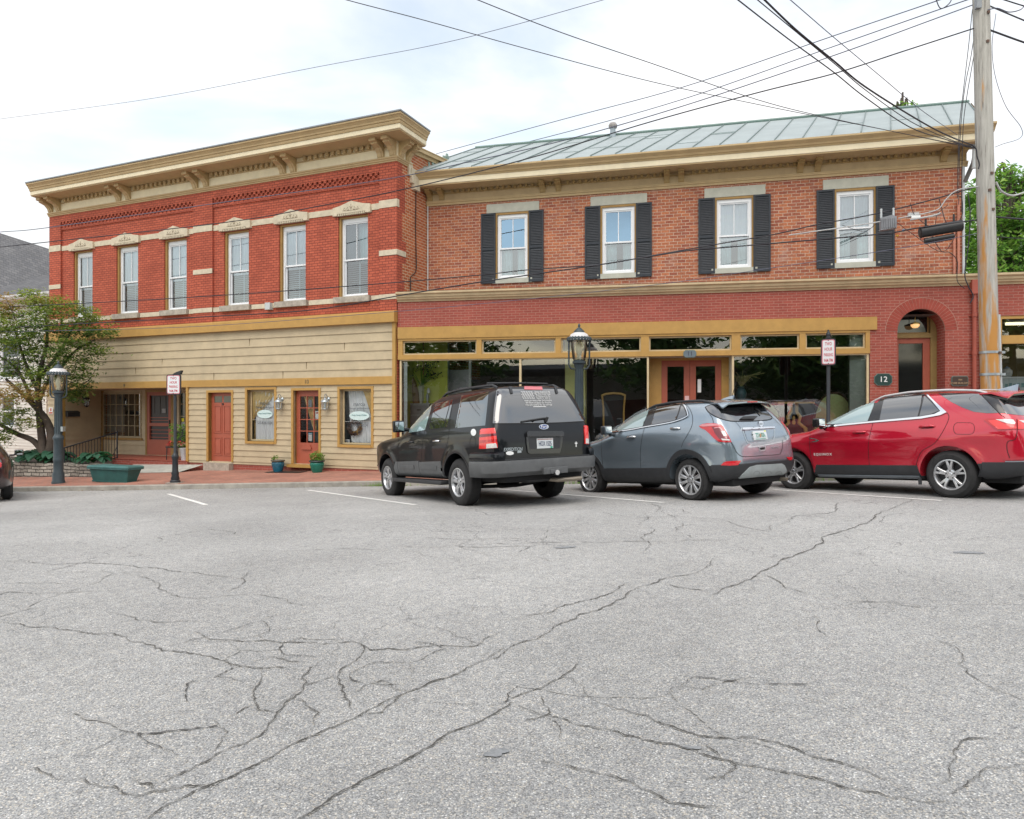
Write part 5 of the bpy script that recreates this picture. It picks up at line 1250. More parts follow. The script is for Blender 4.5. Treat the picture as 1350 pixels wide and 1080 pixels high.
g = MB(); g.lathe(F1.p(u_, -1.2, vz), [(0.07, 0.226), (0.065, 0.245), (0.015, 0.26), (0.015, 0.28)], 20); g.build('lid', mat('jar_blue', (0.25, 0.33, 0.45), 0.3), t, smooth=60)
for i, (x, lab, hop) in enumerate(((1284.5, 'red downpipe with a square rain head on the brick pier left of the utility pole', True), (1295, 'plain red downpipe half behind the wooden utility pole', False))):
 u = F1.u(x, 0.08); zt = F1.z(x, 385, 0.08)
 t = thing('downpipe', lab, 'downpipe', loc=F1.p(u, 0.08, -1.2))
 g = MB(); g.tube([F1.p(u, 0.08, -1.25), F1.p(u, 0.08, zt)], 0.045, 10); g.build('pipe', mat('pipe_red', (0.36, 0.085, 0.055), 0.5, var=0.12), t, smooth=50)
 for z in (zt - 0.55, zt - 1.45):
  g = MB(); g.tube([F1.p(u, 0.08, z - 0.04), F1.p(u, 0.08, z + 0.04)], 0.058, 10); g.box(F1, u - 0.09, u + 0.09, 0.0, 0.03, z - 0.015, z + 0.015); g.build('collar', mat('pipe_red', (0.36, 0.085, 0.055), 0.5, var=0.12), t, smooth=50)
 if hop:
  g = MB(); g.box(F1, u - 0.08, u + 0.08, 0.01, 0.16, zt - 0.05, zt + 0.28); g.build('rain_head', mat('pipe_red', (0.36, 0.085, 0.055), 0.5, var=0.12), t)
for x in (1263.5, 1258):
 u = F2.u(x, 0.04); g = MB(); g.tube([F2.p(u, 0.04, F2.z(x, 366, 0.04)), F2.p(u, 0.04, F2.z(x, 265 if x > 1260 else 300, 0.04))], 0.032, 8); g.build('conduit', mat('pipe_red_pale', (0.50, 0.20, 0.13), 0.6, var=0.2), RB, smooth=50)
u = U2R - 0.04; g = MB(); g.tube([F2.p(u, 0.03, 3.2), F2.p(u, 0.03, 6.0)], 0.03, 8); g.build('conduit', mat('pale_grey', (0.5, 0.53, 0.54), 0.5), RB, smooth=50)
g = MB(); pa, pb, pc = F2.P(1272, 240, 0.05), F2.P(1283, 215, 0.1), F2.P(1286, 200, 0.3); g.tube([pa, pb, pc], 0.05, 8); g.build('gutter_elbow', mat('gutter_brown', (0.12, 0.11, 0.10), 0.5), RB, smooth=50)
M_LAMP = mat('lamp_post_grey', (0.048, 0.068, 0.08), 0.45, var=0.2, scale=5, spec=0.4)
M_LAMPGL = glass_mat('lamp_glass', (0.93, 0.90, 0.78), 0.06)
M_POSTBLK = mat('post_black', (0.022, 0.027, 0.033), 0.4, var=0.2)
def street_lamp(label, px, py_base, Y, ztop):
 X = (px - CX) / F_PX * Y; zb = sz(X, Y); H = ztop - zb
 t = thing('street_lamp', label, 'street lamp', loc=(X, Y, zb), group='grey street lamps on the pavement')
 c = Vector((X, Y, zb)); s = H / 3.45
 g = MB()
 g.lathe(c, [(0.17 * s, 0), (0.17 * s, 0.05 * s), (0.15 * s, 0.09 * s), (0.15 * s, 0.28 * s), (0.125 * s, 0.34 * s), (0.125 * s, 0.62 * s), (0.135 * s, 0.66 * s), (0.125 * s, 0.70 * s), (0.12 * s, 1.22 * s), (0.14 * s, 1.27 * s), (0.14 * s, 1.31 * s), (0.125 * s, 1.34 * s), (0.095 * s, 1.4 * s), (0.085 * s, 2.45 * s), (0.11 * s, 2.5 * s), (0.12 * s, 2.55 * s)], 24)
 post = g.build('post', M_LAMP, t, smooth=35)
 g = MB()
 for k in range(12):                                                    # flutes: slim raised ribs on the shaft
  a = 2 * PI * k / 12; d = Vector((math.cos(a), math.sin(a), 0))
  g.tube([c + d * 0.097 * s + Vector((0, 0, 1.42 * s)), c + d * 0.086 * s + Vector((0, 0, 2.44 * s))], 0.010 * s, 5)
 g.build('flutes', M_LAMP, t, smooth=60)
 g = MB(); g.lathe(c, [(0.10 * s, 2.55 * s), (0.15 * s, 2.57 * s), (0.155 * s, 2.62 * s), (0.13 * s, 2.63 * s), (0.10 * s, 2.66 * s)], 20); g.build('collar', M_LAMP, t, smooth=40)
 g = MB()
 for sg in (-1, 1):
  q = lambda r, z: c + Vector((sg * r * s, 0, z * s))
  g.tube([q(0.10, 2.44), q(0.19, 2.46), q(0.235, 2.54), q(0.235, 2.62), q(0.235, 3.13)], 0.02 * s, 8)
 g.build('yoke', M_LAMP, t, smooth=50)
 g = MB(); g.lathe(c, [(0.13 * s, 2.64 * s), (0.155 * s, 2.72 * s), (0.185 * s, 2.95 * s), (0.19 * s, 3.12 * s)], 24, cap=False); g.build('globe', M_LAMPGL, t, smooth=60)
 g = MB(); g.lathe(c, [(0.05 * s, 2.66 * s), (0.05 * s, 2.74 * s), (0.045 * s, 2.76 * s), (0.075 * s, 2.83 * s), (0.07 * s, 2.92 * s), (0.03 * s, 3.04 * s), (0.008 * s, 3.10 * s)], 14); g.build('bulb', mat('bulb_white', (0.8, 0.8, 0.72), 0.4), t, smooth=60)
 g = MB(); g.lathe(c, [(0.265 * s, 3.10 * s), (0.27 * s, 3.12 * s), (0.24 * s, 3.15 * s), (0.19 * s, 3.24 * s), (0.13 * s, 3.275 * s)], 28); cap = g.build('cap', mat('lamp_cap_white', (0.62, 0.62, 0.63), 0.5, var=0.15), t, smooth=50)
 g = MB()
 for k in range(22):
  a = 2 * PI * k / 22; p = c + Vector((0.25 * s * math.cos(a), 0.25 * s * math.sin(a), 3.135 * s)); g.lathe(p, [(0.03 * s, -0.05 * s), (0.04 * s, 0), (0.03 * s, 0.03 * s), (0.005, 0.045 * s)], 8)
 g.build('scalloped_rim', M_LAMP, cap, smooth=50)
 g = MB(); g.lathe(c, [(0.13 * s, 3.276 * s), (0.12 * s, 3.31 * s), (0.05 * s, 3.38 * s), (0.02 * s, 3.40 * s), (0.03 * s, 3.43 * s), (0.028 * s, 3.455 * s), (0.008 * s, 3.49 * s)], 16); g.build('finial', M_LAMP, cap, smooth=50)
 g = MB(); g.box(Frame(Y, 0), X + 0.10, X + 0.16, -0.06, 0.06, zb + 1.48 * s, zb + 1.62 * s) if px < 200 else g.box(Frame(Y, 0), X + 0.10, X + 0.13, -0.05, 0.05, zb + 0.9, zb + 1.0)
 g.build('socket_box', M_SILVER, t)
street_lamp('grey street lamp standing beside the leafy tree and stone planter at the left', 77, 638, 19.1, 1.32)
street_lamp('grey street lamp standing behind the black car in front of the long shop window', 763.5, 0, 16.1, 1.99)
def parking_sign(label, px, Y, ztop, zp0, zp1, w, yaw, finial):
 X = (px - CX) / F_PX * Y; zb = sz(X, Y)
 t = thing('parking_sign', label, 'road sign', loc=(X, Y, zb), rotz=yaw, group='two hour parking signs')
 c = Vector((X, Y, zb)); H = ztop - zb
 g = MB(); g.lathe(c, [(0.24, 0.0), (0.24, 0.02)], 4, rot=PI / 4 + yaw); g.build('foot_plate', M_KERB, t)
 g = MB(); g.lathe(c, [(0.13, 0.02), (0.13, 0.06), (0.10, 0.09), (0.11, 0.12), (0.085, 0.2), (0.095, 0.26), (0.075, 0.32), (0.07, 0.62), (0.085, 0.66), (0.085, 0.72), (0.06, 0.76), (0.04, 0.8), (0.04, H - 0.02)], 16); g.build('post', M_POSTBLK, t, smooth=40)
 U = Vector((math.cos(yaw), math.sin(yaw), 0)); F = Frame(0, 0, origin=(X, Y), U=U.xy); pw = w / 2
 def rr(k, r=0.05):
  pts = []
  for (cx, cz, a0) in ((pw - r - k, zp0 + r + k, -PI / 2), (pw - r - k, zp1 - r - k, 0), (-pw + r + k, zp1 - r - k, PI / 2), (-pw + r + k, zp0 + r + k, PI)):
   pts += [(cx + r * math.cos(a0 + PI / 2 * q / 4), cz + r * math.sin(a0 + PI / 2 * q / 4)) for q in range(5)]
  return pts
 g = MB(); g.prism(F, rr(0), 0.04, 0.075); fr = g.build('backing_frame', M_POSTBLK, t)
 g = MB(); g.prism(F, rr(0.022, 0.04), 0.07, 0.079); g.build('border', mat('sign_pink', (0.62, 0.22, 0.26), 0.5, var=0.08), t)
 g = MB(); g.prism(F, rr(0.040, 0.03), 0.07, 0.081); g.build('face', mat('sign_white', (0.74, 0.77, 0.79), 0.4, var=0.03), t)
 M_RED = mat('sign_red', (0.50, 0.03, 0.05), 0.5, var=0.08); hh = zp1 - zp0
 for q, s in ((0.80, 'TWO'), (0.60, 'HOUR'), (0.39, 'PARKING'), (0.18, '9AM-7PM')):
  put_text('lettering', s, hh * 0.17, F.p(0, 0.082, zp0 + hh * q), U, (0, 0, 1), M_RED, t, 0.001, 0.0012, sx=0.82 * (w / 0.40) * (1 if len(s) < 5 else 0.8) * (0.52 / hh))
 g = MB()
 for q in (0.07, 0.93): g.lathe(F.p(0, 0.081, zp0 + hh * q), [(0.011, 0), (0.011, 0.004)], 8, M=Matrix(((U.x, 0, F.N.x), (U.y, 0, F.N.y), (0, 1, 0))).to_4x4())
 g.build('bolts', M_POSTBLK, t)
 g = MB()
 if finial: g.lathe(Vector((X, Y, ztop - 0.16)), [(0.05, -0.02), (0.055, 0.03), (0.035, 0.05), (0.05, 0.09), (0.045, 0.12), (0.02, 0.16), (0.02, 0.2)], 12)
 else: g.prism(F, [(-0.05, zp1 + 0.003), (0.16, zp1 + 0.003), (0.2, zp1 + 0.11), (0.05, zp1 + 0.06)], -0.05, 0.05)
 g.build('finial', M_POSTBLK, t, smooth=40)
parking_sign('two hour parking sign on a black post beside the green planter box', 231, 18.0, 0.98, 0.39, 0.92, 0.40, -0.12, False)
parking_sign('two hour parking sign on a black post rising behind the red car', 1092, 14.9, 1.70, 0.96, 1.54, 0.30, -0.42, True)
FPx = Frame(18.75 - 0.36 * 11.1, 0.36)
pu0, pu1 = FPx.u(118), FPx.u(169); pz = sz(FPx.p((pu0 + pu1) / 2, -0.3, 0).x, FPx.p((pu0 + pu1) / 2, -0.3, 0).y)
ptop = FPx.z(140, 614.5)
t = thing('planter_box', 'green lidded planter box standing on the brick pavement before the porch', 'planter', loc=FPx.p((pu0 + pu1) / 2, -0.35, pz), rotz=math.atan2(FPx.U.y, FPx.U.x))
M_PLANT = mat('planter_green', (0.022, 0.105, 0.098), 0.5, var=0.2, scale=5)
pd = 0.42
g = MB(); b = 0.09
lo = [(pu0 + b, -b * 0.4), (pu1 - b, -b * 0.4), (pu1 - b, -pd + b), (pu0 + b, -pd + b)]; hi = [(pu0, 0), (pu1, 0), (pu1, -pd), (pu0, -pd)]
zl, zh = pz + 0.005, ptop - 0.10
for i in range(4):
 (a, c), (e, f) = lo[i], lo[(i + 1) % 4]; (a2, c2), (e2, f2) = hi[i], hi[(i + 1) % 4]
 g.face([FPx.p(a, c, zl), FPx.p(e, f, zl), FPx.p(e2, f2, zh), FPx.p(a2, c2, zh)])
g.face([FPx.p(u, d, zh) for u, d in hi]); g.build('tub', M_PLANT, t)
g = MB(); g.box(FPx, lo[0][0] - 0.02, lo[1][0] + 0.02, lo[2][1] - 0.02, lo[0][1] + 0.02, pz, pz + 0.035); g.build('foot', M_PLANT, t)
g = MB(); k = 0.04
rows = []
for (e, z) in ((0.02, zh + 0.002), (0.045, zh + 0.01), (0.045, zh + 0.03), (0.03, zh + 0.035), (0.05, zh + 0.045), (0.05, zh + 0.075), (0.02, ptop), (-0.03, ptop + 0.012)):
 rows.append([FPx.p(pu0 - e, e, z), FPx.p(pu1 + e, e, z), FPx.p(pu1 + e, -pd - e, z), FPx.p(pu0 - e, -pd - e, z)])
g.grid(rows, closed=True); g.face(rows[-1]); g.build('lid', mat('planter_green_pale', (0.055, 0.16, 0.155), 0.55, var=0.25, scale=6), t)
LEAFM = {}
def leaf_mat(name, col, var=0.25):
 if name in MATS: return MATS[name]
 m = mat(name, col, 0.6, var=var, scale=3, spec=0.3); nt = m.node_tree; N, L = nt.nodes, nt.links
 tr = N.new('ShaderNodeBsdfTranslucent'); tr.inputs[0].default_value = (min(1, col[0] * 1.5), min(1, col[1] * 1.5), col[2], 1); mx = N.new('ShaderNodeMixShader'); mx.inputs[0].default_value = 0.4
 L.new(N['Principled BSDF'].outputs[0], mx.inputs[1]); L.new(tr.outputs[0], mx.inputs[2]); L.new(mx.outputs[0], N['Material Output'].inputs[0]); return m
LG1 = leaf_mat('leaf_dark', (0.06, 0.125, 0.045)); LG2 = leaf_mat('leaf_mid', (0.135, 0.215, 0.06)); LG3 = leaf_mat('leaf_light', (0.27, 0.34, 0.08)); LG4 = leaf_mat('leaf_rust', (0.34, 0.235, 0.10))
LB1 = leaf_mat('leaf_bright_dark', (0.075, 0.17, 0.035)); LB2 = leaf_mat('leaf_bright', (0.16, 0.32, 0.06)); LB3 = leaf_mat('leaf_bright_light', (0.27, 0.42, 0.11))
def leaf(mb, r, c, size, mi, flat=0.5):
 a = r.uniform(0, 2 * PI); tl = r.gauss(0, flat)
 d = Vector((math.cos(a), math.sin(a), math.sin(tl) * 0.9)).normalized()
 s = Vector((-math.sin(a), math.cos(a), r.gauss(0, flat))).normalized()
 L_ = size * r.uniform(0.7, 1.35); w = L_ * 0.42
 mb.face([c - d * L_ * 0.5, c + s * w * 0.5 - d * L_ * 0.05, c + d * L_ * 0.5, c - s * w * 0.5 - d * L_ * 0.05], mi=mi)
def pot(label, px, pyb, ytop, rad, body, glaze, d, big):
 u = FL.u(px, d); p = FL.p(u, d, 0); zb = sz(p.x, p.y); c = Vector((p.x, p.y, zb)); h = FL.z(px, ytop, d) - zb
 t = thing('plant_pot', label, 'plant pot', loc=c, group='glazed pots by the door')
 g = MB(); g.lathe(c, [(rad * 0.62, 0.0), (rad * 0.8, h * 0.25), (rad * 0.97, h * 0.62), (rad * 0.95, h * 0.8), (rad * 0.86, h * 0.86)], 28); g.build('pot', body, t, smooth=60)
 g = MB(); g.lathe(c, [(rad * 0.86, h * 0.86), (rad * 1.05, h * 0.89), (rad * 1.09, h * 0.95), (rad * 1.03, h), (rad * 0.9, h), (rad * 0.86, h * 0.93)], 28, cap=False); g.build('rim', glaze, t, smooth=50)
 g = MB(); g.lathe(c, [(rad * 0.1, h * 0.9), (rad * 0.9, h * 0.91)], 20); g.build('soil', mat('soil', (0.05, 0.035, 0.025), 0.95), t)
 g = MB(); r = random.Random(px)
 for k in range(260 if big else 40):
  a, rr = r.uniform(0, 2 * PI), rad * 1.0 * math.sqrt(r.random()); hh = r.uniform(0.0, 0.24 if big else 0.13) * (1.2 - rr / rad * 0.5)
  ox = 0 if big else -rad * 0.45
  leaf(g, r, c + Vector(((rr * math.cos(a)) * (1 if big else 0.5) + ox, rr * math.sin(a) * (1 if big else 0.5), h + hh)), 0.09, r.choice((0, 1, 1, 2)), 0.7)
 g.build('leaves', [LG2, LB2, LB3], t)
pot('blue and brown glazed pot with a small sprig left of the glazed orange door', 366.5, 623, 606.5, 0.19, mat('glaze_blue', (0.02, 0.13, 0.20), 0.2, var=0.7, scale=2.2), mat('glaze_brown', (0.10, 0.09, 0.065), 0.4), 0.35, False)
pot('teal glazed pot with a leafy green plant before the glazed orange door', 418, 624, 607, 0.205, mat('glaze_teal', (0.01, 0.16, 0.115), 0.22, var=0.25), mat('glaze_rim_dark', (0.03, 0.045, 0.045), 0.4), 0.42, True)
p = FL.p((D2[0] + D2[1]) / 2 - 0.1, 0.5, 0); g = MB(); zz = lambda u, d: sz(FL.p(u, d, 0).x, FL.p(u, d, 0).y) + 0.012
q = [(D2[0] - 0.55, 0.28), (D2[0] - 0.55, 0.66), (D2[1] - 0.2, 0.66), (D2[1] - 0.2, 0.28)]
t = thing('door_mat', 'black rubber mat on the pavement before the glazed orange door', 'door mat', loc=p)
g.face([FL.p(u, d, zz(u, d)) for u, d in q]); g.build('mat_sheet', M_BLACK, t)
u = FL.u(248.0 - 3.5, 0.0); c = FL.p(FL.u(243.5, -0.15), -0.15, -1.635)
t = thing('flower_pot', 'white pot of red flowers on the porch at the corner of the clapboards', 'flower pot', loc=c)
g = MB(); g.lathe(c, [(0.10, 0.0), (0.15, 0.36), (0.16, 0.37), (0.16, 0.4)], 20); g.build('pot', mat('pot_white', (0.62, 0.66, 0.70), 0.5), t, smooth=50)
g = MB(); r = random.Random(5)
for k in range(420):
 a, rr = r.uniform(0, 2 * PI), 0.36 * math.sqrt(r.random()); leaf(g, r, c + Vector((rr * math.cos(a) - 0.12, rr * math.sin(a) * 0.6, 0.42 + r.uniform(0, 0.75))), 0.10, r.choice((0, 1, 1)), 0.8)
g.build('leaves', [LG2, LB2], t)
g = MB()
for k in range(60): leaf(g, r, c + Vector((r.uniform(-0.5, 0.12), -0.12 + r.uniform(-0.1, 0.1), 0.52 + r.uniform(-0.05, 0.1))), 0.09, 0, 0.8)
g.build('flowers', mat('flower_red', (0.55, 0.03, 0.03), 0.6), t)
c = FL.p(FL.u(231, -0.1), -0.1, -1.635)
t = thing('folding_chair', 'small black folding chair on the porch behind the parking sign', 'chair', loc=c)
g = MB(); F_ = Frame(0, 0, origin=c.xy, U=FL.U)
g.box(F_, -0.2, 0.32, -0.2, 0.2, c.z + 0.40, c.z + 0.44); g.build('seat', M_BLACK, t)
g = MB(); g.box(F_, -0.22, 0.30, -0.26, -0.23, c.z + 0.55, c.z + 0.92); g.build('backrest', M_BLACK, t)
for a in (-0.19, 0.3):
 for b in (-0.24, 0.17):
  g = MB(); g.tube([F_.p(a, b, c.z), F_.p(a, b * 0.9, c.z + (0.9 if b < 0 else 0.42))], 0.014, 6); g.build('leg', M_BLACK, t)
A0, A1 = FL.P(154.5, 605.5, 0.04), FL.P(154.5, 570, 0.04)
Yb = 21.3; kx = (84.5 - CX) / F_PX; B0 = Vector((kx * Yb, Yb, 0)); B0.z = sz(B0.x, B0.y); B1 = B0 + Vector((0, 0, (628 - 591) / F_PX * Yb))
t = thing('hand_railing', 'black iron railing sloping down from the porch to the street lamp', 'railing', loc=B0)
for P0, P1, nm in ((A0, A1 + Vector((0, 0, 0.05)), 'post'), (B0, B1, 'post')):
 g = MB(); g.tube([P0, P1], 0.024, 6); g.build(nm, M_POSTBLK, t)
g = MB(); g.tube([A1, B1], 0.024, 6); g.build('top_rail', M_POSTBLK, t)
lo0, lo1 = A0 + Vector((0, 0, 0.06)), B0 + Vector((0, 0, 0.12))
g = MB(); g.tube([lo0, lo1], 0.018, 6); g.build('bottom_rail', M_POSTBLK, t)
for k in range(1, 18):
 s = k / 18; g = MB(); g.tube([lo0.lerp(lo1, s), A1.lerp(B1, s)], 0.010, 5); g.build('baluster', M_POSTBLK, t)
g = MB(); g.tube([A0 + Vector((-0.02, 0, 0.12)), A0 + Vector((0.0, 0, 0.12)).lerp(B0, 0.0) + Vector((-0.35, 0.12, 0.0)) * 0.5, A1.lerp(A0, 0.5)], 0.012, 5); g.build('brace', M_POSTBLK, t)
g = MB(); q = [(FL.u(180), 0.10), (FL.u(185), 1.25), (FL.u(262), 0.75), (FL.u(272), 0.10)]
n = 10; rows = []
for i in range(n + 1):
 s = i / n; a = (q[0][0] + (q[3][0] - q[0][0]) * s, 0.10); b = (q[1][0] + (q[2][0] - q[1][0]) * s, q[1][1] + (q[2][1] - q[1][1]) * s)
 row = []
 for j in range(4):
  w = j / 3; u, d = a[0] + (b[0] - a[0]) * w, a[1] + (b[1] - a[1]) * w; pp = FL.p(u, d, 0)
  row.append(FL.p(u, d, sz(pp.x, pp.y) + 0.012 + 0.16 * (1 - w)))
 rows.append(row)
g.grid(rows); tag(g.build('concrete_ramp', mat('ramp_concrete', (0.42, 0.42, 0.38), 0.9, var=0.2, scale=4), smooth=50), kind='structure')
g = MB(); r = random.Random(77)
for k in range(420):
 x = r.choice((r.uniform(-11.5, 11), r.gauss(-10.4, 0.5), r.gauss(-3.0, 0.4), r.gauss(2.2, 0.6))); y = kerb_y(x) - abs(r.gauss(0, 0.10)) - 0.015
 leaf(g, r, Vector((x, y, gz(x, y) + 0.012)), 0.05, r.choice((0, 1)), 0.15)
for k in range(260):
 x = r.choice((r.gauss(-3.15, 0.28), r.gauss(1.75, 0.3), r.gauss(6.0, 0.4))); y = kerb_y(x) - abs(r.gauss(0, 0.03)) - 0.01; p = Vector((x, y, gz(x, y))); q = Vector((r.gauss(0, 0.04), r.gauss(0, 0.03), r.uniform(0.05, 0.15)))
 g.face([p, p + Vector((0.012, 0, 0)), p + q], mi=2)
tag(g.build('gutter_litter', [mat('dead_leaf', (0.22, 0.13, 0.06), 0.9, var=0.4), mat('dead_leaf_dark', (0.10, 0.065, 0.035), 0.9, var=0.4), LB2]), 'scattered dead leaves and grass tufts along the kerb gutter', 'litter', kind='stuff')
M_STONEW = brick_mat('planter_stone', (0.20, 0.185, 0.16), (0.34, 0.32, 0.28), (0.05, 0.045, 0.04), bw=0.34, bh=0.10, ms=0.014, stain=0.4, var=0.6, squash_noise=0.03)
FW = Frame(20.8 - 0.36 * 13.3, 0.36)
wl, wr = FW.u(10), FW.u(143)
t = thing('stone_planter', 'low dry stone wall holding the flower bed beside the porch', 'planter', loc=FW.p((wl + wr) / 2, 0, -2.1))
wtop = FW.z(60, 611)
g = MB(); r = random.Random(3); n = 24; rows = []
for j, (d, zf) in enumerate(((0.02, 0), (0.0, 0.3), (0.01, 0.7), (-0.01, 0.97), (-0.06, 1.0), (-0.35, 1.0), (-0.35, 0.5))):
 row = []
 for i in range(n + 1):
  u = wl + (wr - wl) * i / n; pp = FW.p(u, d, 0); zb = sz(pp.x, pp.y) - 0.05; tp = wtop + 0.02 * (i / n)
  row.append(FW.p(u, d + r.uniform(-0.025, 0.025), zb + (tp - zb) * zf + r.uniform(-0.012, 0.012)))
 rows.append(row)
uvr = [[(wl + (wr - wl) * i / n, [0, .12, .3, .42, .47, .76, .95][j]) for i in range(n + 1)] for j in range(7)]
g.grid(rows, uvr); g.build('stone_wall', M_STONEW, t, smooth=30)
g = MB(); g.face([FW.p(wl, -0.3, wtop - 0.05), FW.p(wr, -0.3, wtop - 0.05), FL.p(FL.u(143), 0.01, wtop - 0.05), FL.p(UL - 2.5, 0.01, wtop - 0.05)]); g.build('soil', mat('soil', (0.05, 0.035, 0.025), 0.95), t)
M_HOSTA = leaf_mat('hosta_leaf', (0.035, 0.125, 0.07), 0.3); M_HOSTA2 = leaf_mat('hosta_leaf_blue', (0.06, 0.17, 0.11), 0.3)
def hosta(label, u, d, R, n, seed):
 c = FW.p(u, d, wtop - 0.06); t = thing('hosta_plant', label, 'plant', loc=c, group='hostas in the stone planter')
 g = MB(); r = random.Random(seed)
 for k in range(n):
  a = r.uniform(0, 2 * PI); el = r.uniform(0.1, 1.2); L_ = r.uniform(0.28, 0.42) * R / 0.5; st = R * r.uniform(0.2, 0.6)
  d0 = Vector((math.cos(a), math.sin(a), 0)); s = Vector((-math.sin(a), math.cos(a), 0))
  base = c + d0 * st * math.cos(el) + Vector((0, 0, 0.12 + st * math.sin(el) * 0.8))
  rows = []
  for i in range(7):
   q = i / 6; w = L_ * 0.36 * math.sin(PI * (q * 0.92 + 0.06)) ** 0.75; z = 0.25 * L_ * math.sin(q * 1.4 + el * 0.6) - 0.45 * L_ * q * q
   ctr = base + d0 * L_ * q + Vector((0, 0, z))
   rows.append([ctr - s * w + Vector((0, 0, w * 0.25)), ctr, ctr + s * w + Vector((0, 0, w * 0.25))])
  g.grid(rows, mi=r.choice((0, 0, 1)))
 g.build('leaves', [M_HOSTA, M_HOSTA2], t, smooth=60)
hosta('broad leaved hosta at the left end of the stone planter by the parked dark car', FW.u(30), -0.5, 0.62, 46, 1)
hosta('broad leaved hosta in the stone planter just left of the street lamp', FW.u(55), -0.45, 0.55, 40, 2)
hosta('hosta in the stone planter seen through the iron railing', FW.u(104), -0.5, 0.5, 34, 3)
def limb(mb, pts, r0, r1, n=8):
 P = [Vector(p) for p in pts]; Q = []
 for i in range(len(P) - 1):
  p0, p1, p2, p3 = P[max(i - 1, 0)], P[i], P[i + 1], P[min(i + 2, len(P) - 1)]
  for k in range(5):
   t = k / 5; Q.append(0.5 * ((2 * p1) + (p2 - p0) * t + (2 * p0 - 5 * p1 + 4 * p2 - p3) * t * t + (3 * p1 - p0 - 3 * p2 + p3) * t ** 3))
 Q.append(P[-1]); rr = [r0 + (r1 - r0) * i / (len(Q) - 1) for i in range(len(Q))]
 mb.tube(Q, rr, n)
 return Q
M_BARK = mat('bark_grey_brown', (0.075, 0.06, 0.048), 0.9, var=0.4, scale=5, bump=0.5, bscale=22)
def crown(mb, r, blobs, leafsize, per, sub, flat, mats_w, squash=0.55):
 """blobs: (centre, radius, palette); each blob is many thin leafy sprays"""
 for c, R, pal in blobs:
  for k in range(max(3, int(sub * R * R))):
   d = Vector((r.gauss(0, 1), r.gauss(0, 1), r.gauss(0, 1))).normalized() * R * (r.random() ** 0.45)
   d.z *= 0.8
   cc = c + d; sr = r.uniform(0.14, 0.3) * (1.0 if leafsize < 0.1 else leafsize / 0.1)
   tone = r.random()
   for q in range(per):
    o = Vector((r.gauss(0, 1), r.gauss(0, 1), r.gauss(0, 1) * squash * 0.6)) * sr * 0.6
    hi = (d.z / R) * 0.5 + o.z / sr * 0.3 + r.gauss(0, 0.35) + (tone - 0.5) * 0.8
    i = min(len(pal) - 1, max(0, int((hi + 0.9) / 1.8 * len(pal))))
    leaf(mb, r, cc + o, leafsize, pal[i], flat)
TY = 21.6
def TP(x, y, Y=TY): return Vector(((x - CX) / F_PX * Y, Y, (CY - y) / F_PX * Y))
tb = TP(69, 617)
t = thing('maple_tree', 'small spreading maple with green and rusty leaves beside the left street lamp', 'tree', loc=tb)
g = MB()
limb(g, [TP(68, 622), TP(66, 600), TP(68, 575), TP(60, 552), TP(45, 535), TP(30, 520), TP(8, 500)], 0.17, 0.04)
limb(g, [TP(64, 622), TP(58, 600), TP(55, 575), TP(52, 545), TP(50, 510), TP(55, 480), TP(62, 450), TP(60, 415)], 0.15, 0.03)
limb(g, [TP(62, 604), TP(45, 582), TP(22, 572), TP(0, 560), TP(-25, 548)], 0.11, 0.04)
limb(g, [TP(51, 530), TP(62, 505), TP(80, 485), TP(100, 462), TP(125, 448)], 0.07, 0.02)
limb(g, [TP(50, 515), TP(38, 490), TP(28, 462), TP(18, 430)], 0.07, 0.02)
limb(g, [TP(53, 495), TP(75, 470), TP(92, 440), TP(105, 418)], 0.06, 0.02)
limb(g, [TP(45, 535), TP(30, 500), TP(15, 480), TP(-10, 465)], 0.06, 0.02)
r = random.Random(21)
for k in range(34):
 a = TP(r.uniform(10, 110), r.uniform(410, 520), TY + r.uniform(-0.6, 0.6)); b = a + Vector((r.uniform(-0.8, 0.8), r.uniform(-0.4, 0.4), r.uniform(0.0, 0.7)))
 limb(g, [a, (a + b) / 2 + Vector((0.05, 0, -0.05)), b], 0.018, 0.006, 5)
g.build('trunk', M_BARK, t, smooth=60)
DK, MX, YL, RU = [0, 1, 1, 2], [0, 1, 1, 2, 2], [1, 2, 2, 2, 3], [2, 3, 3, 3]
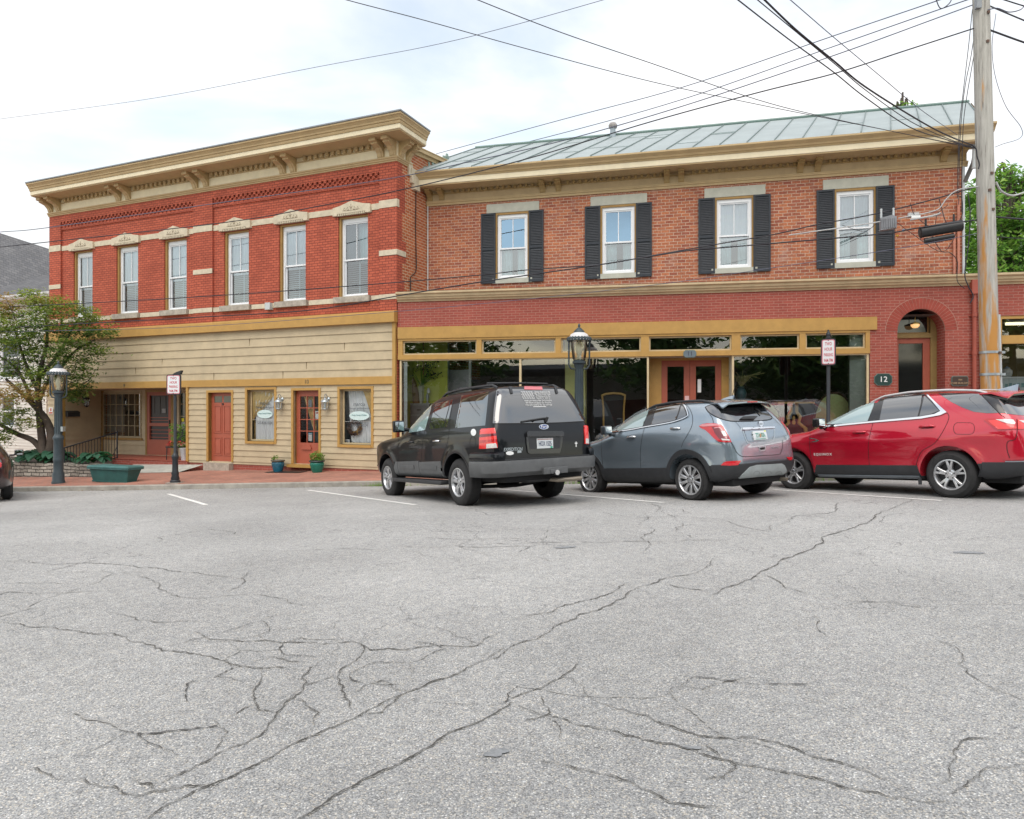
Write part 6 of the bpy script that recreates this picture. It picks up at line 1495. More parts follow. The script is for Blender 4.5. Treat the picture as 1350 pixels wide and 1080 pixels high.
bl = [(TP(40, 398, 21.6), 0.42, YL), (TP(38, 385, 21.5), 0.28, MX), (TP(75, 404, 21.8), 0.48, YL), (TP(103, 408, 21.6), 0.42, MX), (TP(132, 432, 21.7), 0.42, DK), (TP(143, 440, 21.6), 0.25, DK),
  (TP(30, 432, 21.3), 0.85, MX), (TP(70, 430, 21.4), 0.8, MX), (TP(104, 440, 21.5), 0.62, DK), (TP(122, 468, 21.6), 0.46, DK), (TP(137, 466, 21.6), 0.28, DK), (TP(108, 455, 21.5), 0.34, DK), (TP(80, 462, 21.0), 0.6, DK),
  (TP(38, 465, 21.6), 0.8, MX), (TP(5, 440, 21.4), 0.8, YL), (TP(-25, 420, 21.4), 0.9, YL), (TP(5, 490, 21.6), 0.6, DK), (TP(95, 500, 21.7), 0.5, DK), (TP(108, 500, 21.7), 0.42, DK), (TP(90, 520, 21.8), 0.38, DK), (TP(102, 524, 21.8), 0.32, DK),
  (TP(38, 520, 21.0), 0.42, RU), (TP(15, 522, 21.0), 0.48, RU), (TP(62, 518, 21.0), 0.30, RU), (TP(10, 545, 21.2), 0.42, YL), (TP(30, 545, 21.3), 0.3, MX), (TP(-10, 560, 21.2), 0.5, DK), (TP(-15, 520, 21.2), 0.5, RU), (TP(20, 565, 21.4), 0.25, MX), (TP(57, 485, 21.8), 0.5, DK), (TP(118, 418, 21.8), 0.25, YL), (TP(10, 405, 21.5), 0.5, RU), (TP(92, 478, 21.6), 0.35, MX), (TP(70, 495, 21.2), 0.4, MX), (TP(45, 500, 21.2), 0.45, MX), (TP(112, 482, 21.6), 0.3, DK), (TP(100, 512, 21.7), 0.22, DK), (TP(35, 555, 21.2), 0.28, YL), (TP(0, 575, 21.2), 0.4, MX), (TP(60, 400, 21.5), 0.45, YL), (TP(120, 425, 21.6), 0.4, MX)]
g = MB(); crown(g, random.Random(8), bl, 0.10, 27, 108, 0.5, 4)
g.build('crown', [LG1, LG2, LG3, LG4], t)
def far_tree(name, label, x, Y, zbase, blobs, leafsize, sub, seed, trunk_r=0.25):
 X = (x - CX) / F_PX * Y
 t = thing(name, label, 'tree', loc=(X, Y, zbase))
 g = MB(); top = max(b[1] for b in blobs)
 tz = (CY - min(b[1] for b in blobs)) / F_PX * Y
 limb(g, [Vector((X, Y, zbase)), Vector((X + 0.1, Y, zbase + 0.4 * (tz - zbase))), Vector((X - 0.1, Y, tz))], trunk_r, 0.04)
 r = random.Random(seed)
 for bx_, by_, br, dy in blobs:
  q = Vector(((bx_ - CX) / F_PX * (Y + dy), Y + dy, (CY - by_) / F_PX * (Y + dy)))
  limb(g, [Vector((X, Y, zbase + 0.45 * (q.z - zbase))), (q + Vector((X, Y, q.z))) / 2, q], 0.08, 0.02, 5)
 g.build('trunk', M_BARK, t, smooth=60)
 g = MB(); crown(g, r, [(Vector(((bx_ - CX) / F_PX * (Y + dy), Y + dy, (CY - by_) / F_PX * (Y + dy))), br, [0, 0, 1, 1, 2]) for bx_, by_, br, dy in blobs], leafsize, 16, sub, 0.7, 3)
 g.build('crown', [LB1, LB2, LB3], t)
r = random.Random(2)
B_ = []
for k in range(40):
 B_.append((r.uniform(1270, 1400), r.uniform(255, 420), r.uniform(0.6, 1.2), r.uniform(-2, 2)))
B_ += [(1335, 232, 0.5, 0), (1310, 235, 0.6, 0), (1318, 228, 0.4, 0), (1290, 250, 0.5, 0), (1300, 248, 0.5, 0), (1345, 245, 0.6, 0), (1278, 265, 0.5, 0), (1330, 240, 0.7, 1), (1365, 240, 0.8, 0)]
far_tree('leafy_tree', 'tall bright green tree behind the corner shop and utility pole', 1330, 31, -1.5, B_, 0.26, 30, 31, 0.3)
far_tree('leafy_tree', 'treetop just peeking over the metal roof ridge', 1188, 33, -1.5, [(1192, 152, 0.5, 0), (1188, 147, 0.24, 0), (1191, 139, 0.16, 0), (1181, 151, 0.25, 0), (1198, 146, 0.18, 0), (1190, 170, 1.2, 0)], 0.18, 60, 32, 0.15)
FH = Frame(17.53 + 2.2, 0.414)
hu0, hu1 = FH.u(-60), FH.u(61)
HS = thing('white_house', 'white clapboard house with grey shingle roof behind the maple tree', 'house', loc=FH.p((hu0 + hu1) / 2, 0, -2.3))
M_WSID = mat('siding_white', (0.62, 0.61, 0.56), 0.6, var=0.06)
hw1 = (FH.u(2), FH.u(20), -0.7, 0.55); hw2 = (FH.u(2), FH.u(28), 1.3, 3.0)
hez = FH.z(20, 396)
g = MB(); lap_siding(g, FH, hu0, hu1, -2.4, hez, 0.12, 0.0, [hw1, hw2]); g.face([FH.p(hu1, 0, -2.4), FH.p(hu1, -7, -2.4), FH.p(hu1, -7, hez), FH.p(hu1, 0, hez)]); g.build('clapboards', M_WSID, HS)
for hw in (hw1, hw2):
 m = casing(FH, hw, 0.12, -0.06, 0.05); frame_ring(m, FH, hw[0], hw[1], hw[2], hw[3], 0.05, -0.05, 0.0); m.box(FH, hw[0], hw[1], -0.05, 0.0, (hw[2] + hw[3]) / 2 - 0.03, (hw[2] + hw[3]) / 2 + 0.03); w = m.build('window', M_VINYL, HS)
 g = MB(); g.box(FH, hw[0], hw[1], -0.09, -0.055, hw[2], hw[3]); g.build('pane', mat('pane_dark_blue', (0.04, 0.055, 0.07), 0.1, spec=0.8), w)
rz0, rz1 = hez + 0.05, FH.z(0, 308, -4.5)
g = MB(); rows = []
M_SHING = brick_mat('roof_shingle', (0.145, 0.145, 0.15), (0.105, 0.107, 0.115), (0.07, 0.07, 0.075), bw=0.33, bh=0.16, ms=0.012, stain=0.15, var=0.3)
P = lambda x, y, d: FH.P(x, y, d)
a, b, c, e = FH.p(hu0, 0.45, rz0), FH.p(hu1 + 1.8, 0.45, rz0), FH.P(120, 346, -4.5), FH.P(-60, 288, -4.5)
g.face([a, b, c, e], [(0, 0), (9, 0), (9, 6), (0, 6)]); g.face([e, c, c + Vector((0, 6, -3)), e + Vector((0, 6, -3))], [(0, 0), (9, 0), (9, 6), (0, 6)]); g.build('roof', M_SHING, HS)
g = MB(); g.sweep(FH, [(0.36, rz0 - 0.10), (0.5, rz0 - 0.12), (0.55, rz0 - 0.02), (0.55, rz0 + 0.05), (0.40, rz0 + 0.03)], hu0, hu1 + 1.0); g.build('gutter', mat('gutter_white', (0.55, 0.56, 0.56), 0.5, var=0.2), HS)
g = MB(); g.box(FH, hu0, hu1 + 0.8, 0.0, 0.4, hez - 0.06, hez); g.build('soffit', M_WSID, HS)
FG = Frame(33.5 - 0.3, 0.1)
q0 = FG.u(1334); gz0_ = FG.z(1340, 347)
GH = thing('gabled_house', 'white gabled house corner showing behind the corner shop at the right edge', 'house', loc=FG.p(q0 + 3, 0, -1.5))
g = MB(); lap_siding(g, FG, q0 + 0.7, q0 + 7, -1.5, gz0_ + 0.05, 0.14, 0.0); g.build('clapboards', M_WSID, GH)
g = MB(); g.prism(FG, [(q0 + 0.7, gz0_ + 0.05), (q0 + 7, gz0_ + 0.05), (q0 + 3.85, gz0_ + 2.6)], -5, 0.0); g.build('gable', M_WSID, GH)
g = MB(); g.prism(FG, [(q0, gz0_), (q0 + 0.25, gz0_ - 0.04), (q0 + 3.85, gz0_ + 2.9), (q0 + 3.85, gz0_ + 3.25)], -5.4, 0.45); g.prism(FG, [(q0 + 3.852, gz0_ + 2.9), (q0 + 7.5, gz0_ - 0.04), (q0 + 7.7, gz0_), (q0 + 3.852, gz0_ + 3.25)], -5.4, 0.45); g.build('roof', mat('gable_white', (0.70, 0.72, 0.74), 0.6, var=0.05), GH)
g = MB(); g.tube([FG.p(q0 + 0.3, 0.5, gz0_ - 0.1), FG.p(q0 + 0.5, 0.3, gz0_ - 0.4), FG.p(q0 + 0.75, 0.1, gz0_ - 0.6), FG.p(q0 + 0.75, 0.1, -1.5)], 0.06, 8); g.build('downpipe', mat('gable_white', (0.70, 0.72, 0.74), 0.6), GH)
FO = Frame(0, 0, origin=(-26, -17), U=(1, -0.16))
OB = thing('metal_shed', 'long white ribbed metal shed with a dark red lower wall across the street', 'building', loc=FO.p(20, 0, -1.3))
g = MB(); u = 0.0
while u < 62:
 g.face([FO.p(u, 0, 0.75), FO.p(u + 0.18, 0, 0.75), FO.p(u + 0.18, 0, 3.0), FO.p(u, 0, 3.0)]); g.face([FO.p(u + 0.18, 0, 0.75), FO.p(u + 0.22, -0.05, 0.75), FO.p(u + 0.22, -0.05, 3.0), FO.p(u + 0.18, 0, 3.0)]); g.face([FO.p(u + 0.22, -0.05, 0.75), FO.p(u + 0.3, 0, 0.75), FO.p(u + 0.3, 0, 3.0), FO.p(u + 0.22, -0.05, 3.0)]); u += 0.3
g.build('ribbed_wall', mat('shed_white', (0.66, 0.66, 0.62), 0.6, var=0.08), OB)
g = MB(); g.box(FO, -0.1, 62, -0.12, 0.02, -2.5, 0.75); g.build('lower_wall', mat('shed_red', (0.24, 0.05, 0.035), 0.7, var=0.15), OB)
g = MB(); g.box(FO, -0.3, 62.2, -0.3, 0.08, 3.0, 3.15); g.build('roof_edge', mat('shed_trim', (0.62, 0.63, 0.63), 0.5), OB)
g = MB(); g.box(FO, 0, 62, -10, -0.35, 2.8, 3.1); g.build('roof', M_GUTTER, OB)
for i, (u, h, R) in enumerate(((24, 6.5, 2.6), (44, 8.0, 3.2), (10, 7.0, 3.4), (33, 5.5, 2.6), (56, 8.0, 3.6), (0, 8.5, 3.2))):
 c = FO.p(u, -13, -1.5); t = thing('street_tree', ('broad dark tree behind the left half of the metal shed', 'taller dark tree behind the right half of the metal shed', 'wide dark tree near the left end of the metal shed', 'low dark tree behind the middle of the metal shed', 'big dark tree near the right end of the metal shed', 'tall dark tree just beyond the left end of the metal shed')[i], 'tree', loc=c)
 g = MB(); limb(g, [c, c + Vector((0.1, 0, h * 0.5)), c + Vector((0, 0.2, h))], 0.3, 0.08); g.build('trunk', M_BARK, t, smooth=60)
 g = MB(); r = random.Random(50 + i)
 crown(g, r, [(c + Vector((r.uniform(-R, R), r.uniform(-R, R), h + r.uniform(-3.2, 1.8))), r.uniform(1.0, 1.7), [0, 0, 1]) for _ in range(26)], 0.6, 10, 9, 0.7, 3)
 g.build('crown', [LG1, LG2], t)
def fp(x, y, d): return F1.P(x, y, d)
c = fp(552, 532, -1.2); zf = -1.35
t = thing('side_cabinet', 'grey cabinet with drawers behind the left end of the shop window', 'cabinet', loc=(c.x, c.y, zf), rotz=math.atan2(F1.U.y, F1.U.x))
ca, cb = F1.u(539, -1.0), F1.u(566, -1.0)
g = MB(); g.box(F1, ca, cb, -1.5, -1.0, zf, c.z - 0.03); bdy = g.build('carcass', mat('cabinet_grey', (0.42, 0.44, 0.42), 0.6), t)
g = MB(); g.box(F1, ca - 0.03, cb + 0.03, -1.53, -0.97, c.z - 0.03, c.z); g.build('top', mat('cabinet_top', (0.5, 0.52, 0.5), 0.5), t)
for k in range(3):
 g = MB(); zt = c.z - 0.06 - k * 0.3; g.box(F1, ca + 0.03, cb - 0.03, -1.0, -0.985, zt - 0.26, zt); dr = g.build('drawer', mat('drawer_grey', (0.30, 0.31, 0.30), 0.6), t)
 g = MB(); g.box(F1, (ca + cb) / 2 - 0.06, (ca + cb) / 2 + 0.06, -0.985, -0.965, zt - 0.14, zt - 0.12); g.build('handle', M_BLACK, dr)
v = F1.p(F1.u(555.5, -1.2), -1.2, c.z)
t = thing('flower_vase', 'pale square vase of dark purple flowers on the grey cabinet', 'vase', loc=v)
g = MB(); g.lathe(v, [(0.05, 0), (0.075, 0.3), (0.09, 0.52), (0.085, 0.52), (0.07, 0.3)], 4, rot=0.4); g.build('vase', mat('vase_pale', (0.62, 0.62, 0.5), 0.3), t)
g = MB(); g2 = MB(); r = random.Random(12)
for k in range(16):
 tip = v + Vector((r.uniform(-0.42, 0.5), r.uniform(-0.2, 0.2), r.uniform(0.75, 1.15))); g.tube([v + Vector((0, 0, 0.5)), (v + tip) / 2 + Vector((0, 0, 0.28)), tip], 0.007, 4)
 for q in range(16): leaf(g2, r, tip + Vector((r.gauss(0, 0.07), r.gauss(0, 0.05), r.gauss(0, 0.06))), 0.085, 0, 0.9)
g.build('stems', LB2, t); g2.build('flowers', mat('flower_purple', (0.02, 0.014, 0.026), 0.7), t)
v = F1.p(F1.u(545.5, -1.25), -1.25, c.z)
t = thing('driftwood', 'upright slab of brown driftwood leaning beside the vase', 'ornament', loc=v)
g = MB(); g.tube([v + Vector((0.08, 0, 0)), v + Vector((0.03, 0, 0.3)), v + Vector((-0.06, 0, 0.6)), v + Vector((-0.1, 0, 0.82))], [0.10, 0.12, 0.13, 0.07], 9); g.build('slab', mat('driftwood', (0.32, 0.19, 0.08), 0.8, var=0.3, scale=5), t, smooth=60)
v = F1.p(F1.u(563.5, -1.15), -1.15, c.z)
t = thing('glass_ornament', 'pair of small silver ornaments on the right of the grey cabinet', 'ornament', loc=v)
g = MB(); g.lathe(v, [(0.05, 0), (0.02, 0.05), (0.04, 0.16), (0.05, 0.2), (0.03, 0.26), (0.015, 0.3)], 10); g.build('stem', M_SILVER, t, smooth=60)
g = MB(); g.lathe(v + Vector((0.03, 0, 0.3)), [(0.04, 0.0), (0.05, 0.06), (0.02, 0.15)], 10); g.build('bulb', M_PAPER, t, smooth=60)
v = F1.p(F1.u(809, -0.35), -0.35, zf); ct = F1.z(809, 519, -0.35); ch = ct - zf
t = thing('high_back_chair', 'high backed chair with a pale gold frame and dark back in the shop window', 'chair', loc=v)
FC = Frame(0, 0, origin=v.xy, U=(F1.U.x, F1.U.y)); M_GILT = mat('gilt_wood', (0.80, 0.50, 0.15), 0.4, var=0.12)
g = MB()
for s in (-1, 1): g.tube([FC.p(s * 0.24, 0, zf), FC.p(s * 0.25, 0, zf + 0.5), FC.p(s * 0.27, 0.05, zf + ch * 0.8), FC.p(s * 0.30, 0.07, ct - 0.05)], 0.026, 8)
g.tube([FC.p(-0.32, 0.07, ct - 0.06), FC.p(-0.2, 0.07, ct - 0.01), FC.p(0, 0.07, ct + 0.01), FC.p(0.2, 0.07, ct - 0.01), FC.p(0.32, 0.07, ct - 0.06)], 0.03, 8)
g.build('frame', M_GILT, t, smooth=60)
g = MB(); g.box(FC, -0.24, 0.24, 0.0, 0.05, zf + 0.5, ct - 0.05); g.build('backrest', mat('chair_dark', (0.035, 0.04, 0.042), 0.8), t)
g = MB(); g.box(FC, -0.3, 0.3, -0.55, -0.03, zf + 0.42, zf + 0.52); g.build('seat', mat('chair_dark', (0.035, 0.04, 0.042), 0.8), t)
for s in (-1, 1):
 g = MB(); g.tube([FC.p(s * 0.26, -0.5, zf), FC.p(s * 0.27, -0.5, zf + 0.42)], 0.025, 8); g.build('leg', M_GILT, t)
v = F1.p(F1.u(1046.5, -0.42), -0.42, zf); tz = F1.z(1046, 527.5, -0.42)
t = thing('pedestal_table', 'carved golden pedestal table with a dark top in the right shop window', 'table', loc=v)
FT = Frame(0, 0, origin=v.xy, U=(F1.U.x, F1.U.y))
g = MB(); g.box(FT, -0.48, 0.48, -0.3, 0.3, tz - 0.04, tz); g.build('top', mat('table_top', (0.10, 0.10, 0.11), 0.25), t)
g = MB(); g.box(FT, -0.44, 0.44, -0.26, 0.26, tz - 0.09, tz - 0.042); g.build('apron', M_GILT, t)
for s in (-1, 1):
 g = MB(); g.tube([FT.p(s * 0.07, 0, tz - 0.09), FT.p(s * 0.07, 0, tz - 0.3), FT.p(s * 0.15, 0, tz - 0.42), FT.p(s * 0.12, 0, tz - 0.58), FT.p(s * 0.28, 0, tz - 0.72), FT.p(s * 0.34, 0, zf + 0.03)], [0.045, 0.04, 0.05, 0.04, 0.05, 0.03], 8); g.build('leg', M_GILT, t, smooth=60)
g = MB(); g.lathe(FT.p(0, 0, tz - 0.62), [(0.03, 0), (0.05, 0.05), (0.02, 0.1), (0.04, 0.16), (0.01, 0.22)], 10); g.build('finial', M_GILT, t, smooth=60)
M_SOFA = mat('sofa_green', (0.42, 0.50, 0.22), 0.8, var=0.15, scale=20)
for (x0, x1, y0, lab, dd) in ((975, 1030, 528, 'green buttoned sofa behind the grey car and left of the pedestal table', -0.75), (1073, 1126, 519, 'green buttoned sofa with a carved crest right of the pedestal table', -0.75)):
 a, b = F1.u(x0, dd), F1.u(x1, dd); zt = F1.z((x0 + x1) / 2, y0, dd); m_ = (a + b) / 2; w = (b - a) / 2
 t = thing('green_sofa', lab, 'sofa', loc=F1.p(m_, dd, zf), group='green buttoned sofas')
 pts = [(a, zf + 0.4), (b, zf + 0.4)] + [(m_ + w * math.cos(q), zf + 0.55 + (zt - zf - 0.55) * (0.25 + 0.75 * math.sin(q) ** 0.8)) for q in [PI * k / 16 for k in range(17)]]
 g = MB(); g.prism(F1, pts, dd - 0.12, dd); g.build('backrest', M_SOFA, t)
 g = MB(); g.box(F1, a, b, dd - 0.7, dd - 0.13, zf + 0.12, zf + 0.45); g.build('seat', M_SOFA, t)
 g = MB(); g.tube([F1.p(u, dd + 0.0, z + 0.02) for u, z in pts[2:]], 0.028, 6); g.build('crest', mat('dark_wood', (0.07, 0.035, 0.02), 0.4), t, smooth=60)
 g = MB()
 for i in range(4):
  for j in range(3): g.lathe(F1.p(a + (b - a) * (i + 0.6 + 0.3 * (j % 2)) / 4.6, dd + 0.003, zf + 0.55 + j * 0.13), [(0.014, 0), (0.001, 0.012)], 6)
 g.build('buttons', M_PAPER, t)
v = F1.p(F1.u(977, -0.5), -0.5, F1.z(977, 527, -0.5))
t = thing('grass_urn', 'blue green urn of dry grasses at the left of the right shop window', 'urn', loc=v)
g = MB(); g.lathe(v, [(0.06, -0.45), (0.07, -0.4), (0.03, -0.3), (0.05, -0.05), (0.13, 0.08), (0.14, 0.18), (0.10, 0.26), (0.07, 0.30), (0.09, 0.34)], 16); g.build('urn', mat('urn_blue', (0.05, 0.12, 0.14), 0.3, var=0.4, scale=10), t, smooth=60)
g = MB(); r = random.Random(4)
for k in range(30):
 a = r.uniform(0, 2 * PI); q = r.uniform(0.2, 0.5); g.tube([v + Vector((0, 0, 0.32)), v + Vector((q * 0.5 * math.cos(a) + 0.06, q * 0.3 * math.sin(a), 0.62)), v + Vector((q * 1.1 * math.cos(a) + 0.12, q * 0.6 * math.sin(a), 0.62 + r.uniform(-0.15, 0.12)))], 0.006, 4)
g.build('grass', mat('dry_grass', (0.35, 0.30, 0.13), 0.8), t)
g = MB(); g.box(F1, F1.u(977, -0.5) - 0.16, F1.u(977, -0.5) + 0.16, -0.66, -0.34, zf, v.z - 0.45); g.build('stand', mat('dark_wood', (0.07, 0.035, 0.02), 0.4), t)
PX0, PY0 = (1308 - CX) / F_PX * 14.1, 14.1
pb = Vector((PX0, PY0, sz(PX0, PY0)))
ptp = Vector(((1292 - CX) / F_PX * 14.1, 14.1, (CY + 60) / F_PX * 14.1))
PT = thing('utility_pole', 'weathered grey wooden utility pole leaning slightly at the right', 'utility pole', loc=pb)
def pole_mat():
 m = bpy.data.materials.new('pole_wood'); nt, N, L, B = nodes_of(m); B.inputs['Roughness'].default_value = 0.9; B.inputs['Specular IOR Level'].default_value = 0.2
 tc = N.new('ShaderNodeTexCoord'); mp = N.new('ShaderNodeMapping'); mp.inputs['Scale'].default_value = (14, 14, 0.9); L.new(tc.outputs['Object'], mp.inputs[0])
 n1 = N.new('ShaderNodeTexNoise'); n1.inputs['Scale'].default_value = 1.6; n1.inputs['Detail'].default_value = 8; n1.inputs['Roughness'].default_value = 0.7; L.new(mp.outputs[0], n1.inputs['Vector'])
 rp = N.new('ShaderNodeValToRGB'); e = rp.color_ramp.elements; e[0].position = 0.28; e[0].color = (0.12, 0.11, 0.10, 1); e[1].position = 0.68; e[1].color = (0.52, 0.51, 0.47, 1)
 q = e.new(0.45); q.color = (0.37, 0.36, 0.33, 1); L.new(n1.outputs['Fac'], rp.inputs[0])
 mp2 = N.new('ShaderNodeMapping'); mp2.inputs['Scale'].default_value = (5, 5, 0.55); L.new(tc.outputs['Object'], mp2.inputs[0])
 n2 = N.new('ShaderNodeTexNoise'); n2.inputs['Scale'].default_value = 1.3; n2.inputs['Detail'].default_value = 6; n2.inputs['Roughness'].default_value = 0.6; L.new(mp2.outputs[0], n2.inputs['Vector'])
 sp = N.new('ShaderNodeSeparateXYZ'); L.new(tc.outputs['Object'], sp.inputs[0])
 hr = N.new('ShaderNodeMapRange'); hr.inputs[1].default_value = 1.0; hr.inputs[2].default_value = 6.5; hr.inputs[3].default_value = 0.22; hr.inputs[4].default_value = -0.12; L.new(sp.outputs['Z'], hr.inputs[0])
 ad = N.new('ShaderNodeMath'); L.new(n2.outputs['Fac'], ad.inputs[0]); L.new(hr.outputs[0], ad.inputs[1])
 mr = N.new('ShaderNodeMapRange'); mr.inputs[1].default_value = 0.53; mr.inputs[2].default_value = 0.66; L.new(ad.outputs[0], mr.inputs[0])
 mx = N.new('ShaderNodeMix'); mx.data_type = 'RGBA'; mx.inputs[7].default_value = (0.50, 0.25, 0.075, 1); L.new(mr.outputs[0], mx.inputs[0]); L.new(rp.outputs[0], mx.inputs[6]); L.new(mx.outputs[2], B.inputs['Base Color'])
 bp = N.new('ShaderNodeBump'); bp.inputs['Strength'].default_value = 0.6; bp.inputs['Distance'].default_value = 0.02; L.new(n1.outputs['Fac'], bp.inputs['Height']); L.new(bp.outputs[0], B.inputs['Normal'])
 return m
g = MB(); n = 20; g.tube([pb.lerp(ptp, k / n) - Vector((0, 0, 0.1 if k == 0 else 0)) for k in range(n + 1)], [0.178 - 0.028 * k / n for k in range(n + 1)], 28); g.build('pole', pole_mat(), PT, smooth=60)
def on_pole(y, side=0.0, out=0.16):
 z = (CY - y) / F_PX * 14.1; s = (z - pb.z) / (ptp.z - pb.z); c = pb.lerp(ptp, s); return Vector((c.x + side, c.y - out, c.z))
for y, sd_ in ((22, 0.03), (232, 0.02), (254, -0.03), (279, 0.03), (466, 0.1), (60, 0.0)):
 g = MB(); q = on_pole(y, sd_, 0.165); g.box(Frame(0, 0, origin=q.xy, U=(1, 0)), -0.025, 0.025, -0.02, 0.02, q.z - 0.025, q.z + 0.025); g.build('bolt', mat('rust_bolt', (0.12, 0.07, 0.05), 0.7), PT)
for y in (464.5, 493.5):
 g = MB(); q = on_pole(y, 0, 0); g.lathe(q - Vector((0, 0, 0.03)), [(0.181, 0), (0.181, 0.05)], 28, cap=False); g.box(Frame(0, 0, origin=(q.x + 0.2, q.y - 0.05), U=(1, 0)), -0.03, 0.07, -0.03, 0.03, q.z - 0.03, q.z + 0.02); g.build('strap', M_SILVER, PT, smooth=40)
g = MB(); q0_, q1_ = on_pole(415, 0.19, 0.02), on_pole(512, 0.20, 0.02); g.tube([q0_, q1_], 0.035, 8); g.build('riser_pipe', mat('pale_grey', (0.5, 0.53, 0.54), 0.5), PT, smooth=60)
g = MB(); g.box(Frame(0, 0, origin=on_pole(8, -0.14, 0.10).xy, U=(1, 0)), -0.05, 0.05, -0.03, 0.05, on_pole(8).z - 0.12, on_pole(8).z + 0.1); g.build('bracket', M_GUTTER, PT)
M_WIRE = mat('wire_black', (0.022, 0.022, 0.03), 0.6); M_WIRE2 = mat('wire_grey', (0.10, 0.11, 0.16), 0.6); M_WIRE3 = mat('wire_pale', (0.45, 0.46, 0.46), 0.5)
def spanpts(A, B, px, dens=7):
 """pixels of a hanging wire -> points in the upright plane through A and B"""
 out = []
 for x, y in px:
  k = (x - CX) / F_PX; dx, dy = B[0] - A[0], B[1] - A[1]
  s = (k * A[1] - A[0]) / (dx - k * dy); X, Y = A[0] + s * dx, A[1] + s * dy
  out.append(Vector((X, Y, (CY - y) / F_PX * Y)))
 Q = []
 for i in range(len(out) - 1):
  p0, p1, p2, p3 = out[max(i - 1, 0)], out[i], out[i + 1], out[min(i + 2, len(out) - 1)]
  if i == 0: p0 = p1 * 2 - p2
  if i == len(out) - 2: p3 = p2 * 2 - p1
  for q in range(dens):
   t = q / dens; Q.append(0.5 * ((2 * p1) + (p2 - p0) * t + (2 * p0 - 5 * p1 + 4 * p2 - p3) * t * t + (3 * p1 - p0 - 3 * p2 + p3) * t ** 3))
 Q.append(out[-1]); return Q
def cable(label, A, B, px, r, m=None, name='overhead_cable', group='overhead wires'):
 Q = spanpts(A, B, px); g = MB()
 g.tube(Q, r, 6)
 return tag(g.build(name, m or M_WIRE, smooth=60), label, 'cable', group)
PA = (9.75, 14.0); PLf = (-17.0, 21.6)
def PAo(o): return (9.75, 14.0 + o)
cable('thin top power wire running from the utility pole behind the brick cornice', PAo(0.3), (-17, 40), [(1290, -18), (1230, 3), (1100, 47), (900, 115), (740, 158), (575, 203)], 0.011, M_WIRE2)
cable('second thin power wire running down left from the utility pole over the metal roof', PAo(0.2), (-17, 40), [(1290, -5), (1240, 12), (1100, 61), (900, 131), (740, 176), (590, 213)], 0.011, M_WIRE2)
cable('third power wire with clamps leaving the utility pole towards the roof', PAo(0.1), (-17, 21.9), [(1284, 6), (1235, 24), (1100, 73), (900, 140), (740, 186), (620, 213), (500, 238), (300, 266), (65, 300), (0, 306)], 0.011, M_WIRE2)
cable('thick black cable from the utility pole across the whole brick cornice', PA, PLf, [(1284, 37.5), (1190, 68), (1100, 97), (1000, 122), (860, 160), (700, 208), (549, 246), (430, 270), (300, 293), (65, 319), (-40, 330)], 0.013)
cable('wire hanging low in front of the six arched windows and the shuttered windows', PA, PLf, [(1288, 246), (1223, 265), (1150, 283), (1078, 296), (1023, 308.6), (940, 323), (860, 337), (790.7, 349), (700, 355.5), (640, 362), (540, 371), (451, 378), (300, 389), (134, 398.7), (-40, 407)], 0.013)
cable('thick black cable sagging across the belt cornice towards the maple tree', PAo(-0.1), (-17, 21.5), [(1288, 290), (1208, 301), (1168, 308), (1078, 316), (960, 326), (900, 331.5), (780, 350.7), (633, 372), (540, 387.5), (409, 409), (270, 417.8), (80, 428.5), (-40, 434)], 0.015)
cable('faint wire running just above the tan clapboards', PAo(-0.2), (-17, 21.4), [(1288, 308), (1200, 325), (1100, 341), (1000, 356), (900, 371), (800, 383), (700, 394), (520, 411), (270, 430), (80, 436), (-40, 438)], 0.007, M_WIRE2)
cable('dark wire from the sky at top left falling to the eave by the utility pole', (9.65, 14.4), (-3.4, 10), [(1285, 196), (1180, 174), (1100, 158), (1000, 138), (860, 108), (700, 66), (560, 27), (457, 0), (360, -28)], 0.006)
cable('dark wire crossing the roof ridge to the eave by the utility pole', (9.65, 14.3), (-1, 9), [(1285, 193), (1240, 186), (1100, 157), (1000, 132), (860, 84), (740, 43), (630, 0), (560, -30)], 0.006)
cable('single dark wire left of the thick bundle over the roof', (9.6, 14.3), (2.5, 8.5), [(1284, 196), (1250, 185), (1200, 168), (1140, 128), (1100, 96), (1040, 52), (973, 0), (940, -26)], 0.009)
cable('thick bundled service cable dropping to the eave by the utility pole', (9.6, 14.25), (3.0, 8.3), [(1286, 193), (1250, 179), (1210, 158), (1140, 114), (1100, 81), (1050, 40), (1008, 0), (985, -22)], 0.013)
cable('thin wire lying alongside the thick bundled service cable', (9.6, 14.2), (2.9, 8.3), [(1284, 195), (1250, 183), (1200, 160), (1140, 118), (1100, 84), (1000, 1), (975, -20)], 0.007)
cable('rightmost thin wire dropping over the roof to the eave', (9.4, 14.6), (3.3, 8.3), [(1262, 178), (1213, 144), (1160, 100), (1100, 50), (1042, 0), (1020, -18)], 0.006, M_WIRE2)
cable('faint single wire high in the sky at the left', (-16, 24), (5, 12), [(-40, 163), (0, 157), (200, 130), (420, 88), (560, 62), (660, 38), (795, 0), (850, -17)], 0.006, M_WIRE2)
cable('thick cable leaving the utility pole to the right edge', PAo(0.0), (14, 13.4), [(1303, 39), (1350, 56), (1400, 72)], 0.018)
cable('power wire with clamps leaving the utility pole to the top right', PAo(0.1), (14, 13.6), [(1300, 6), (1350, 27), (1400, 47)], 0.014)
cable('upper loose wire at the top right corner', PAo(-0.3), (14, 13.2), [(1315, -3), (1350, 8), (1400, 22)], 0.012)
cable('looped jumper wire at the right of the pole top', PAo(-0.2), (14, 13.3), [(1302, 13), (1315, 11), (1330, 16), (1345, 13), (1352, 6)], 0.010, M_WIRE2)
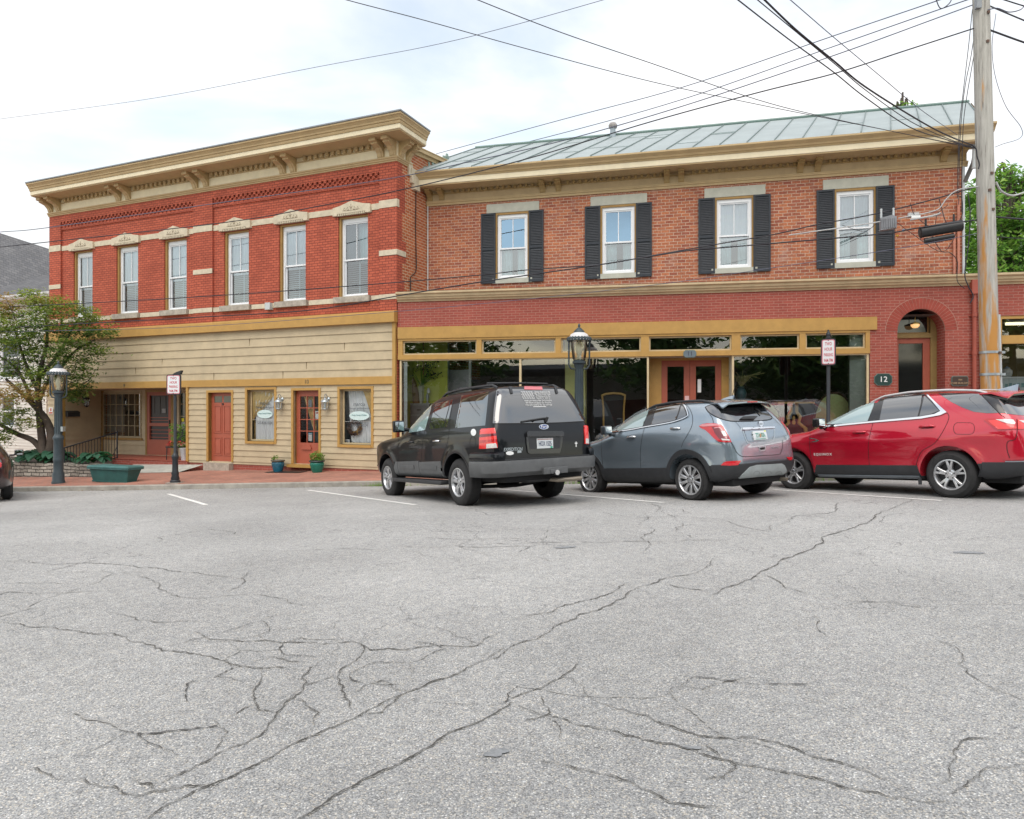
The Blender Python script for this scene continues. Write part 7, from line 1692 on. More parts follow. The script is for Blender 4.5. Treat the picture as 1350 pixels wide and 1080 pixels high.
cable('thin drooping wire curling beside the right of the utility pole', PAo(0.3), (14, 14.3), [(1313, 18), (1308, 60), (1312, 100), (1326, 140), (1346, 168), (1345, 182), (1322, 190), (1312, 194)], 0.006, M_WIRE2)
cable('jumper loop above the power wires left of the pole top', PAo(0.1), (-17, 21.9), [(1233, -4), (1238, 9), (1243, 11), (1252, 4), (1256, -5)], 0.010)
cable('pale cable curving from the pole to the right over the green tree', PAo(0.3), (14, 14.6), [(1313, 240), (1320, 252), (1335, 258), (1355, 252)], 0.02, M_WIRE3)
cable('black telephone cable leaving the pole over the green tree', PAo(0.2), (14, 14.5), [(1312, 286), (1335, 288), (1400, 293)], 0.018)
cable('thin black wire over the green tree at the far right', PAo(0.2), (14, 14.5), [(1312, 312), (1350, 315), (1400, 318)], 0.008)
for i, (px, lab) in enumerate((([(1282, 12), (1277, 60), (1270, 120), (1265, 165), (1263, 215), (1262, 262)], 'left of the three thin drop wires beside the pole'), ([(1286, 35), (1280, 75), (1273, 110), (1268, 150), (1265, 200), (1264, 270)], 'middle of the three thin drop wires beside the pole'), ([(1286, 60), (1281, 90), (1275, 125), (1270, 165), (1268, 230), (1268, 280)], 'right of the three thin drop wires beside the pole'))):
 cable(lab, (9.3, 14.6), (9.75, 14.1), px, 0.007)
for i, (px, m_, rr, lab) in enumerate((
 ([(1282, 192), (1287, 197), (1288, 206), (1291, 216), (1290, 223)], M_WIRE, 0.012, 'short service tail hanging from the eave onto the pole'),
 ([(1240, 281), (1232, 284), (1200, 290)], M_WIRE3, 0.02, 'short pale cable between the amplifier and the white clip'),
 ([(1290, 246), (1262, 251), (1248, 262), (1238, 275), (1225, 280), (1205, 284), (1184, 288)], M_WIRE3, 0.012, 'pale bent cable rising to the pole above the black splice case'),
 ([(1178, 290), (1205, 310), (1240, 332), (1256, 318), (1262, 300)], M_WIRE, 0.006, 'slack black loop under the black splice case'),
 ([(1222, 300), (1240, 330), (1252, 333), (1262, 345), (1262, 370), (1272, 381)], M_WIRE, 0.007, 'black wire falling past the downpipes to the belt cornice'),
 ([(1276, 255), (1279, 280), (1277, 320), (1272, 360), (1276, 376), (1283, 390), (1279, 400)], M_WIRE, 0.011, 'black cable hanging left of the pole down to the rain head'),
 ([(1110, 297), (1140, 305), (1160, 290)], M_WIRE, 0.006, 'thin loop under the wire left of the amplifier'),
 ([(1200, 268), (1207, 285), (1230, 300), (1236, 282), (1250, 270)], M_WIRE, 0.006, 'thin tangled wire between the two cables by the pole'),
 ([(1238, 262), (1246, 290), (1255, 300), (1268, 285), (1268, 262), (1262, 258)], M_WIRE, 0.008, 'black tangle of wire against the corner of the building'),
 ([(1040, 310), (1090, 303), (1130, 297), (1163, 292)], M_WIRE3, 0.013, 'pale cable left of the grey amplifier box'))):
 cable(lab, PAo(-0.05), PLf, px, rr, m_)
def pt(x, y): return spanpts(PA, PLf, [(x, y), (x + 1, y)])[0]
wdir = Vector((PLf[0] - PA[0], PLf[1] - PA[1], 0)).normalized()
a, b = pt(1212, 307), pt(1269, 297)
t = thing('splice_case', 'fat black cylindrical splice case hanging on the cables left of the pole', 'cable box', loc=(a + b) / 2)
g = MB(); d = (b - a); g.tube([a, a + d * 0.02, a + d * 0.06, b - d * 0.05, b - d * 0.02, b], [0.09, 0.125, 0.115, 0.115, 0.12, 0.07], 20); g.build('case', M_BLACK, t, smooth=40)
g = MB(); dn = Vector((0, 0, -0.19)); g.tube([a + d * 0.12 + dn, a + d * 0.8 + dn], 0.055, 10)
for k in range(14): g.tube([a + d * (0.15 + 0.045 * k) + dn, a + d * (0.15 + 0.045 * k) + dn + Vector((0, 0, -0.075))], 0.017, 5)
g.build('cable_tray', M_BLACK, t)
for s in (0.15, 0.8):
 g = MB(); g.tube([a + d * s + Vector((0, 0, 0.1)), a + d * s + Vector((0, 0, 0.26))], 0.02, 6); g.build('hanger', M_BLACK, t)
a, b = pt(1160, 296), pt(1181, 293)
t = thing('cable_amplifier', 'grey finned amplifier box hanging on the wire before the last shuttered window', 'cable box', loc=(a + b) / 2)
FA = Frame(0, 0, origin=a.xy, U=(-wdir).xy); L_ = (b - a).length; zc = a.z
g = MB(); g.prism(FA, [(0.0, zc - 0.14), (L_, zc - 0.11), (L_, zc + 0.13), (L_ * 0.7, zc + 0.17), (0.0, zc + 0.12)], -0.07, 0.07); g.build('housing', mat('amp_grey', (0.23, 0.24, 0.26), 0.5, var=0.2), t)
g = MB()
for k in range(7): g.box(FA, 0.02 + k * L_ / 7.3, 0.035 + k * L_ / 7.3, 0.07, 0.095, zc - 0.1, zc + 0.1)
g.build('fins', mat('amp_grey', (0.23, 0.24, 0.26), 0.5, var=0.2), t)
for s in (0.08, 0.85):
 g = MB(); g.tube([FA.p(L_ * s, 0, zc + 0.13), FA.p(L_ * s, 0, zc + 0.33)], 0.022, 6); g.build('hanger', mat('pale_grey', (0.5, 0.53, 0.54), 0.5), t)
q = pt(1204, 284)
t = thing('cable_clip', 'small white splitter clipped to the pale cable right of the amplifier', 'cable box', loc=q)
g = MB(); FQ = Frame(0, 0, origin=q.xy, U=(-wdir).xy); g.box(FQ, -0.1, 0.1, -0.04, 0.04, q.z - 0.04, q.z + 0.05); g.build('body', M_WIRE3, t)
g = MB(); g.box(FQ, -0.05, 0.12, 0.04, 0.06, q.z - 0.07, q.z - 0.02); g.build('tag_plate', M_PAPER, t)
for x, y, cl, nm in ((1191, 304, (0.02, 0.25, 0.5), 'blue'), (1183, 311, (0.55, 0.3, 0.03), 'orange')):
 q = pt(x, y); t = thing('marker_tag', f'tiny {nm} marker tag on the wires left of the black splice case', 'marker', loc=q)
 g = MB(); g.lathe(q, [(0.02, -0.02), (0.035, 0), (0.02, 0.02)], 8); g.build('disc', mat('marker_' + nm, cl, 0.5), t)
p0, p1 = F2.P(1284, 222, 0.35), F2.P(1285, 196, 0.35)
t = thing('service_mast', 'pale weatherhead pipe at the right end of the eave behind the pole', 'service mast', loc=p0)
g = MB(); g.tube([p0, p1], 0.05, 10); g.build('mast', mat('pale_grey', (0.5, 0.53, 0.54), 0.5), t, smooth=60)
g = MB(); g.lathe(p1, [(0.06, 0), (0.08, 0.05), (0.06, 0.12), (0.01, 0.14)], 12); g.build('weatherhead', mat('pale_grey', (0.5, 0.53, 0.54), 0.5), t, smooth=60)
def ground_pose(X0, Y0, h, pitch, roll, z0=None):
 c, s = math.cos(h), math.sin(h)
 f = Vector((-s * math.cos(pitch), c * math.cos(pitch), math.sin(pitch))); r = Vector((c * math.cos(roll), s * math.cos(roll), math.sin(roll)))
 u = r.cross(f).normalized(); r = f.cross(u).normalized(); f.normalize()
 M = Matrix.Identity(4)
 for i in range(3): M[i][0], M[i][1], M[i][2] = r[i], f[i], u[i]
 M[0][3], M[1][3], M[2][3] = X0, Y0, z0 if z0 is not None else gz(X0, Y0) + 0.004
 return M
def pl(pts, smooth=0.0):
 """piecewise cubic (monotone) through (x, v) points, vectorised"""
 xs = np.array([p[0] for p in pts], float); ys = np.array([p[1] for p in pts], float)
 h = np.diff(xs); dl = np.diff(ys) / h
 m = np.zeros(len(xs)); m[0], m[-1] = dl[0], dl[-1]
 for i in range(1, len(xs) - 1):
  m[i] = 0 if dl[i - 1] * dl[i] <= 0 else 2 * dl[i - 1] * dl[i] / (dl[i - 1] + dl[i])
 def f(x):
  x = np.asarray(x, float); i = np.clip(np.searchsorted(xs, x) - 1, 0, len(h) - 1)
  t = np.clip((x - xs[i]) / h[i], 0, 1)
  return (2 * t**3 - 3 * t**2 + 1) * ys[i] + (t**3 - 2 * t**2 + t) * h[i] * m[i] + (-2 * t**3 + 3 * t**2) * ys[i + 1] + (t**3 - t**2) * h[i] * m[i + 1]
 return f
class Body:
 def __init__(s, top, bottom, width, rear, front, zm, sm, plan, p=7.0, qr=16.0, qf=10.0, bump=None, crown=0.03):
  s.top, s.bottom, s.width, s.rear, s.front, s.zm, s.sm, s.plan, s.p, s.qr, s.qf, s.bump, s.crown = top, bottom, width, rear, front, zm, sm, plan, p, qr, qf, bump, crown
 def mesh(s, n=(170, 52, 60)):
  NL, NW, NV = n
  def ax(k):
   t = np.linspace(-1, 1, k + 1); return np.sign(t) * (1 - (1 - np.abs(t)) ** 1.35)
  A, Bv, C = ax(NW), ax(NV), np.linspace(-1, 1, NL + 1)
  C = np.sign(C) * (1 - (1 - np.abs(C)) ** 1.15)
  key, V, Fc = {}, [], []
  def vid(a, b, c):
   k = (round(a, 6), round(b, 6), round(c, 6))
   if k not in key: key[k] = len(V); V.append((a, b, c))
   return key[k]
  def sheet(P, Q, fn, flip):
   ids = [[vid(*fn(p, q)) for q in Q] for p in P]
   for i in range(len(P) - 1):
    for j in range(len(Q) - 1):
     f = (ids[i][j], ids[i + 1][j], ids[i + 1][j + 1], ids[i][j + 1]); Fc.append(f[::-1] if flip else f)
  sheet(C, Bv, lambda c, b: (-1, b, c), True); sheet(C, Bv, lambda c, b: (1, b, c), False)
  sheet(C, A, lambda c, a: (a, 1, c), True); sheet(C, A, lambda c, a: (a, -1, c), False)
  sheet(A, Bv, lambda a, b: (a, b, 1), True); sheet(A, Bv, lambda a, b: (a, b, -1), False)
  U = np.array(V, float); a, b, c = U[:, 0], U[:, 1], U[:, 2]
  q = np.where(c > 0, s.qf, s.qr); lo, hi = np.full(len(U), 0.3), np.full(len(U), 1.0)
  for _ in range(40):
   k = 0.5 * (lo + hi); g = np.abs(k * a) ** s.p + np.abs(k * b) ** s.p + np.abs(k * c) ** q
   lo = np.where(g < 1, k, lo); hi = np.where(g < 1, hi, k)
  a, b, c = a * k, b * k, c * k
  z = s.zm + b * 0.6
  for _ in range(25):
   y = np.where(c > 0, s.sm + c * (s.front(z) - s.sm), s.sm + c * (s.sm - s.rear(z)))
   zt = s.top(y) - s.crown * np.abs(a) ** 2
   z = 0.5 * z + 0.5 * np.where(b > 0, s.zm + b * (zt - s.zm), s.zm + b * (s.zm - s.bottom(y)))
  w = s.width(z) * s.plan(y)
  x = a * w
  if s.bump is not None: x = x + np.sign(a) * np.abs(a) ** 4 * s.bump(y, z)
  me = bpy.data.meshes.new('body')
  me.from_pydata(np.stack([x, y, z], 1).tolist(), [], Fc)
  bm = bmesh.new(); bm.from_mesh(me); bmesh.ops.recalc_face_normals(bm, faces=bm.faces); bm.to_mesh(me); bm.free()
  me.polygons.foreach_set('use_smooth', [True] * len(me.polygons)); me.update()
  return me
def cut_arches(me, cyls, low=0.3):
 """wheel wells: subtract a cylinder at each wheel; cyls: (xc, y, z, radius, half depth)"""
 ob = bpy.data.objects.new('cut_a', me); COL.objects.link(ob)
 cb = bmesh.new()
 for xc, y, z, r, hd in cyls:
  M = Matrix.Translation((xc, y, z)) @ Matrix.Rotation(PI / 2, 4, 'Y')
  bmesh.ops.create_cone(cb, cap_ends=True, segments=72, radius1=r, radius2=r, depth=2 * hd, matrix=M)
 cm = bpy.data.meshes.new('cut_b'); cb.to_mesh(cm); cb.free()
 cm.materials.append(M_PAINTDUMMY); cm.materials.append(M_WELL); cm.polygons.foreach_set('material_index', [1] * len(cm.polygons))
 co_ = bpy.data.objects.new('cut_b', cm); COL.objects.link(co_)
 md = ob.modifiers.new('b', 'BOOLEAN'); md.operation = 'DIFFERENCE'; md.object = co_; md.solver = 'EXACT'
 dg = bpy.context.evaluated_depsgraph_get(); dg.update()
 out = bpy.data.meshes.new_from_object(ob.evaluated_get(dg), depsgraph=dg)
 bpy.data.objects.remove(ob); bpy.data.objects.remove(co_)
 out.polygons.foreach_set('use_smooth', [True] * len(out.polygons)); out.set_sharp_from_angle(angle=math.radians(32))
 return out
def paint(name, col, metal=0.0, rough=0.3, dust=0.22, coat=1.0):
 m = bpy.data.materials.new(name); nt, N, L, B = nodes_of(m)
 B.inputs['Base Color'].default_value = (*col, 1); B.inputs['Metallic'].default_value = metal; B.inputs['Roughness'].default_value = rough
 B.inputs['Coat Weight'].default_value = coat; B.inputs['Coat Roughness'].default_value = 0.02; B.inputs['Specular IOR Level'].default_value = 0.2; B.inputs['Coat IOR'].default_value = 1.5 if metal == 0 else 1.75
 tc = N.new('ShaderNodeTexCoord'); no = N.new('ShaderNodeTexNoise'); no.inputs['Scale'].default_value = 5; no.inputs['Detail'].default_value = 8; no.inputs['Roughness'].default_value = 0.7; L.new(tc.outputs['Object'], no.inputs['Vector'])
 sp = N.new('ShaderNodeSeparateXYZ'); L.new(tc.outputs['Object'], sp.inputs[0])
 mr = N.new('ShaderNodeMapRange'); mr.inputs[1].default_value = 0.3; mr.inputs[2].default_value = 0.85; mr.inputs[3].default_value = dust; mr.inputs[4].default_value = 0.0; L.new(sp.outputs['Z'], mr.inputs[0])
 mu = N.new('ShaderNodeMath'); mu.operation = 'MULTIPLY'; L.new(mr.outputs[0], mu.inputs[0]); L.new(no.outputs['Fac'], mu.inputs[1])
 mx = N.new('ShaderNodeMix'); mx.data_type = 'RGBA'; mx.inputs[6].default_value = (*col, 1); mx.inputs[7].default_value = (0.24, 0.22, 0.19, 1); L.new(mu.outputs[0], mx.inputs[0]); L.new(mx.outputs[2], B.inputs['Base Color'])
 r2 = N.new('ShaderNodeMapRange'); r2.inputs[1].default_value = 0; r2.inputs[2].default_value = 0.3; r2.inputs[3].default_value = 0.02; r2.inputs[4].default_value = 0.35; L.new(mu.outputs[0], r2.inputs[0]); L.new(r2.outputs[0], B.inputs['Coat Roughness'])
 return m
M_PAINTDUMMY = mat('paint_dummy', (0.5, 0.5, 0.5)); M_WELL = mat('wheel_well', (0.012, 0.012, 0.013), 0.9)
M_TYRE = mat('tyre_rubber', (0.028, 0.028, 0.029), 0.85, var=0.3, scale=12, bump=0.3, bscale=70)
M_ALLOY = mat('alloy_silver', (0.56, 0.57, 0.59), 0.28, metal=0.75, var=0.06)
M_ALLOY_DK = mat('brake_dark', (0.035, 0.035, 0.038), 0.6, var=0.3)
M_PLASTIC = mat('trim_plastic', (0.030, 0.032, 0.036), 0.55, var=0.15, scale=8)
M_SEAM = mat('panel_gap', (0.006, 0.006, 0.007), 0.8)
M_CHROME = mat('chrome', (0.75, 0.76, 0.78), 0.12, metal=1.0, var=0.02)
def tinted(name, col, spec=0.6):
 if name in MATS: return MATS[name]
 m = mat(name, col, 0.02, var=0.02, spec=spec, coat=1.0); m.node_tree.nodes['Principled BSDF'].inputs['Coat IOR'].default_value = 2.1; return m
M_TINT = tinted('privacy_glass', (0.012, 0.014, 0.017), 1.0); M_SKYTINT = tinted('front_glass', (0.27, 0.39, 0.40), 1.0)  # front glass: reflected sky and see-through put into the base colour
M_LENS_RED = mat('lens_red', (0.50, 0.006, 0.012), 0.12, var=0.15, scale=14, coat=1.0)
M_LENS_BRT = mat('lens_red_bright', (0.80, 0.035, 0.03), 0.15, var=0.1, coat=1.0)
M_LENS_DK = mat('lens_red_dark', (0.16, 0.004, 0.012), 0.12, coat=1.0)
M_LENS_WH = mat('lens_clear', (0.66, 0.64, 0.62), 0.15, var=0.15, scale=30, coat=1.0)
class Car:
 def __init__(s, name, label, M, body, paintm, wheels, arch_r, well_in, track, group=None, low=lambda p: p.z < 0.3):
  s.M = M; s.Mi = M.inverted(); s.cam = s.Mi @ Vector((0, 0, 0)); s.body = body; s.paint = paintm
  s.root = thing(name, label, 'car', mat=M, group=group)
  me = body.mesh(); bm = bmesh.new(); bm.from_mesh(me); s.bvh = BVHTree.FromBMesh(bm); bm.free()
  me.materials.append(paintm); me.materials.append(M_WELL)
  yw, r = wheels
  cyl = []
  for y in yw:
   for sg in (-1, 1): cyl.append((sg * (track + 0.14), y, r + 0.01, arch_r, well_in))
  me2 = cut_arches(me, cyl); me2.name = 'body'
  me2.materials.clear(); me2.materials.append(paintm); me2.materials.append(M_WELL); me2.materials.append(M_PLASTIC)
  for pg in me2.polygons:
   if pg.material_index == 0 and low(pg.center): pg.material_index = 2
  s.shell = mesh_part('body', me2, [], s.root)
 def ray(s, x, y):
  d = s.Mi.to_3x3() @ Vector(((x - CX) / F_PX, 1.0, (CY - y) / F_PX)); d.normalize()
  h = s.bvh.ray_cast(s.cam, d)
  return (h[0], h[1]) if h[0] is not None else (None, None)
 def snap(s, p, inward):
  h = s.bvh.ray_cast(Vector(p) - Vector(inward) * 3, Vector(inward)); return (h[0], h[1]) if h[0] is not None else (None, None)
 def patch(s, name, poly, mats, off=0.004, step=None, parent=None, cast=None, holes=(), mirror=False, skirt=0.012, smooth=40, label=None, offf=None):
  """a panel lying on the bodywork: outline in the cast plane, every vertex dropped onto the surface"""
  cast = cast or s.ray
  xs = [p[0] for p in poly]; ys = [p[1] for p in poly]
  st = step or max(max(xs) - min(xs), max(ys) - min(ys)) / 34
  def dens(pl_):
   o = []
   for a, b in zip(pl_, pl_[1:] + pl_[:1]):
    n = max(1, int(math.hypot(b[0] - a[0], b[1] - a[1]) / st + 0.5)); o += [(a[0] + (b[0] - a[0]) * k / n, a[1] + (b[1] - a[1]) * k / n) for k in range(n)]
   return o
  loops = [dens(list(poly))] + [dens(list(h)) for h in holes]
  pts, faces = [], []
  for l in loops:
   faces.append(list(range(len(pts), len(pts) + len(l)))); pts += [Vector(p) for p in l]
  def inside(p, l):
   c = False
   for a, b in zip(l, l[1:] + l[:1]):
    if (a[1] > p[1]) != (b[1] > p[1]) and p[0] < (b[0] - a[0]) * (p[1] - a[1]) / (b[1] - a[1]) + a[0]: c = not c
   return c
  y = min(ys) + st * 0.5
  while y < max(ys):
   x = min(xs) + st * 0.5
   while x < max(xs):
    if inside((x, y), loops[0]) and min(math.hypot(x - q[0], y - q[1]) for l in loops for q in l) > st * 0.45: pts.append(Vector((x, y)))
    x += st
   y += st
  edges = [(f[i], f[(i + 1) % len(f)]) for f in faces for i in range(len(f))]
  V, E, Fc, ov, oe, of = delaunay_2d_cdt(pts, edges, [], 0, 1e-6)
  P, Nn = [], []
  for v in V:
   h, n = cast(v[0], v[1]); P.append(h); Nn.append(n)
  keep = []
  for f in Fc:
   c = sum((V[i] for i in f), Vector((0, 0))) / len(f)
   if not inside(c, loops[0]) or any(inside(c, l) for l in loops[1:]): continue
   if any(P[i] is None for i in f): continue
   if max((P[f[i]] - P[f[(i + 1) % 3]]).length for i in range(3)) > 0.5: continue
   keep.append(tuple(f))
  return s.shellmesh(name, P, Nn, keep, mats, off, parent, mirror, skirt, smooth, label, offf)
 def shellmesh(s, name, P, Nn, tris, mats, off, parent, mirror, skirt, smooth, label=None, offf=None):
  used = sorted({i for f in tris for i in f})
  if not used: print('EMPTY PATCH', name); return None
  mp = {i: k for k, i in enumerate(used)}
  bm = bmesh.new(); vs = [bm.verts.new(P[i] + Nn[i] * (off if offf is None else off * offf(P[i]))) for i in used]
  for f in tris:
   a, b, c = [mp[i] for i in f]
   n = (vs[b].co - vs[a].co).cross(vs[c].co - vs[a].co)
   if n.dot(Nn[f[0]]) < 0: b, c = c, b
   try: bm.faces.new((vs[a], vs[b], vs[c]))
   except ValueError: pass
  if skirt:
   bd = [e for e in bm.edges if len(e.link_faces) == 1]
   inn = {}
   for e in bd:
    for v in e.verts:
     if v not in inn:
      i = used[vs.index(v)] if v in vs else None
      inn[v] = bm.verts.new(v.co - Nn[i] * (off + skirt))
   for e in bd:
    l = e.link_loops[0]; a, b = l.vert, l.link_loop_next.vert
    bm.faces.new((b, a, inn[a], inn[b]))
  me = bpy.data.meshes.new(name)
  bm.to_mesh(me)
  if not isinstance(mats, (list, tuple)): mats = [mats]
  for m in mats: me.materials.append(m)
  me.polygons.foreach_set('use_smooth', [True] * len(me.polygons)); me.set_sharp_from_angle(angle=math.radians(smooth)); me.update()
  o = mesh_part(name, me, [], parent or s.root, label)
  if mirror:
   bmesh.ops.transform(bm, matrix=Matrix.Scale(-1, 4, (1, 0, 0)), verts=bm.verts); bmesh.ops.reverse_faces(bm, faces=bm.faces)
   m2 = bpy.data.meshes.new(name); bm.to_mesh(m2)
   for m in mats: m2.materials.append(m)
   m2.polygons.foreach_set('use_smooth', [True] * len(m2.polygons)); m2.set_sharp_from_angle(angle=math.radians(smooth)); m2.update()
   p2 = parent
   mesh_part(name, m2, [], s.root if (parent is None or mirror != 'same') else parent, label)
  bm.free()
  return o
 def line(s, name, pts, w, mats, off=0.003, parent=None, cast=None, mirror=False, closed=False):
  """a thin strip (panel gap, chrome line) following the bodywork"""
  cast = cast or s.ray
  P = [Vector((p[0], p[1])) for p in pts]; Q = []
  if closed: P = P + [P[0]]
  for i in range(len(P) - 1):
   p0, p1, p2, p3 = P[max(i - 1, 0)], P[i], P[i + 1], P[min(i + 2, len(P) - 1)]
   for k in range(8):
    t = k / 8; Q.append(0.5 * ((2 * p1) + (p2 - p0) * t + (2 * p0 - 5 * p1 + 4 * p2 - p3) * t * t + (3 * p1 - p0 - 3 * p2 + p3) * t ** 3))
  Q.append(P[-1])
  H = [cast(q[0], q[1]) for q in Q]; H = [h for h in H if h[0] is not None]
  bm = bmesh.new(); prev = None
  for i, (h, n) in enumerate(H):
   t = H[min(i + 1, len(H) - 1)][0] - H[max(i - 1, 0)][0]; sd_ = t.cross(n)
   if sd_.length < 1e-7: continue
   sd_.normalize(); a = bm.verts.new(h + n * off + sd_ * w / 2); b = bm.verts.new(h + n * off - sd_ * w / 2)
   if prev: bm.faces.new((prev[0], a, b, prev[1]))
   prev = (a, b)
  me = bpy.data.meshes.new(name); bm.to_mesh(me); me.materials.append(mats); me.polygons.foreach_set('use_smooth', [True] * len(me.polygons))
  o = mesh_part(name, me, [], parent or s.root)
  if mirror:
   bmesh.ops.transform(bm, matrix=Matrix.Scale(-1, 4, (1, 0, 0)), verts=bm.verts); bmesh.ops.reverse_faces(bm, faces=bm.faces)
   m2 = bpy.data.meshes.new(name); bm.to_mesh(m2); m2.materials.append(mats); mesh_part(name, m2, [], parent or s.root)
  bm.free(); return o
 def side_cast(s, sg=-1):
  return lambda y, z: s.snap((0, y, z), (-sg, 0, 0)) if False else s._sc(sg, y, z)
 def _sc(s, sg, y, z):
  h = s.bvh.ray_cast(Vector((sg * 3, y, z)), Vector((-sg, 0, 0))); return (h[0], h[1]) if h[0] is not None else (None, None)
 def rear_cast(s):
  def f(x, z):
   h = s.bvh.ray_cast(Vector((x, -4, z)), Vector((0, 1, 0))); return (h[0], h[1]) if h[0] is not None else (None, None)
  return f
 def front_cast(s):
  def f(x, z):
   h = s.bvh.ray_cast(Vector((x, 8, z)), Vector((0, -1, 0))); return (h[0], h[1]) if h[0] is not None else (None, None)
  return f
 def top_cast(s):
  def f(x, y):
   h = s.bvh.ray_cast(Vector((x, y, 5)), Vector((0, 0, -1))); return (h[0], h[1]) if h[0] is not None else (None, None)
  return f
 def plan_ray(s, ang, z, yc=0.8):
  """surface point at height z in plan direction ang (0 = right, -90 = rear) seen from (0, yc)"""
  d = Vector((math.cos(ang), math.sin(ang), 0))
  for k in range(12):
   h = s.bvh.ray_cast(Vector((0, yc, z + 0.02 * k)) + d * 6, -d)
   if h[0] is not None: return Vector((h[0].x, h[0].y, z)), h[1]
  return None, None
 def band(s, name, pth, prof, mats, parent=None, label=None, smooth=35):
  """bumper: pth = list of (cast x, cast y) plan points given as angle; prof [(z, out)]"""
  rows = []
  for a in pth:
   row = []
   for z, o in prof:
    h, n = s.plan_ray(a, z)
    nh = Vector((n.x, n.y, 0)).normalized(); row.append(h + nh * o)
   rows.append(row)
  bm = bmesh.new(); V = [[bm.verts.new(p) for p in r] for r in rows]
  for i in range(len(V) - 1):
   for j in range(len(prof) - 1): bm.faces.new((V[i][j], V[i + 1][j], V[i + 1][j + 1], V[i][j + 1]))
  for r in (V[0], V[-1]):
   try: bm.faces.new(r)
   except ValueError: pass
  bmesh.ops.recalc_face_normals(bm, faces=bm.faces)
  me = bpy.data.meshes.new(name); bm.to_mesh(me); bm.free(); me.materials.append(mats)
  me.polygons.foreach_set('use_smooth', [True] * len(me.polygons)); me.set_sharp_from_angle(angle=math.radians(smooth)); me.update()
  return mesh_part(name, me, [], parent or s.root, label)
 def wheel(s, y, r, rim_r, wdt, xo, style, src=None):
  """wheel whose outer face is at |x| = xo on both sides"""
  def build(sg):
   R = Matrix(((0, 0, sg, 0), (1, 0, 0, 0), (0, 1, 0, 0), (0, 0, 0, 1)))     # local: z outwards
   if sg < 0: R = Matrix(((0, 0, -1, 0), (-1, 0, 0, 0), (0, 1, 0, 0), (0, 0, 0, 1)))
   M = Matrix.Translation((sg * xo, y, r)) @ R
   def mk(name, mb, m, parent, smooth=40):
    me = bpy.data.meshes.new(name); me.from_pydata([M @ p for p in mb.v], [], mb.f); me.materials.append(m)
    bm = bmesh.new(); bm.from_mesh(me); bmesh.ops.recalc_face_normals(bm, faces=bm.faces); bm.to_mesh(me); bm.free()
    me.polygons.foreach_set('use_smooth', [True] * len(me.polygons)); me.set_sharp_from_angle(angle=math.radians(smooth)); me.update()
    return mesh_part(name, me, [], parent)
   t = MB(); hw = wdt
   t.lathe((0, 0, 0), [(rim_r - 0.005, -0.03), (rim_r + 0.012, -0.008), (rim_r + 0.03, 0.0), (rim_r + (r - rim_r) * 0.55, 0.004), (r - 0.045, -0.012), (r - 0.018, -0.03), (r - 0.005, -0.05), (r, -0.075), (r, -hw + 0.07), (r - 0.02, -hw + 0.03), (rim_r + 0.03, -hw), (rim_r - 0.02, -hw + 0.01), (rim_r - 0.03, -0.12)], 64, cap=False)
   w = mk('wheel', t, M_TYRE, s.root)
   t = MB()
   for k in range(64):
    a = 2 * PI * k / 64;
    for (z0, z1, da) in ((-0.045, -0.085, 0.02), (-0.10, -hw / 2 - 0.01, -0.02), (-hw / 2 - 0.03, -hw + 0.06, 0.02)):
     c0, c1 = a, a + 0.06
     q = [(r + 0.004, c0, z0), (r + 0.004, c1, z0), (r + 0.004, c1 + da, z1), (r + 0.004, c0 + da, z1)]
     t.face([(rr * math.cos(c), rr * math.sin(c), z) for rr, c, z in q])
   mk('tread', t, M_TYRE, w)
   t = MB(); t.lathe((0, 0, 0), [(rim_r - 0.028, -0.10), (rim_r - 0.022, -0.02), (rim_r - 0.008, -0.004), (rim_r + 0.006, -0.006), (rim_r + 0.004, -0.02)], 64, cap=False)
   rim = mk('rim', t, M_ALLOY, w)
   t = MB(); t.lathe((0, 0, 0), [(0.02, -0.11), (rim_r - 0.02, -0.10)], 40); t.lathe((0, 0, 0), [(0.06, -0.108), (rim_r * 0.62, -0.085), (rim_r * 0.62, -0.095)], 40); mk('brake_disc', t, M_ALLOY_DK, w)
   t = MB()
   def spoke(a0, r0, r1, w0, w1, z0, z1, th=0.03, sk=0.0):
    rows = []
    for q in range(5):
     f = q / 4; rr = r0 + (r1 - r0) * f; ww = (w0 + (w1 - w0) * f) / 2; zz = z0 + (z1 - z0) * f + 0.008 * math.sin(PI * f); aa = a0 + sk * f
     ca, sa = math.cos(aa), math.sin(aa)
     pts = [(-ww, zz - th), (-ww * 0.9, zz - 0.006), (-ww * 0.6, zz), (ww * 0.6, zz), (ww * 0.9, zz - 0.006), (ww, zz - th)]
     rows.append([Vector((rr * ca - o * sa, rr * sa + o * ca, z)) for o, z in pts])
    t.grid(rows)
   n, kind = style
   for k in range(n):
    a = PI / 2 + 2 * PI * k / n
    if kind == 'five':
     for d in (-0.17, 0.17): spoke(a + d, 0.045, rim_r - 0.014, 0.055, 0.05, -0.035, -0.022, 0.05)
     spoke(a, 0.05, rim_r * 0.55, 0.09, 0.06, -0.04, -0.03)
    elif kind == 'split':
     for d in (-0.15, 0.15): spoke(a + d * 0.4, 0.05, rim_r - 0.012, 0.05, 0.034, -0.03, -0.014, 0.05, d * 0.9)
    elif kind == 'ten':
     spoke(a, 0.05, rim_r - 0.012, 0.042, 0.078 if k % 2 == 0 else 0.06, -0.035, -0.014, 0.04)
    else: spoke(a, 0.05, rim_r - 0.012, 0.05, 0.05, -0.03, -0.015)
   t.lathe((0, 0, 0), [(0.085, -0.05), (0.08, -0.03), (0.06, -0.024)], 30)
   mk('spokes', t, M_ALLOY, rim, 30)
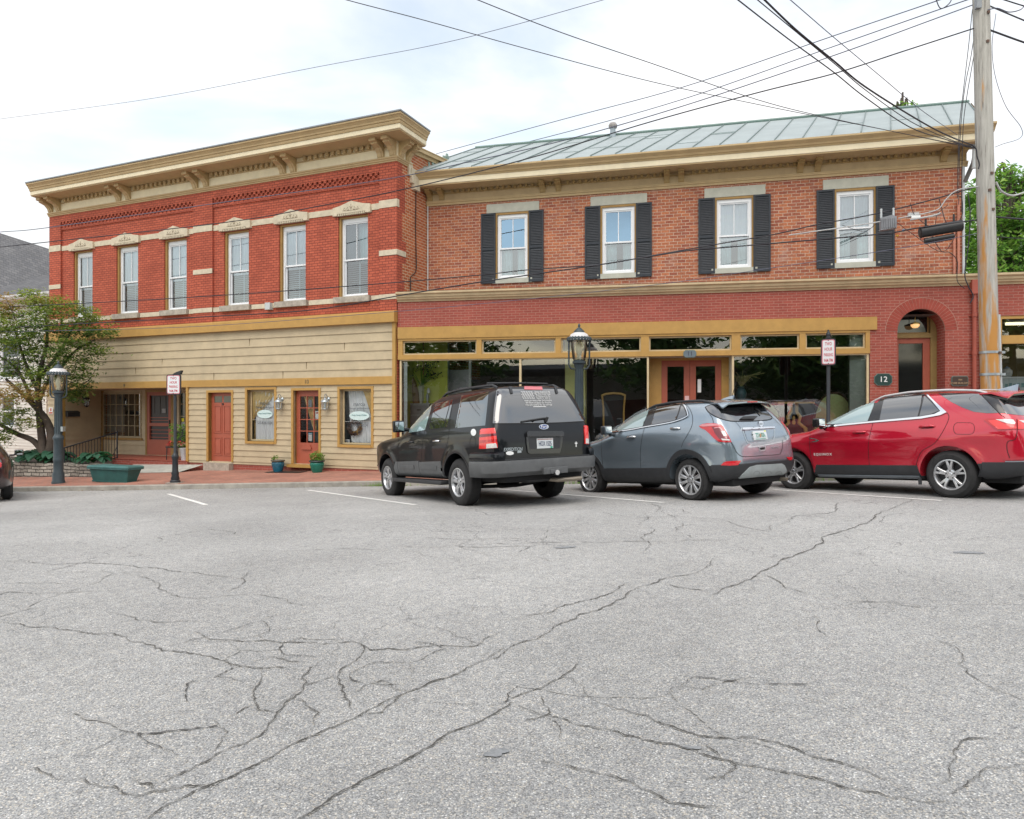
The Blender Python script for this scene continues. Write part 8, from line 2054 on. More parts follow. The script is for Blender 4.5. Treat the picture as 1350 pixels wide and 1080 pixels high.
   t = MB(); t.lathe((0, 0, 0), [(0.036, -0.03), (0.035, -0.018), (0.028, -0.014)], 24); mk('hub_cap', t, M_ALLOY if kind != 'split' else M_CHROME, rim)
   t = MB()
   for k in range(5 if kind != 'five' else 6):
    a = 2 * PI * k / (5 if kind != 'five' else 6) + 0.3; t.lathe((0.058 * math.cos(a), 0.058 * math.sin(a), -0.03), [(0.011, 0), (0.011, 0.01)], 8)
   mk('wheel_nuts', t, M_ALLOY_DK, rim)
  build(-1); build(1)
 def box_mesh(s, name, pts_boxes, m, parent=None, bev=0.01, label=None):
  """list of ((x0,x1),(y0,y1),(z0,z1)) bevelled blocks in car space, one mesh"""
  bm = bmesh.new()
  for (x0, x1), (y0, y1), (z0, z1) in pts_boxes:
   g = bmesh.ops.create_cube(bm, size=1.0, matrix=Matrix.Translation(((x0 + x1) / 2, (y0 + y1) / 2, (z0 + z1) / 2)) @ Matrix.Diagonal((x1 - x0, y1 - y0, z1 - z0, 1)))
  if bev: bmesh.ops.bevel(bm, geom=bm.edges[:], offset=bev, segments=3, affect='EDGES', profile=0.6)
  me = bpy.data.meshes.new(name); bm.to_mesh(me); bm.free(); me.materials.append(m); me.polygons.foreach_set('use_smooth', [True] * len(me.polygons)); me.set_sharp_from_angle(angle=math.radians(40))
  return mesh_part(name, me, [], parent or s.root, label)
 def tubes(s, name, lines, m, parent=None):
  mb = MB()
  for pts, r in lines: mb.tube(pts, r, 10)
  me = bpy.data.meshes.new(name); me.from_pydata(mb.v, [], mb.f); me.materials.append(m)
  bm = bmesh.new(); bm.from_mesh(me); bmesh.ops.recalc_face_normals(bm, faces=bm.faces); bm.to_mesh(me); bm.free()
  me.polygons.foreach_set('use_smooth', [True] * len(me.polygons)); me.set_sharp_from_angle(angle=math.radians(50))
  return mesh_part(name, me, [], parent or s.root)
 def text(s, name, body, size, x, y, x2, y2, m, parent=None, **kw):
  """lettering on the bodywork, baseline from pixel (x,y) to (x2,y2)"""
  a, n = s.ray(x, y); b, n2 = s.ray(x2, y2)
  if a is None or b is None: print('TEXT MISS', body); return
  W3 = s.M.to_3x3(); wa, wb, wn = s.M @ a, s.M @ b, W3 @ ((n + n2) / 2)
  xd = (wb - wa).normalized(); yd = wn.cross(xd)
  return put_text(name, body, size, (wa + wb) / 2 + wn * 0.006, xd, yd, m, parent or s.root, **kw)
 def plate(s, name, base, px, off, W_, H_, parent=None):
  pass
 def underside(s, y0, y1, w, z):
  s.box_mesh('underbody', [((-w, w), (y0, y1), (z, z + 0.14))], M_WELL, bev=0.02)
def quadxy(c, w, h): return [(c[0] - w / 2, c[1] - h / 2), (c[0] + w / 2, c[1] - h / 2), (c[0] + w / 2, c[1] + h / 2), (c[0] - w / 2, c[1] + h / 2)]
def ell(cx, cz, a, b, n=28): return [(cx + a * math.cos(2 * PI * k / n), cz + b * math.sin(2 * PI * k / n)) for k in range(n)]
def rrect(x0, x1, z0, z1, r, n=5):
 o = []
 for cx, cz, a0 in ((x1 - r, z0 + r, -PI / 2), (x1 - r, z1 - r, 0), (x0 + r, z1 - r, PI / 2), (x0 + r, z0 + r, PI)):
  o += [(cx + r * math.cos(a0 + PI / 2 * k / n), cz + r * math.sin(a0 + PI / 2 * k / n)) for k in range(n + 1)]
 return o
def flare(yw, zc, R, amp, wd=0.075):
 def f(y, z):
  v = 0
  for w in yw:
   r = np.hypot(y - w, z - zc); v = v + amp * np.exp(-((r - R) / wd) ** 2) * (z > 0.2)
  return v
 return f
A_ = lambda x, y: (480 + x * 0.23704, 480 + y * 0.23704)
B2 = lambda x, y: (500 + x * 0.148148, 490 + y * 0.148148)
fl = flare((0, 3.02), 0.40, 0.50, 0.022)
bodyA = Body(top=pl([(-1.3, 1.80), (-1.05, 1.90), (-0.6, 1.925), (0.5, 1.935), (1.0, 1.915), (1.3, 1.86), (1.5, 1.76), (2.2, 1.335), (2.36, 1.26), (3.2, 1.19), (3.75, 1.10), (4.0, 0.98)]),
    bottom=pl([(-1.3, 0.50), (-0.6, 0.46), (3.0, 0.44), (4.0, 0.42)]),
    width=pl([(0.3, 0.93), (0.45, 0.955), (0.72, 0.985), (0.95, 0.985), (1.18, 0.965), (1.27, 0.935), (1.5, 0.865), (1.85, 0.75), (2.0, 0.71)]),
    rear=pl([(0.3, -1.18), (0.6, -1.21), (1.0, -1.20), (1.2, -1.17), (1.5, -1.10), (1.86, -1.00)]),
    front=pl([(0.3, 3.85), (0.6, 3.97), (0.9, 3.97), (1.1, 3.92), (1.2, 3.8), (1.9, 3.2)]), zm=0.85, sm=1.4,
    plan=pl([(-1.3, 0.975), (-0.7, 1.0), (2.2, 1.0), (3.2, 0.985), (3.7, 0.94), (4.0, 0.86)]), p=12, qr=40, qf=13, bump=fl)
P_BLACK = paint('paint_black', (0.0035, 0.0045, 0.007), 0.0, 0.35, dust=0.08, coat=0.5)
EX = Car('suv', 'black full-size SUV with grey lower cladding and a lettered flag on its rear window', ground_pose(-0.055, 11.719, 0.567, -0.058, 0.015, -1.576), bodyA, P_BLACK, ((0, 3.02), 0.39), 0.475, 0.36, 0.78, low=lambda p: p.z < 0.48)
for y in (0, 3.02): EX.wheel(y, 0.392, 0.232, 0.27, 0.975, (5, 'five'))
E3 = lambda x, y: (760 + x * 0.148148, 500 + y * 0.148148)
E2 = lambda x, y: (750 + x * 0.22963, 490 + y * 0.22963)
E1 = lambda x, y: (920 + x * 0.103704, 540 + y * 0.103704)
def bumpB(y, z):
 f = flare((0, 2.555), 0.36, 0.45, 0.02)(y, z)
 hip = 0.03 * np.exp(-(((y + 0.1) / 0.7) ** 2 + ((z - 0.92) / 0.12) ** 2))
 sc = -0.022 * np.exp(-(((y - 1.2) / 1.0) ** 2 + ((z - 0.62) / 0.13) ** 2))
 return f + hip + sc
bodyB = Body(top=pl([(-0.9, 1.40), (-0.65, 1.55), (-0.3, 1.625), (0.5, 1.655), (0.95, 1.635), (1.3, 1.55), (2.08, 1.19), (2.28, 1.12), (2.9, 1.03), (3.3, 0.90), (3.5, 0.78)]),
    bottom=pl([(-0.9, 0.36), (-0.45, 0.30), (2.6, 0.26), (3.5, 0.28)]),
    width=pl([(0.2, 0.84), (0.34, 0.865), (0.6, 0.885), (0.85, 0.885), (1.05, 0.875), (1.18, 0.845), (1.3, 0.80), (1.6, 0.665), (1.7, 0.62)]),
    rear=pl([(0.2, -0.72), (0.45, -0.82), (0.62, -0.85), (0.72, -0.84), (0.95, -0.81), (1.1, -0.755), (1.25, -0.66), (1.5, -0.50), (1.7, -0.4)]),
    front=pl([(0.2, 3.3), (0.5, 3.43), (0.75, 3.42), (0.95, 3.25), (1.6, 2.6)]), zm=0.75, sm=1.2,
    plan=pl([(-0.9, 0.95), (-0.4, 0.99), (0.6, 1.0), (2.2, 0.99), (2.8, 0.965), (3.2, 0.90), (3.5, 0.78)]), p=9, qr=17, qf=8, bump=bumpB, crown=0.03)
P_GREY = paint('paint_grey', (0.26, 0.32, 0.375), 0.6, 0.24)
EN = Car('suv', 'blue grey compact SUV with black cladding parked between the black and the red car', ground_pose(3.618, 11.51, 0.574, -0.07, 0.019, -1.472), bodyB, P_GREY, ((0, 2.555), 0.345), 0.415, 0.32, 0.70, low=lambda p: p.z < 0.345 or (p.y < -0.40 and p.z < 0.575))
for y in (0, 2.555): EN.wheel(y, 0.348, 0.238, 0.235, 0.872, (10, 'ten'))
Q3 = lambda x, y: (1020 + x * 0.148148, 490 + y * 0.148148)
Q2 = lambda x, y: (1020 + x * 0.244444, 480 + y * 0.244444)
Q1 = lambda x, y: (1230 + x * 0.17595, 470 + y * 0.17595)
def bumpC(y, z):
 f = flare((0, 2.725), 0.37, 0.46, 0.018)(y, z)
 hip = 0.028 * np.exp(-(((y + 0.2) / 0.8) ** 2 + ((z - 0.95) / 0.12) ** 2))
 sc = -0.022 * np.exp(-(((y - 1.3) / 1.1) ** 2 + ((z - 0.60) / 0.12) ** 2))
 sh = 0.012 * np.exp(-(((y - 1.6) / 1.6) ** 2 + ((z - 0.90) / 0.05) ** 2))
 return f + hip + sc + sh
bodyC = Body(top=pl([(-1.1, 1.40), (-0.8, 1.575), (-0.4, 1.625), (0.5, 1.655), (1.05, 1.64), (1.4, 1.56), (2.25, 1.19), (2.42, 1.13), (3.1, 1.05), (3.5, 0.93), (3.7, 0.80)]),
    bottom=pl([(-1.1, 0.36), (-0.5, 0.29), (2.7, 0.25), (3.7, 0.28)]),
    width=pl([(0.2, 0.87), (0.34, 0.895), (0.6, 0.915), (0.85, 0.92), (1.04, 0.913), (1.16, 0.885), (1.3, 0.835), (1.6, 0.695), (1.7, 0.65)]),
    rear=pl([(0.2, -0.88), (0.45, -0.97), (0.62, -1.0), (0.75, -0.99), (1.0, -0.95), (1.18, -0.88), (1.35, -0.77), (1.6, -0.60), (1.7, -0.5)]),
    front=pl([(0.2, 3.5), (0.5, 3.64), (0.75, 3.63), (0.98, 3.45), (1.6, 2.8)]), zm=0.75, sm=1.3,
    plan=pl([(-1.1, 0.955), (-0.5, 0.99), (0.6, 1.0), (2.3, 0.99), (2.9, 0.965), (3.4, 0.90), (3.7, 0.78)]), p=9, qr=20, qf=8, bump=bumpC, crown=0.03)
P_RED = paint('paint_red', (0.55, 0.008, 0.032), 0.3, 0.24)
EQ = Car('suv', 'red mid-size SUV with silver roof rails and grey sills at the right edge', ground_pose(7.39, 10.752, 0.543, -0.059, 0.012, -1.336), bodyC, P_RED, ((0, 2.725), 0.36), 0.43, 0.33, 0.73, low=lambda p: p.z < 0.35 or (p.y < -0.40 and p.z < 0.54))
for y in (0, 2.725): EQ.wheel(y, 0.363, 0.226, 0.24, 0.91, (5, 'split'))
def mp(f, pts): return [f(x, y) for x, y in pts]
def roofline(c, x, prof):
 t = c.top_cast(); o = []
 for (y0, h0), (y1, h1) in zip(prof, prof[1:]):
  for k in range(4):
   y = y0 + (y1 - y0) * k / 4; o.append(t(x, y)[0] + Vector((0, 0, h0 + (h1 - h0) * k / 4)))
 return o + [t(x, prof[-1][0])[0] + Vector((0, 0, prof[-1][1]))]
c = EX
R = c.rear_cast(); SL = c.side_cast(-1)
M_BLKTRIM = mat('black_gloss_trim', (0.010, 0.010, 0.011), 0.2, coat=0.5)
M_GREYCLAD = mat('grey_cladding', (0.105, 0.11, 0.115), 0.5, var=0.14, scale=6)
for nm, poly, gm in (('front_window', [(262, 545), (276, 480), (318, 400), (352, 358), (400, 325), (470, 290), (455, 350), (430, 440), (408, 518), (340, 533)], M_SKYTINT), ('rear_window', [(440, 516), (466, 420), (500, 285), (628, 255), (615, 330), (570, 497)], M_TINT), ('rear_window', [(578, 496), (624, 330), (638, 255), (656, 250), (640, 330), (604, 492)], M_TINT), ('quarter_window', [(686, 494), (700, 400), (738, 215), (800, 205), (975, 178), (960, 330), (944, 480), (830, 490), (700, 502)], M_TINT)):
 c.patch(nm, mp(B2, poly), gm, 0.003, mirror=True)
c.line('window_trim', mp(B2, [(683, 500), (700, 395), (737, 212)]), 0.012, M_CHROME, 0.006, mirror=True)
for a in ([(660, 250), (630, 420), (614, 600), (575, 720), (560, 790)], [(405, 525), (384, 640), (378, 720), (378, 808)], [(178, 560), (168, 640), (168, 720), (176, 812)]): c.line('panel_gap', mp(B2, a), 0.010, M_SEAM, 0.002, mirror=True)
wind = [(-0.70, 1.48), (0.70, 1.48), (0.78, 2.1), (0.4, 2.22), (0, 2.25), (-0.4, 2.22), (-0.78, 2.1)]
c.patch('windscreen', wind, M_SKYTINT, 0.003, cast=c.top_cast())
c.patch('back_window', mp(A_, [(716, 330), (722, 250), (736, 148), (745, 141), (1100, 141), (1118, 150), (1170, 230), (1222, 317), (1100, 324), (980, 328)]), M_TINT, 0.004)
c.patch('tail_lamp', mp(B2, [(905, 525), (918, 512), (1030, 505), (1038, 540), (1054, 680), (960, 686), (897, 688), (898, 600)]), M_LENS_BRT, 0.02)
c.patch('lamp_bar', mp(B2, [(903, 560), (1040, 552), (1043, 572), (902, 585)]), M_LENS_DK, 0.024, skirt=0.002)
c.patch('lamp_bar', mp(B2, [(900, 612), (1046, 602), (1048, 622), (900, 635)]), M_LENS_RED, 0.024, skirt=0.002)
c.patch('reverse_lamp', mp(B2, [(965, 644), (1040, 638), (1050, 678), (963, 683)]), M_LENS_WH, 0.025, skirt=0.002)
c.patch('tail_lamp', mp(A_, [(1221, 343), (1240, 345), (1246, 446), (1226, 445)]), M_LENS_BRT, 0.02)
c.patch('reverse_lamp', mp(A_, [(1228, 415), (1243, 416), (1245, 443), (1228, 442)]), M_LENS_WH, 0.025, skirt=0.002)
c.patch('brake_light', mp(A_, [(890, 127), (988, 128), (992, 146), (890, 144)]), mat('brake_pink', (0.55, 0.10, 0.12), 0.25, coat=0.8), 0.012)
for a in ([(804, 131), (818, 130), (826, 166), (814, 167)], [(1056, 131), (1068, 131), (1077, 165), (1066, 167)]): c.patch('hinge', mp(A_, a), M_PLASTIC, 0.02)
hous = c.patch('plate_housing', mp(A_, [(898, 384), (905, 378), (1095, 378), (1103, 384), (1100, 440), (1088, 492), (1080, 497), (920, 500), (908, 494), (900, 440)]), M_BLKTRIM, 0.018)
c.patch('plate_recess', mp(A_, [(912, 410), (1090, 408), (1085, 470), (918, 474)]), M_PLASTIC, 0.021, parent=hous, skirt=0.0)
c.patch('grab_bar', mp(A_, [(898, 384), (905, 376), (1095, 376), (1104, 386), (1102, 404), (900, 406)]), M_BLKTRIM, 0.045, parent=hous)
pltm = mat('plate_white', (0.62, 0.66, 0.68), 0.5, var=0.06, scale=20)
pla = c.patch('number_plate', mp(A_, [(955, 416), (1044, 413), (1046, 467), (957, 471)]), pltm, 0.03)
c.patch('plate_band', mp(A_, [(957, 418), (1042, 415), (1042, 422), (957, 425)]), mat('plate_red_band', (0.30, 0.22, 0.22), 0.5, var=0.5, scale=60), 0.032, parent=pla, skirt=0)
c.patch('sticker', mp(A_, [(1030, 458), (1042, 457), (1042, 467), (1031, 468)]), mat('sticker_green', (0.03, 0.40, 0.25), 0.5), 0.033, parent=pla, skirt=0)
M_NAVY = mat('plate_navy', (0.03, 0.05, 0.12), 0.5)
def ptext(car, body, p0, p1, size, m, lift, parent, **kw):
 a, n = car.ray(*p0); b, n2 = car.ray(*p1); W3 = car.M.to_3x3(); wn = (W3 @ ((n + n2) / 2)).normalized(); wa, wb = car.M @ a, car.M @ b
 xd = (wb - wa).normalized(); return put_text('lettering', body, size, (wa + wb) / 2 + wn * lift, xd, wn.cross(xd), m, parent, extrude=0.001, **kw)
ptext(c, 'HOX 1525', A_(958, 445), A_(1043, 443), 0.105, M_NAVY, 0.034, pla, sx=0.52, bold=0.0006)
ptext(c, 'EXPEDITION', A_(765, 478), A_(888, 473), 0.072, M_SILVER, 0.006, c.root, shear=0.25, bold=0.0008, sx=0.82)
em = c.patch('emblem', [A_(998 + 27 * math.cos(t), 350 + 14 * math.sin(t)) for t in [2 * PI * k / 28 for k in range(28)]], M_CHROME, 0.010)
c.patch('emblem_field', [A_(998 + 24 * math.cos(t), 350 + 11.5 * math.sin(t)) for t in [2 * PI * k / 28 for k in range(28)]], mat('emblem_blue', (0.02, 0.05, 0.22), 0.2, coat=0.8), 0.012, parent=em, skirt=0)
ptext(c, 'Ford', A_(978, 350), A_(1018, 349), 0.07, M_PAPER, 0.014, em, shear=0.35)
c.patch('sticker', [A_(810 + 22 * math.cos(t), 496 + 11 * math.sin(t)) for t in [2 * PI * k / 20 for k in range(20)]], M_PAPER, 0.004, skirt=0)
c.patch('badge', mp(A_, [(852, 483), (874, 481), (874, 493), (852, 495)]), M_SILVER, 0.004, skirt=0)
c.patch('cross_sticker', mp(A_, [(1176, 432), (1181, 432), (1181, 438), (1186, 438), (1186, 443), (1181, 443), (1181, 461), (1176, 461), (1176, 443), (1171, 443), (1171, 438), (1176, 438)]), M_PAPER, 0.004, step=1.2, skirt=0)
c.patch('sticker', [B2(840 + 24 * math.cos(t), 541 + 31 * math.sin(t)) for t in [2 * PI * k / 24 for k in range(24)]], M_PAPER, 0.004, skirt=0)
c.line('fuel_door', [B2(833 + 26 * math.cos(t), 630 + 52 * math.sin(t)) for t in [2 * PI * k / 16 for k in range(16)]], 0.008, M_SEAM, 0.002, closed=True)
decal = mat('decal_grey', (0.66, 0.67, 0.67), 0.7)
fb = MB()
def on(x, y, lift=0.012):
 h, n = c.ray(*A_(x, y)); return c.M @ (h + n * lift), c.M.to_3x3() @ n
sl = 0.09
for i in range(6):
 for j in range(7):
  x = 869 + j * 9.6 + i * 1.6 + (4.8 if i % 2 else 0); y = 157 + i * 7
  P0, n = on(x, y); P1, _ = on(x + 6, y - 3.2); P2, _ = on(x + 6.5, y + 0.2); P3, _ = on(x + 0.5, y + 3.4)
  fb.face([P3, P2, P1, P0])
fl_ = fb.build('flag_decal', decal, c.root)
for i, (s, x0, x1) in enumerate((('I pledge allegiance to the', 938, 1036), ('Flag of the United States', 942, 1036), ('of America and to the', 944, 1038), ('Republic for which it', 946, 1040))): ptext(c, s, A_(x0, 158 + i * 11), A_(x1, 157.5 + i * 11), 0.050, decal, 0.012, fl_, sx=0.62, shear=0.2)
for i, (s, x0, x1) in enumerate((('stands one nation under God indivisible', 882, 1046), ('with liberty and justice for all and for', 884, 1048), ('those who stand for the flag and kneel', 886, 1050))): ptext(c, s, A_(x0, 205 + i * 12), A_(x1, 204 + i * 12), 0.050, decal, 0.012, fl_, sx=0.66, shear=0.2)
fb = MB(); P0, _ = on(938, 237); P1, _ = on(1010, 236); P2, _ = on(1010, 240.5); P3, _ = on(938, 241); fb.face([P3, P2, P1, P0]); fb.build('flag_line', decal, fl_)
def rp(x, y, lift): h, n = c.ray(*A_(x, y)); return h + n * lift
c.tubes('wiper', [([rp(1012, 322, 0.02), rp(1008, 304, 0.04), rp(985, 306, 0.04), rp(930, 314, 0.03), rp(872, 323, 0.015)], 0.013), ([rp(1008, 322, 0.01), rp(1012, 300, 0.045)], 0.022)], M_BLACK)
c.line('panel_gap', mp(A_, [(718, 332), (850, 332), (1000, 330), (1224, 320)]), 0.012, M_SEAM, 0.003)
c.line('panel_gap', mp(A_, [(735, 140), (722, 235), (716, 330), (735, 410), (762, 500), (782, 540)]), 0.010, M_SEAM, 0.002)
DG = PI / 180
ang = [a * DG for a in range(-158, -21, 3)]
AB = [-126.5 + k * (73 / 40) for k in range(41)]
c.band('rear_bumper', [a * DG for a in AB], [(0.46, 0.0), (0.455, 0.03), (0.49, 0.055), (0.56, 0.065), (0.70, 0.065), (0.738, 0.055), (0.748, 0.03), (0.75, 0.0)], M_GREYCLAD)
AB2 = [-126.5 + k * (14.5 / 12) for k in range(13)]
for lst in (AB2, [-180 - a for a in AB2]): c.band('bumper_corner', [a * DG for a in lst], [(0.752, 0.0), (0.752, 0.045), (0.80, 0.05), (0.86, 0.035), (0.885, 0.0)], P_BLACK)
c.band('step_pad', [a * DG for a in range(-113, -66, 3)], [(0.751, 0.0), (0.751, 0.045), (0.765, 0.045), (0.765, 0.0)], M_PLASTIC)
c.box_mesh('hitch', [((-0.16, 0.30), (-1.33, -1.27), (0.50, 0.60)), ((-0.05, 0.13), (-1.36, -1.2), (0.505, 0.575))], M_GREYCLAD, bev=0.008)
c.tubes('tow_receiver', [([Vector((0.04, -1.34, 0.52)), Vector((0.04, -1.40, 0.52))], 0.042)], M_CHROME)
for y0, y1 in ((0.50, 1.42), (1.435, 2.40)):
 c.patch('side_cladding', [(y0, 0.455), (y1, 0.455), (y1, 0.72), (y0 + (0.06 if y0 < 1 else 0), 0.74)], M_GREYCLAD, 0.022, cast=SL, mirror=True)
 c.patch('cladding_rib', [(y0 + 0.2, 0.60), (y1 - 0.1, 0.60), (y1 - 0.1, 0.655), (y0 + 0.2, 0.66)], M_GREYCLAD, 0.034, cast=SL, mirror=True)
c.patch('side_cladding', [(2.415, 0.455), (2.53, 0.455), (2.56, 0.6), (2.50, 0.72), (2.415, 0.72)], M_GREYCLAD, 0.022, cast=SL, mirror=True)
for sg in (-1, 1):
 x0, x1 = sorted((sg * 0.80, sg * 1.04)); c.box_mesh('running_board', [((x0, x1), (0.50, 2.62), (0.335, 0.405))], M_PLASTIC, bev=0.025)
 c.tubes('roof_rail', [(roofline(c, sg * 0.60, [(-0.78, -0.01), (-0.62, 0.045), (0.3, 0.055), (1.0, 0.045), (1.18, -0.01)]), 0.022)], M_PLASTIC)
 hdl = []
 for y in (0.62, 1.72):
  h, n = c._sc(sg, y, 1.085); h2, n2 = c._sc(sg, y + 0.17, 1.085)
  c.tubes('door_handle', [([h + n * 0.0, h + n * 0.035 + Vector((0, 0.02, 0)), h2 + n2 * 0.035 - Vector((0, 0.02, 0)), h2], 0.017)], M_CHROME if y < 1 else M_BLKTRIM)
 mx0, mx1 = sorted((sg * 1.03, sg * 1.24)); mo = c.box_mesh('door_mirror', [((mx0, mx1), (1.93, 2.04), (1.28, 1.50)), ((min(sg * 0.90, sg * 1.05), max(sg * 0.90, sg * 1.05)), (1.97, 2.03), (1.29, 1.36))], P_BLACK, bev=0.03)
 c.box_mesh('mirror_glass', [((mx0 + 0.02, mx1 - 0.02), (1.922, 1.929), (1.305, 1.475))], mat('mirror_glass', (0.55, 0.6, 0.62), 0.03, metal=1.0), mo, bev=0.002)
 c.patch('headlamp', rrect(sg * 0.72 - 0.16, sg * 0.72 + 0.16, 0.82, 1.04, 0.05), M_LENS_WH, 0.006, cast=c.front_cast())
c.tubes('roof_bars', [([Vector((-0.60, y, 1.985)), Vector((0, y, 1.995)), Vector((0.60, y, 1.985))], 0.018) for y in (-0.45, 0.55)], M_PLASTIC)
c.patch('grille', rrect(-0.5, 0.5, 0.72, 1.06, 0.06), M_BLKTRIM, 0.006, cast=c.front_cast())
c.band('front_bumper', [a * DG for a in range(74, 107, 2)], [(0.42, 0.0), (0.44, 0.02), (0.62, 0.02), (0.66, 0.0)], M_PLASTIC)
c.tubes('rear_axle', [([Vector((-0.75, 0, 0.39)), Vector((0.75, 0, 0.39))], 0.06), ([Vector((-0.15, 0, 0.38)), Vector((0, 0, 0.38)), Vector((0.15, 0, 0.38))], 0.15), ([Vector((-0.6, -0.1, 0.3)), Vector((0.0, -0.25, 0.28)), Vector((0.6, -0.1, 0.3))], 0.03), ([Vector((-0.5, -0.3, 0.42)), Vector((-0.55, 0.1, 0.32)), Vector((-0.6, 0.9, 0.36))], 0.035)], M_WELL)
c.tubes('exhaust_pipe', [([Vector((0.12, -1.05, 0.40)), Vector((0.2, -1.16, 0.385)), Vector((0.45, -1.22, 0.385)), Vector((0.62, -1.24, 0.39))], 0.036), ([Vector((0.1, -1.0, 0.42)), Vector((0.15, 0.2, 0.42))], 0.05)], mat('exhaust_steel', (0.30, 0.26, 0.21), 0.4, metal=0.7, var=0.2))
c.box_mesh('spare_wheel', [((-0.36, 0.36), (-1.1, -0.38), (0.37, 0.50))], M_TYRE, bev=0.06)
c.underside(-1.1, 3.8, 0.72, 0.40)
c.tubes('aerial', [([Vector((0.1, -0.55, 1.93)), Vector((0.1, -0.58, 2.03))], 0.005)], M_BLACK)
c = EN
R = c.rear_cast(); SL = c.side_cast(-1)
c.patch('window_frame', mp(E3, [(292, 472), (330, 420), (400, 340), (500, 262), (560, 236), (665, 220), (720, 212), (935, 226), (968, 246), (990, 300), (988, 336), (890, 376), (640, 426), (480, 452), (340, 478)]) , M_BLKTRIM, 0.010, mirror=True)
c.patch('front_window', mp(E3, [(362, 462), (392, 335), (470, 275), (560, 240), (660, 228), (632, 320), (592, 424), (470, 444)]), M_SKYTINT, 0.016, mirror=True)
c.patch('quarter_light', mp(E3, [(305, 462), (335, 420), (372, 368), (348, 464), (325, 470)]), M_SKYTINT, 0.016, mirror=True)
c.patch('rear_window', mp(E3, [(668, 410), (700, 310), (732, 224), (926, 236), (908, 300), (884, 368), (780, 390)]), M_TINT, 0.016, mirror=True)
c.patch('quarter_light', mp(E3, [(900, 362), (922, 298), (938, 244), (956, 254), (978, 300), (980, 334), (940, 350)]), M_TINT, 0.016, mirror=True)
c.line('chrome_strip', mp(E3, [(300, 476), (470, 454), (610, 428), (800, 396), (900, 372), (985, 336), (994, 306), (968, 244), (935, 222)]), 0.016, M_CHROME, 0.019, mirror=True)
for a in ([(236, 500), (222, 580), (226, 680), (240, 795), (262, 870)], [(606, 430), (584, 520), (570, 640), (572, 780), (592, 870)], [(960, 215), (1005, 260), (1034, 340), (1025, 420), (985, 500), (950, 560), (934, 608)]): c.line('panel_gap', mp(E3, a), 0.009, M_SEAM, 0.002, mirror=True)
c.patch('windscreen', [(-0.60, 1.32), (0.60, 1.32), (0.72, 1.95), (0.4, 2.1), (0, 2.14), (-0.4, 2.1), (-0.72, 1.95)], M_SKYTINT, 0.003, cast=c.top_cast())
bwp = [(783, 205), (800, 196), (835, 188), (870, 184), (1000, 182), (1086, 180), (1125, 220), (1166, 268), (1100, 282), (960, 286), (905, 280), (850, 262), (805, 236)]
c.patch('back_window', mp(E2, bwp), M_TINT, 0.004)
c.line('window_seal', mp(E2, bwp), 0.016, M_SEAM, 0.004, closed=True)
def slab(car, name, rows, m, th=0.03):
 mb = MB(); top = [[Vector(p) for p in r] for r in rows]; bot = [[Vector(p) - Vector((0, 0, th)) for p in r] for r in rows]
 mb.grid(top); mb.grid([list(reversed(r)) for r in bot])
 for a, b in ((top[0], bot[0]), (top[-1], bot[-1])): mb.grid([a, b])
 mb.grid([[r[0] for r in top], [r[0] for r in bot]]); mb.grid([[r[-1] for r in top], [r[-1] for r in bot]])
 me = bpy.data.meshes.new(name); me.from_pydata(mb.v, [], mb.f); me.materials.append(m)
 bm = bmesh.new(); bm.from_mesh(me); bmesh.ops.remove_doubles(bm, verts=bm.verts, dist=1e-5); bmesh.ops.recalc_face_normals(bm, faces=bm.faces); bm.to_mesh(me); bm.free()
 me.polygons.foreach_set('use_smooth', [True] * len(me.polygons)); me.set_sharp_from_angle(angle=math.radians(40)); return mesh_part(name, me, [], car.root)
xs = [-0.60 + 1.2 * k / 12 for k in range(13)]
sp = lambda y, z, bow: [(x, y + 0.10 * (x / 0.6) ** 2, z - 0.03 * (x / 0.6) ** 2 - (0.05 * max(0, abs(x) / 0.6 - 0.85) / 0.15 if bow else 0)) for x in xs]
so_ = slab(c, 'spoiler', [sp(-0.40, 1.600, 0), sp(-0.55, 1.590, 0), sp(-0.63, 1.572, 1), sp(-0.655, 1.562, 1)], P_GREY, 0.02)
slab(c, 'spoiler_underside', [sp(-0.46, 1.578, 0), sp(-0.64, 1.551, 1)], M_BLKTRIM, 0.015)
c.box_mesh('brake_light', [((-0.12, 0.12), (-0.662, -0.64), (1.545, 1.563))], M_LENS_RED, so_, bev=0.003)
TLp = [(22, 215), (60, 190), (120, 180), (200, 178), (290, 195), (320, 220), (355, 285), (395, 350), (425, 418), (340, 418), (268, 410), (210, 370), (155, 310), (100, 262), (45, 240)]
tl = c.patch('tail_lamp', mp(E1, TLp), M_LENS_RED, 0.016, mirror=True)
c.patch('lamp_core', mp(E1, [(185, 225), (280, 225), (320, 260), (380, 350), (405, 395), (280, 380), (225, 310)]), M_LENS_DK, 0.019, skirt=0.002, mirror=True)
c.patch('lamp_edge', mp(E1, [(32, 214), (62, 194), (185, 184), (270, 196), (290, 210), (180, 215), (80, 222)]), mat('lamp_pink', (0.62, 0.22, 0.24), 0.15, coat=1.0), 0.020, skirt=0.002, mirror=True)
c.line('lamp_ring', mp(E1, [(215, 240), (285, 240), (345, 330), (365, 380)]), 0.018, mat('lamp_pink', (0.62, 0.22, 0.24), 0.15), 0.0215, mirror=True)
c.patch('reverse_lamp', mp(E1, [(298, 282), (335, 278), (368, 335), (330, 345)]), M_LENS_WH, 0.022, skirt=0.002, mirror=True)
c.patch('lamp_strip', mp(E1, [(300, 372), (395, 382), (402, 398), (312, 392)]), M_LENS_WH, 0.021, skirt=0.002, mirror=True)
c.patch('side_cladding', [(0.40, 0.285), (2.16, 0.275), (2.14, 0.40), (2.11, 0.53), (0.44, 0.545), (0.42, 0.4)], M_PLASTIC, 0.008, cast=SL, mirror=True)
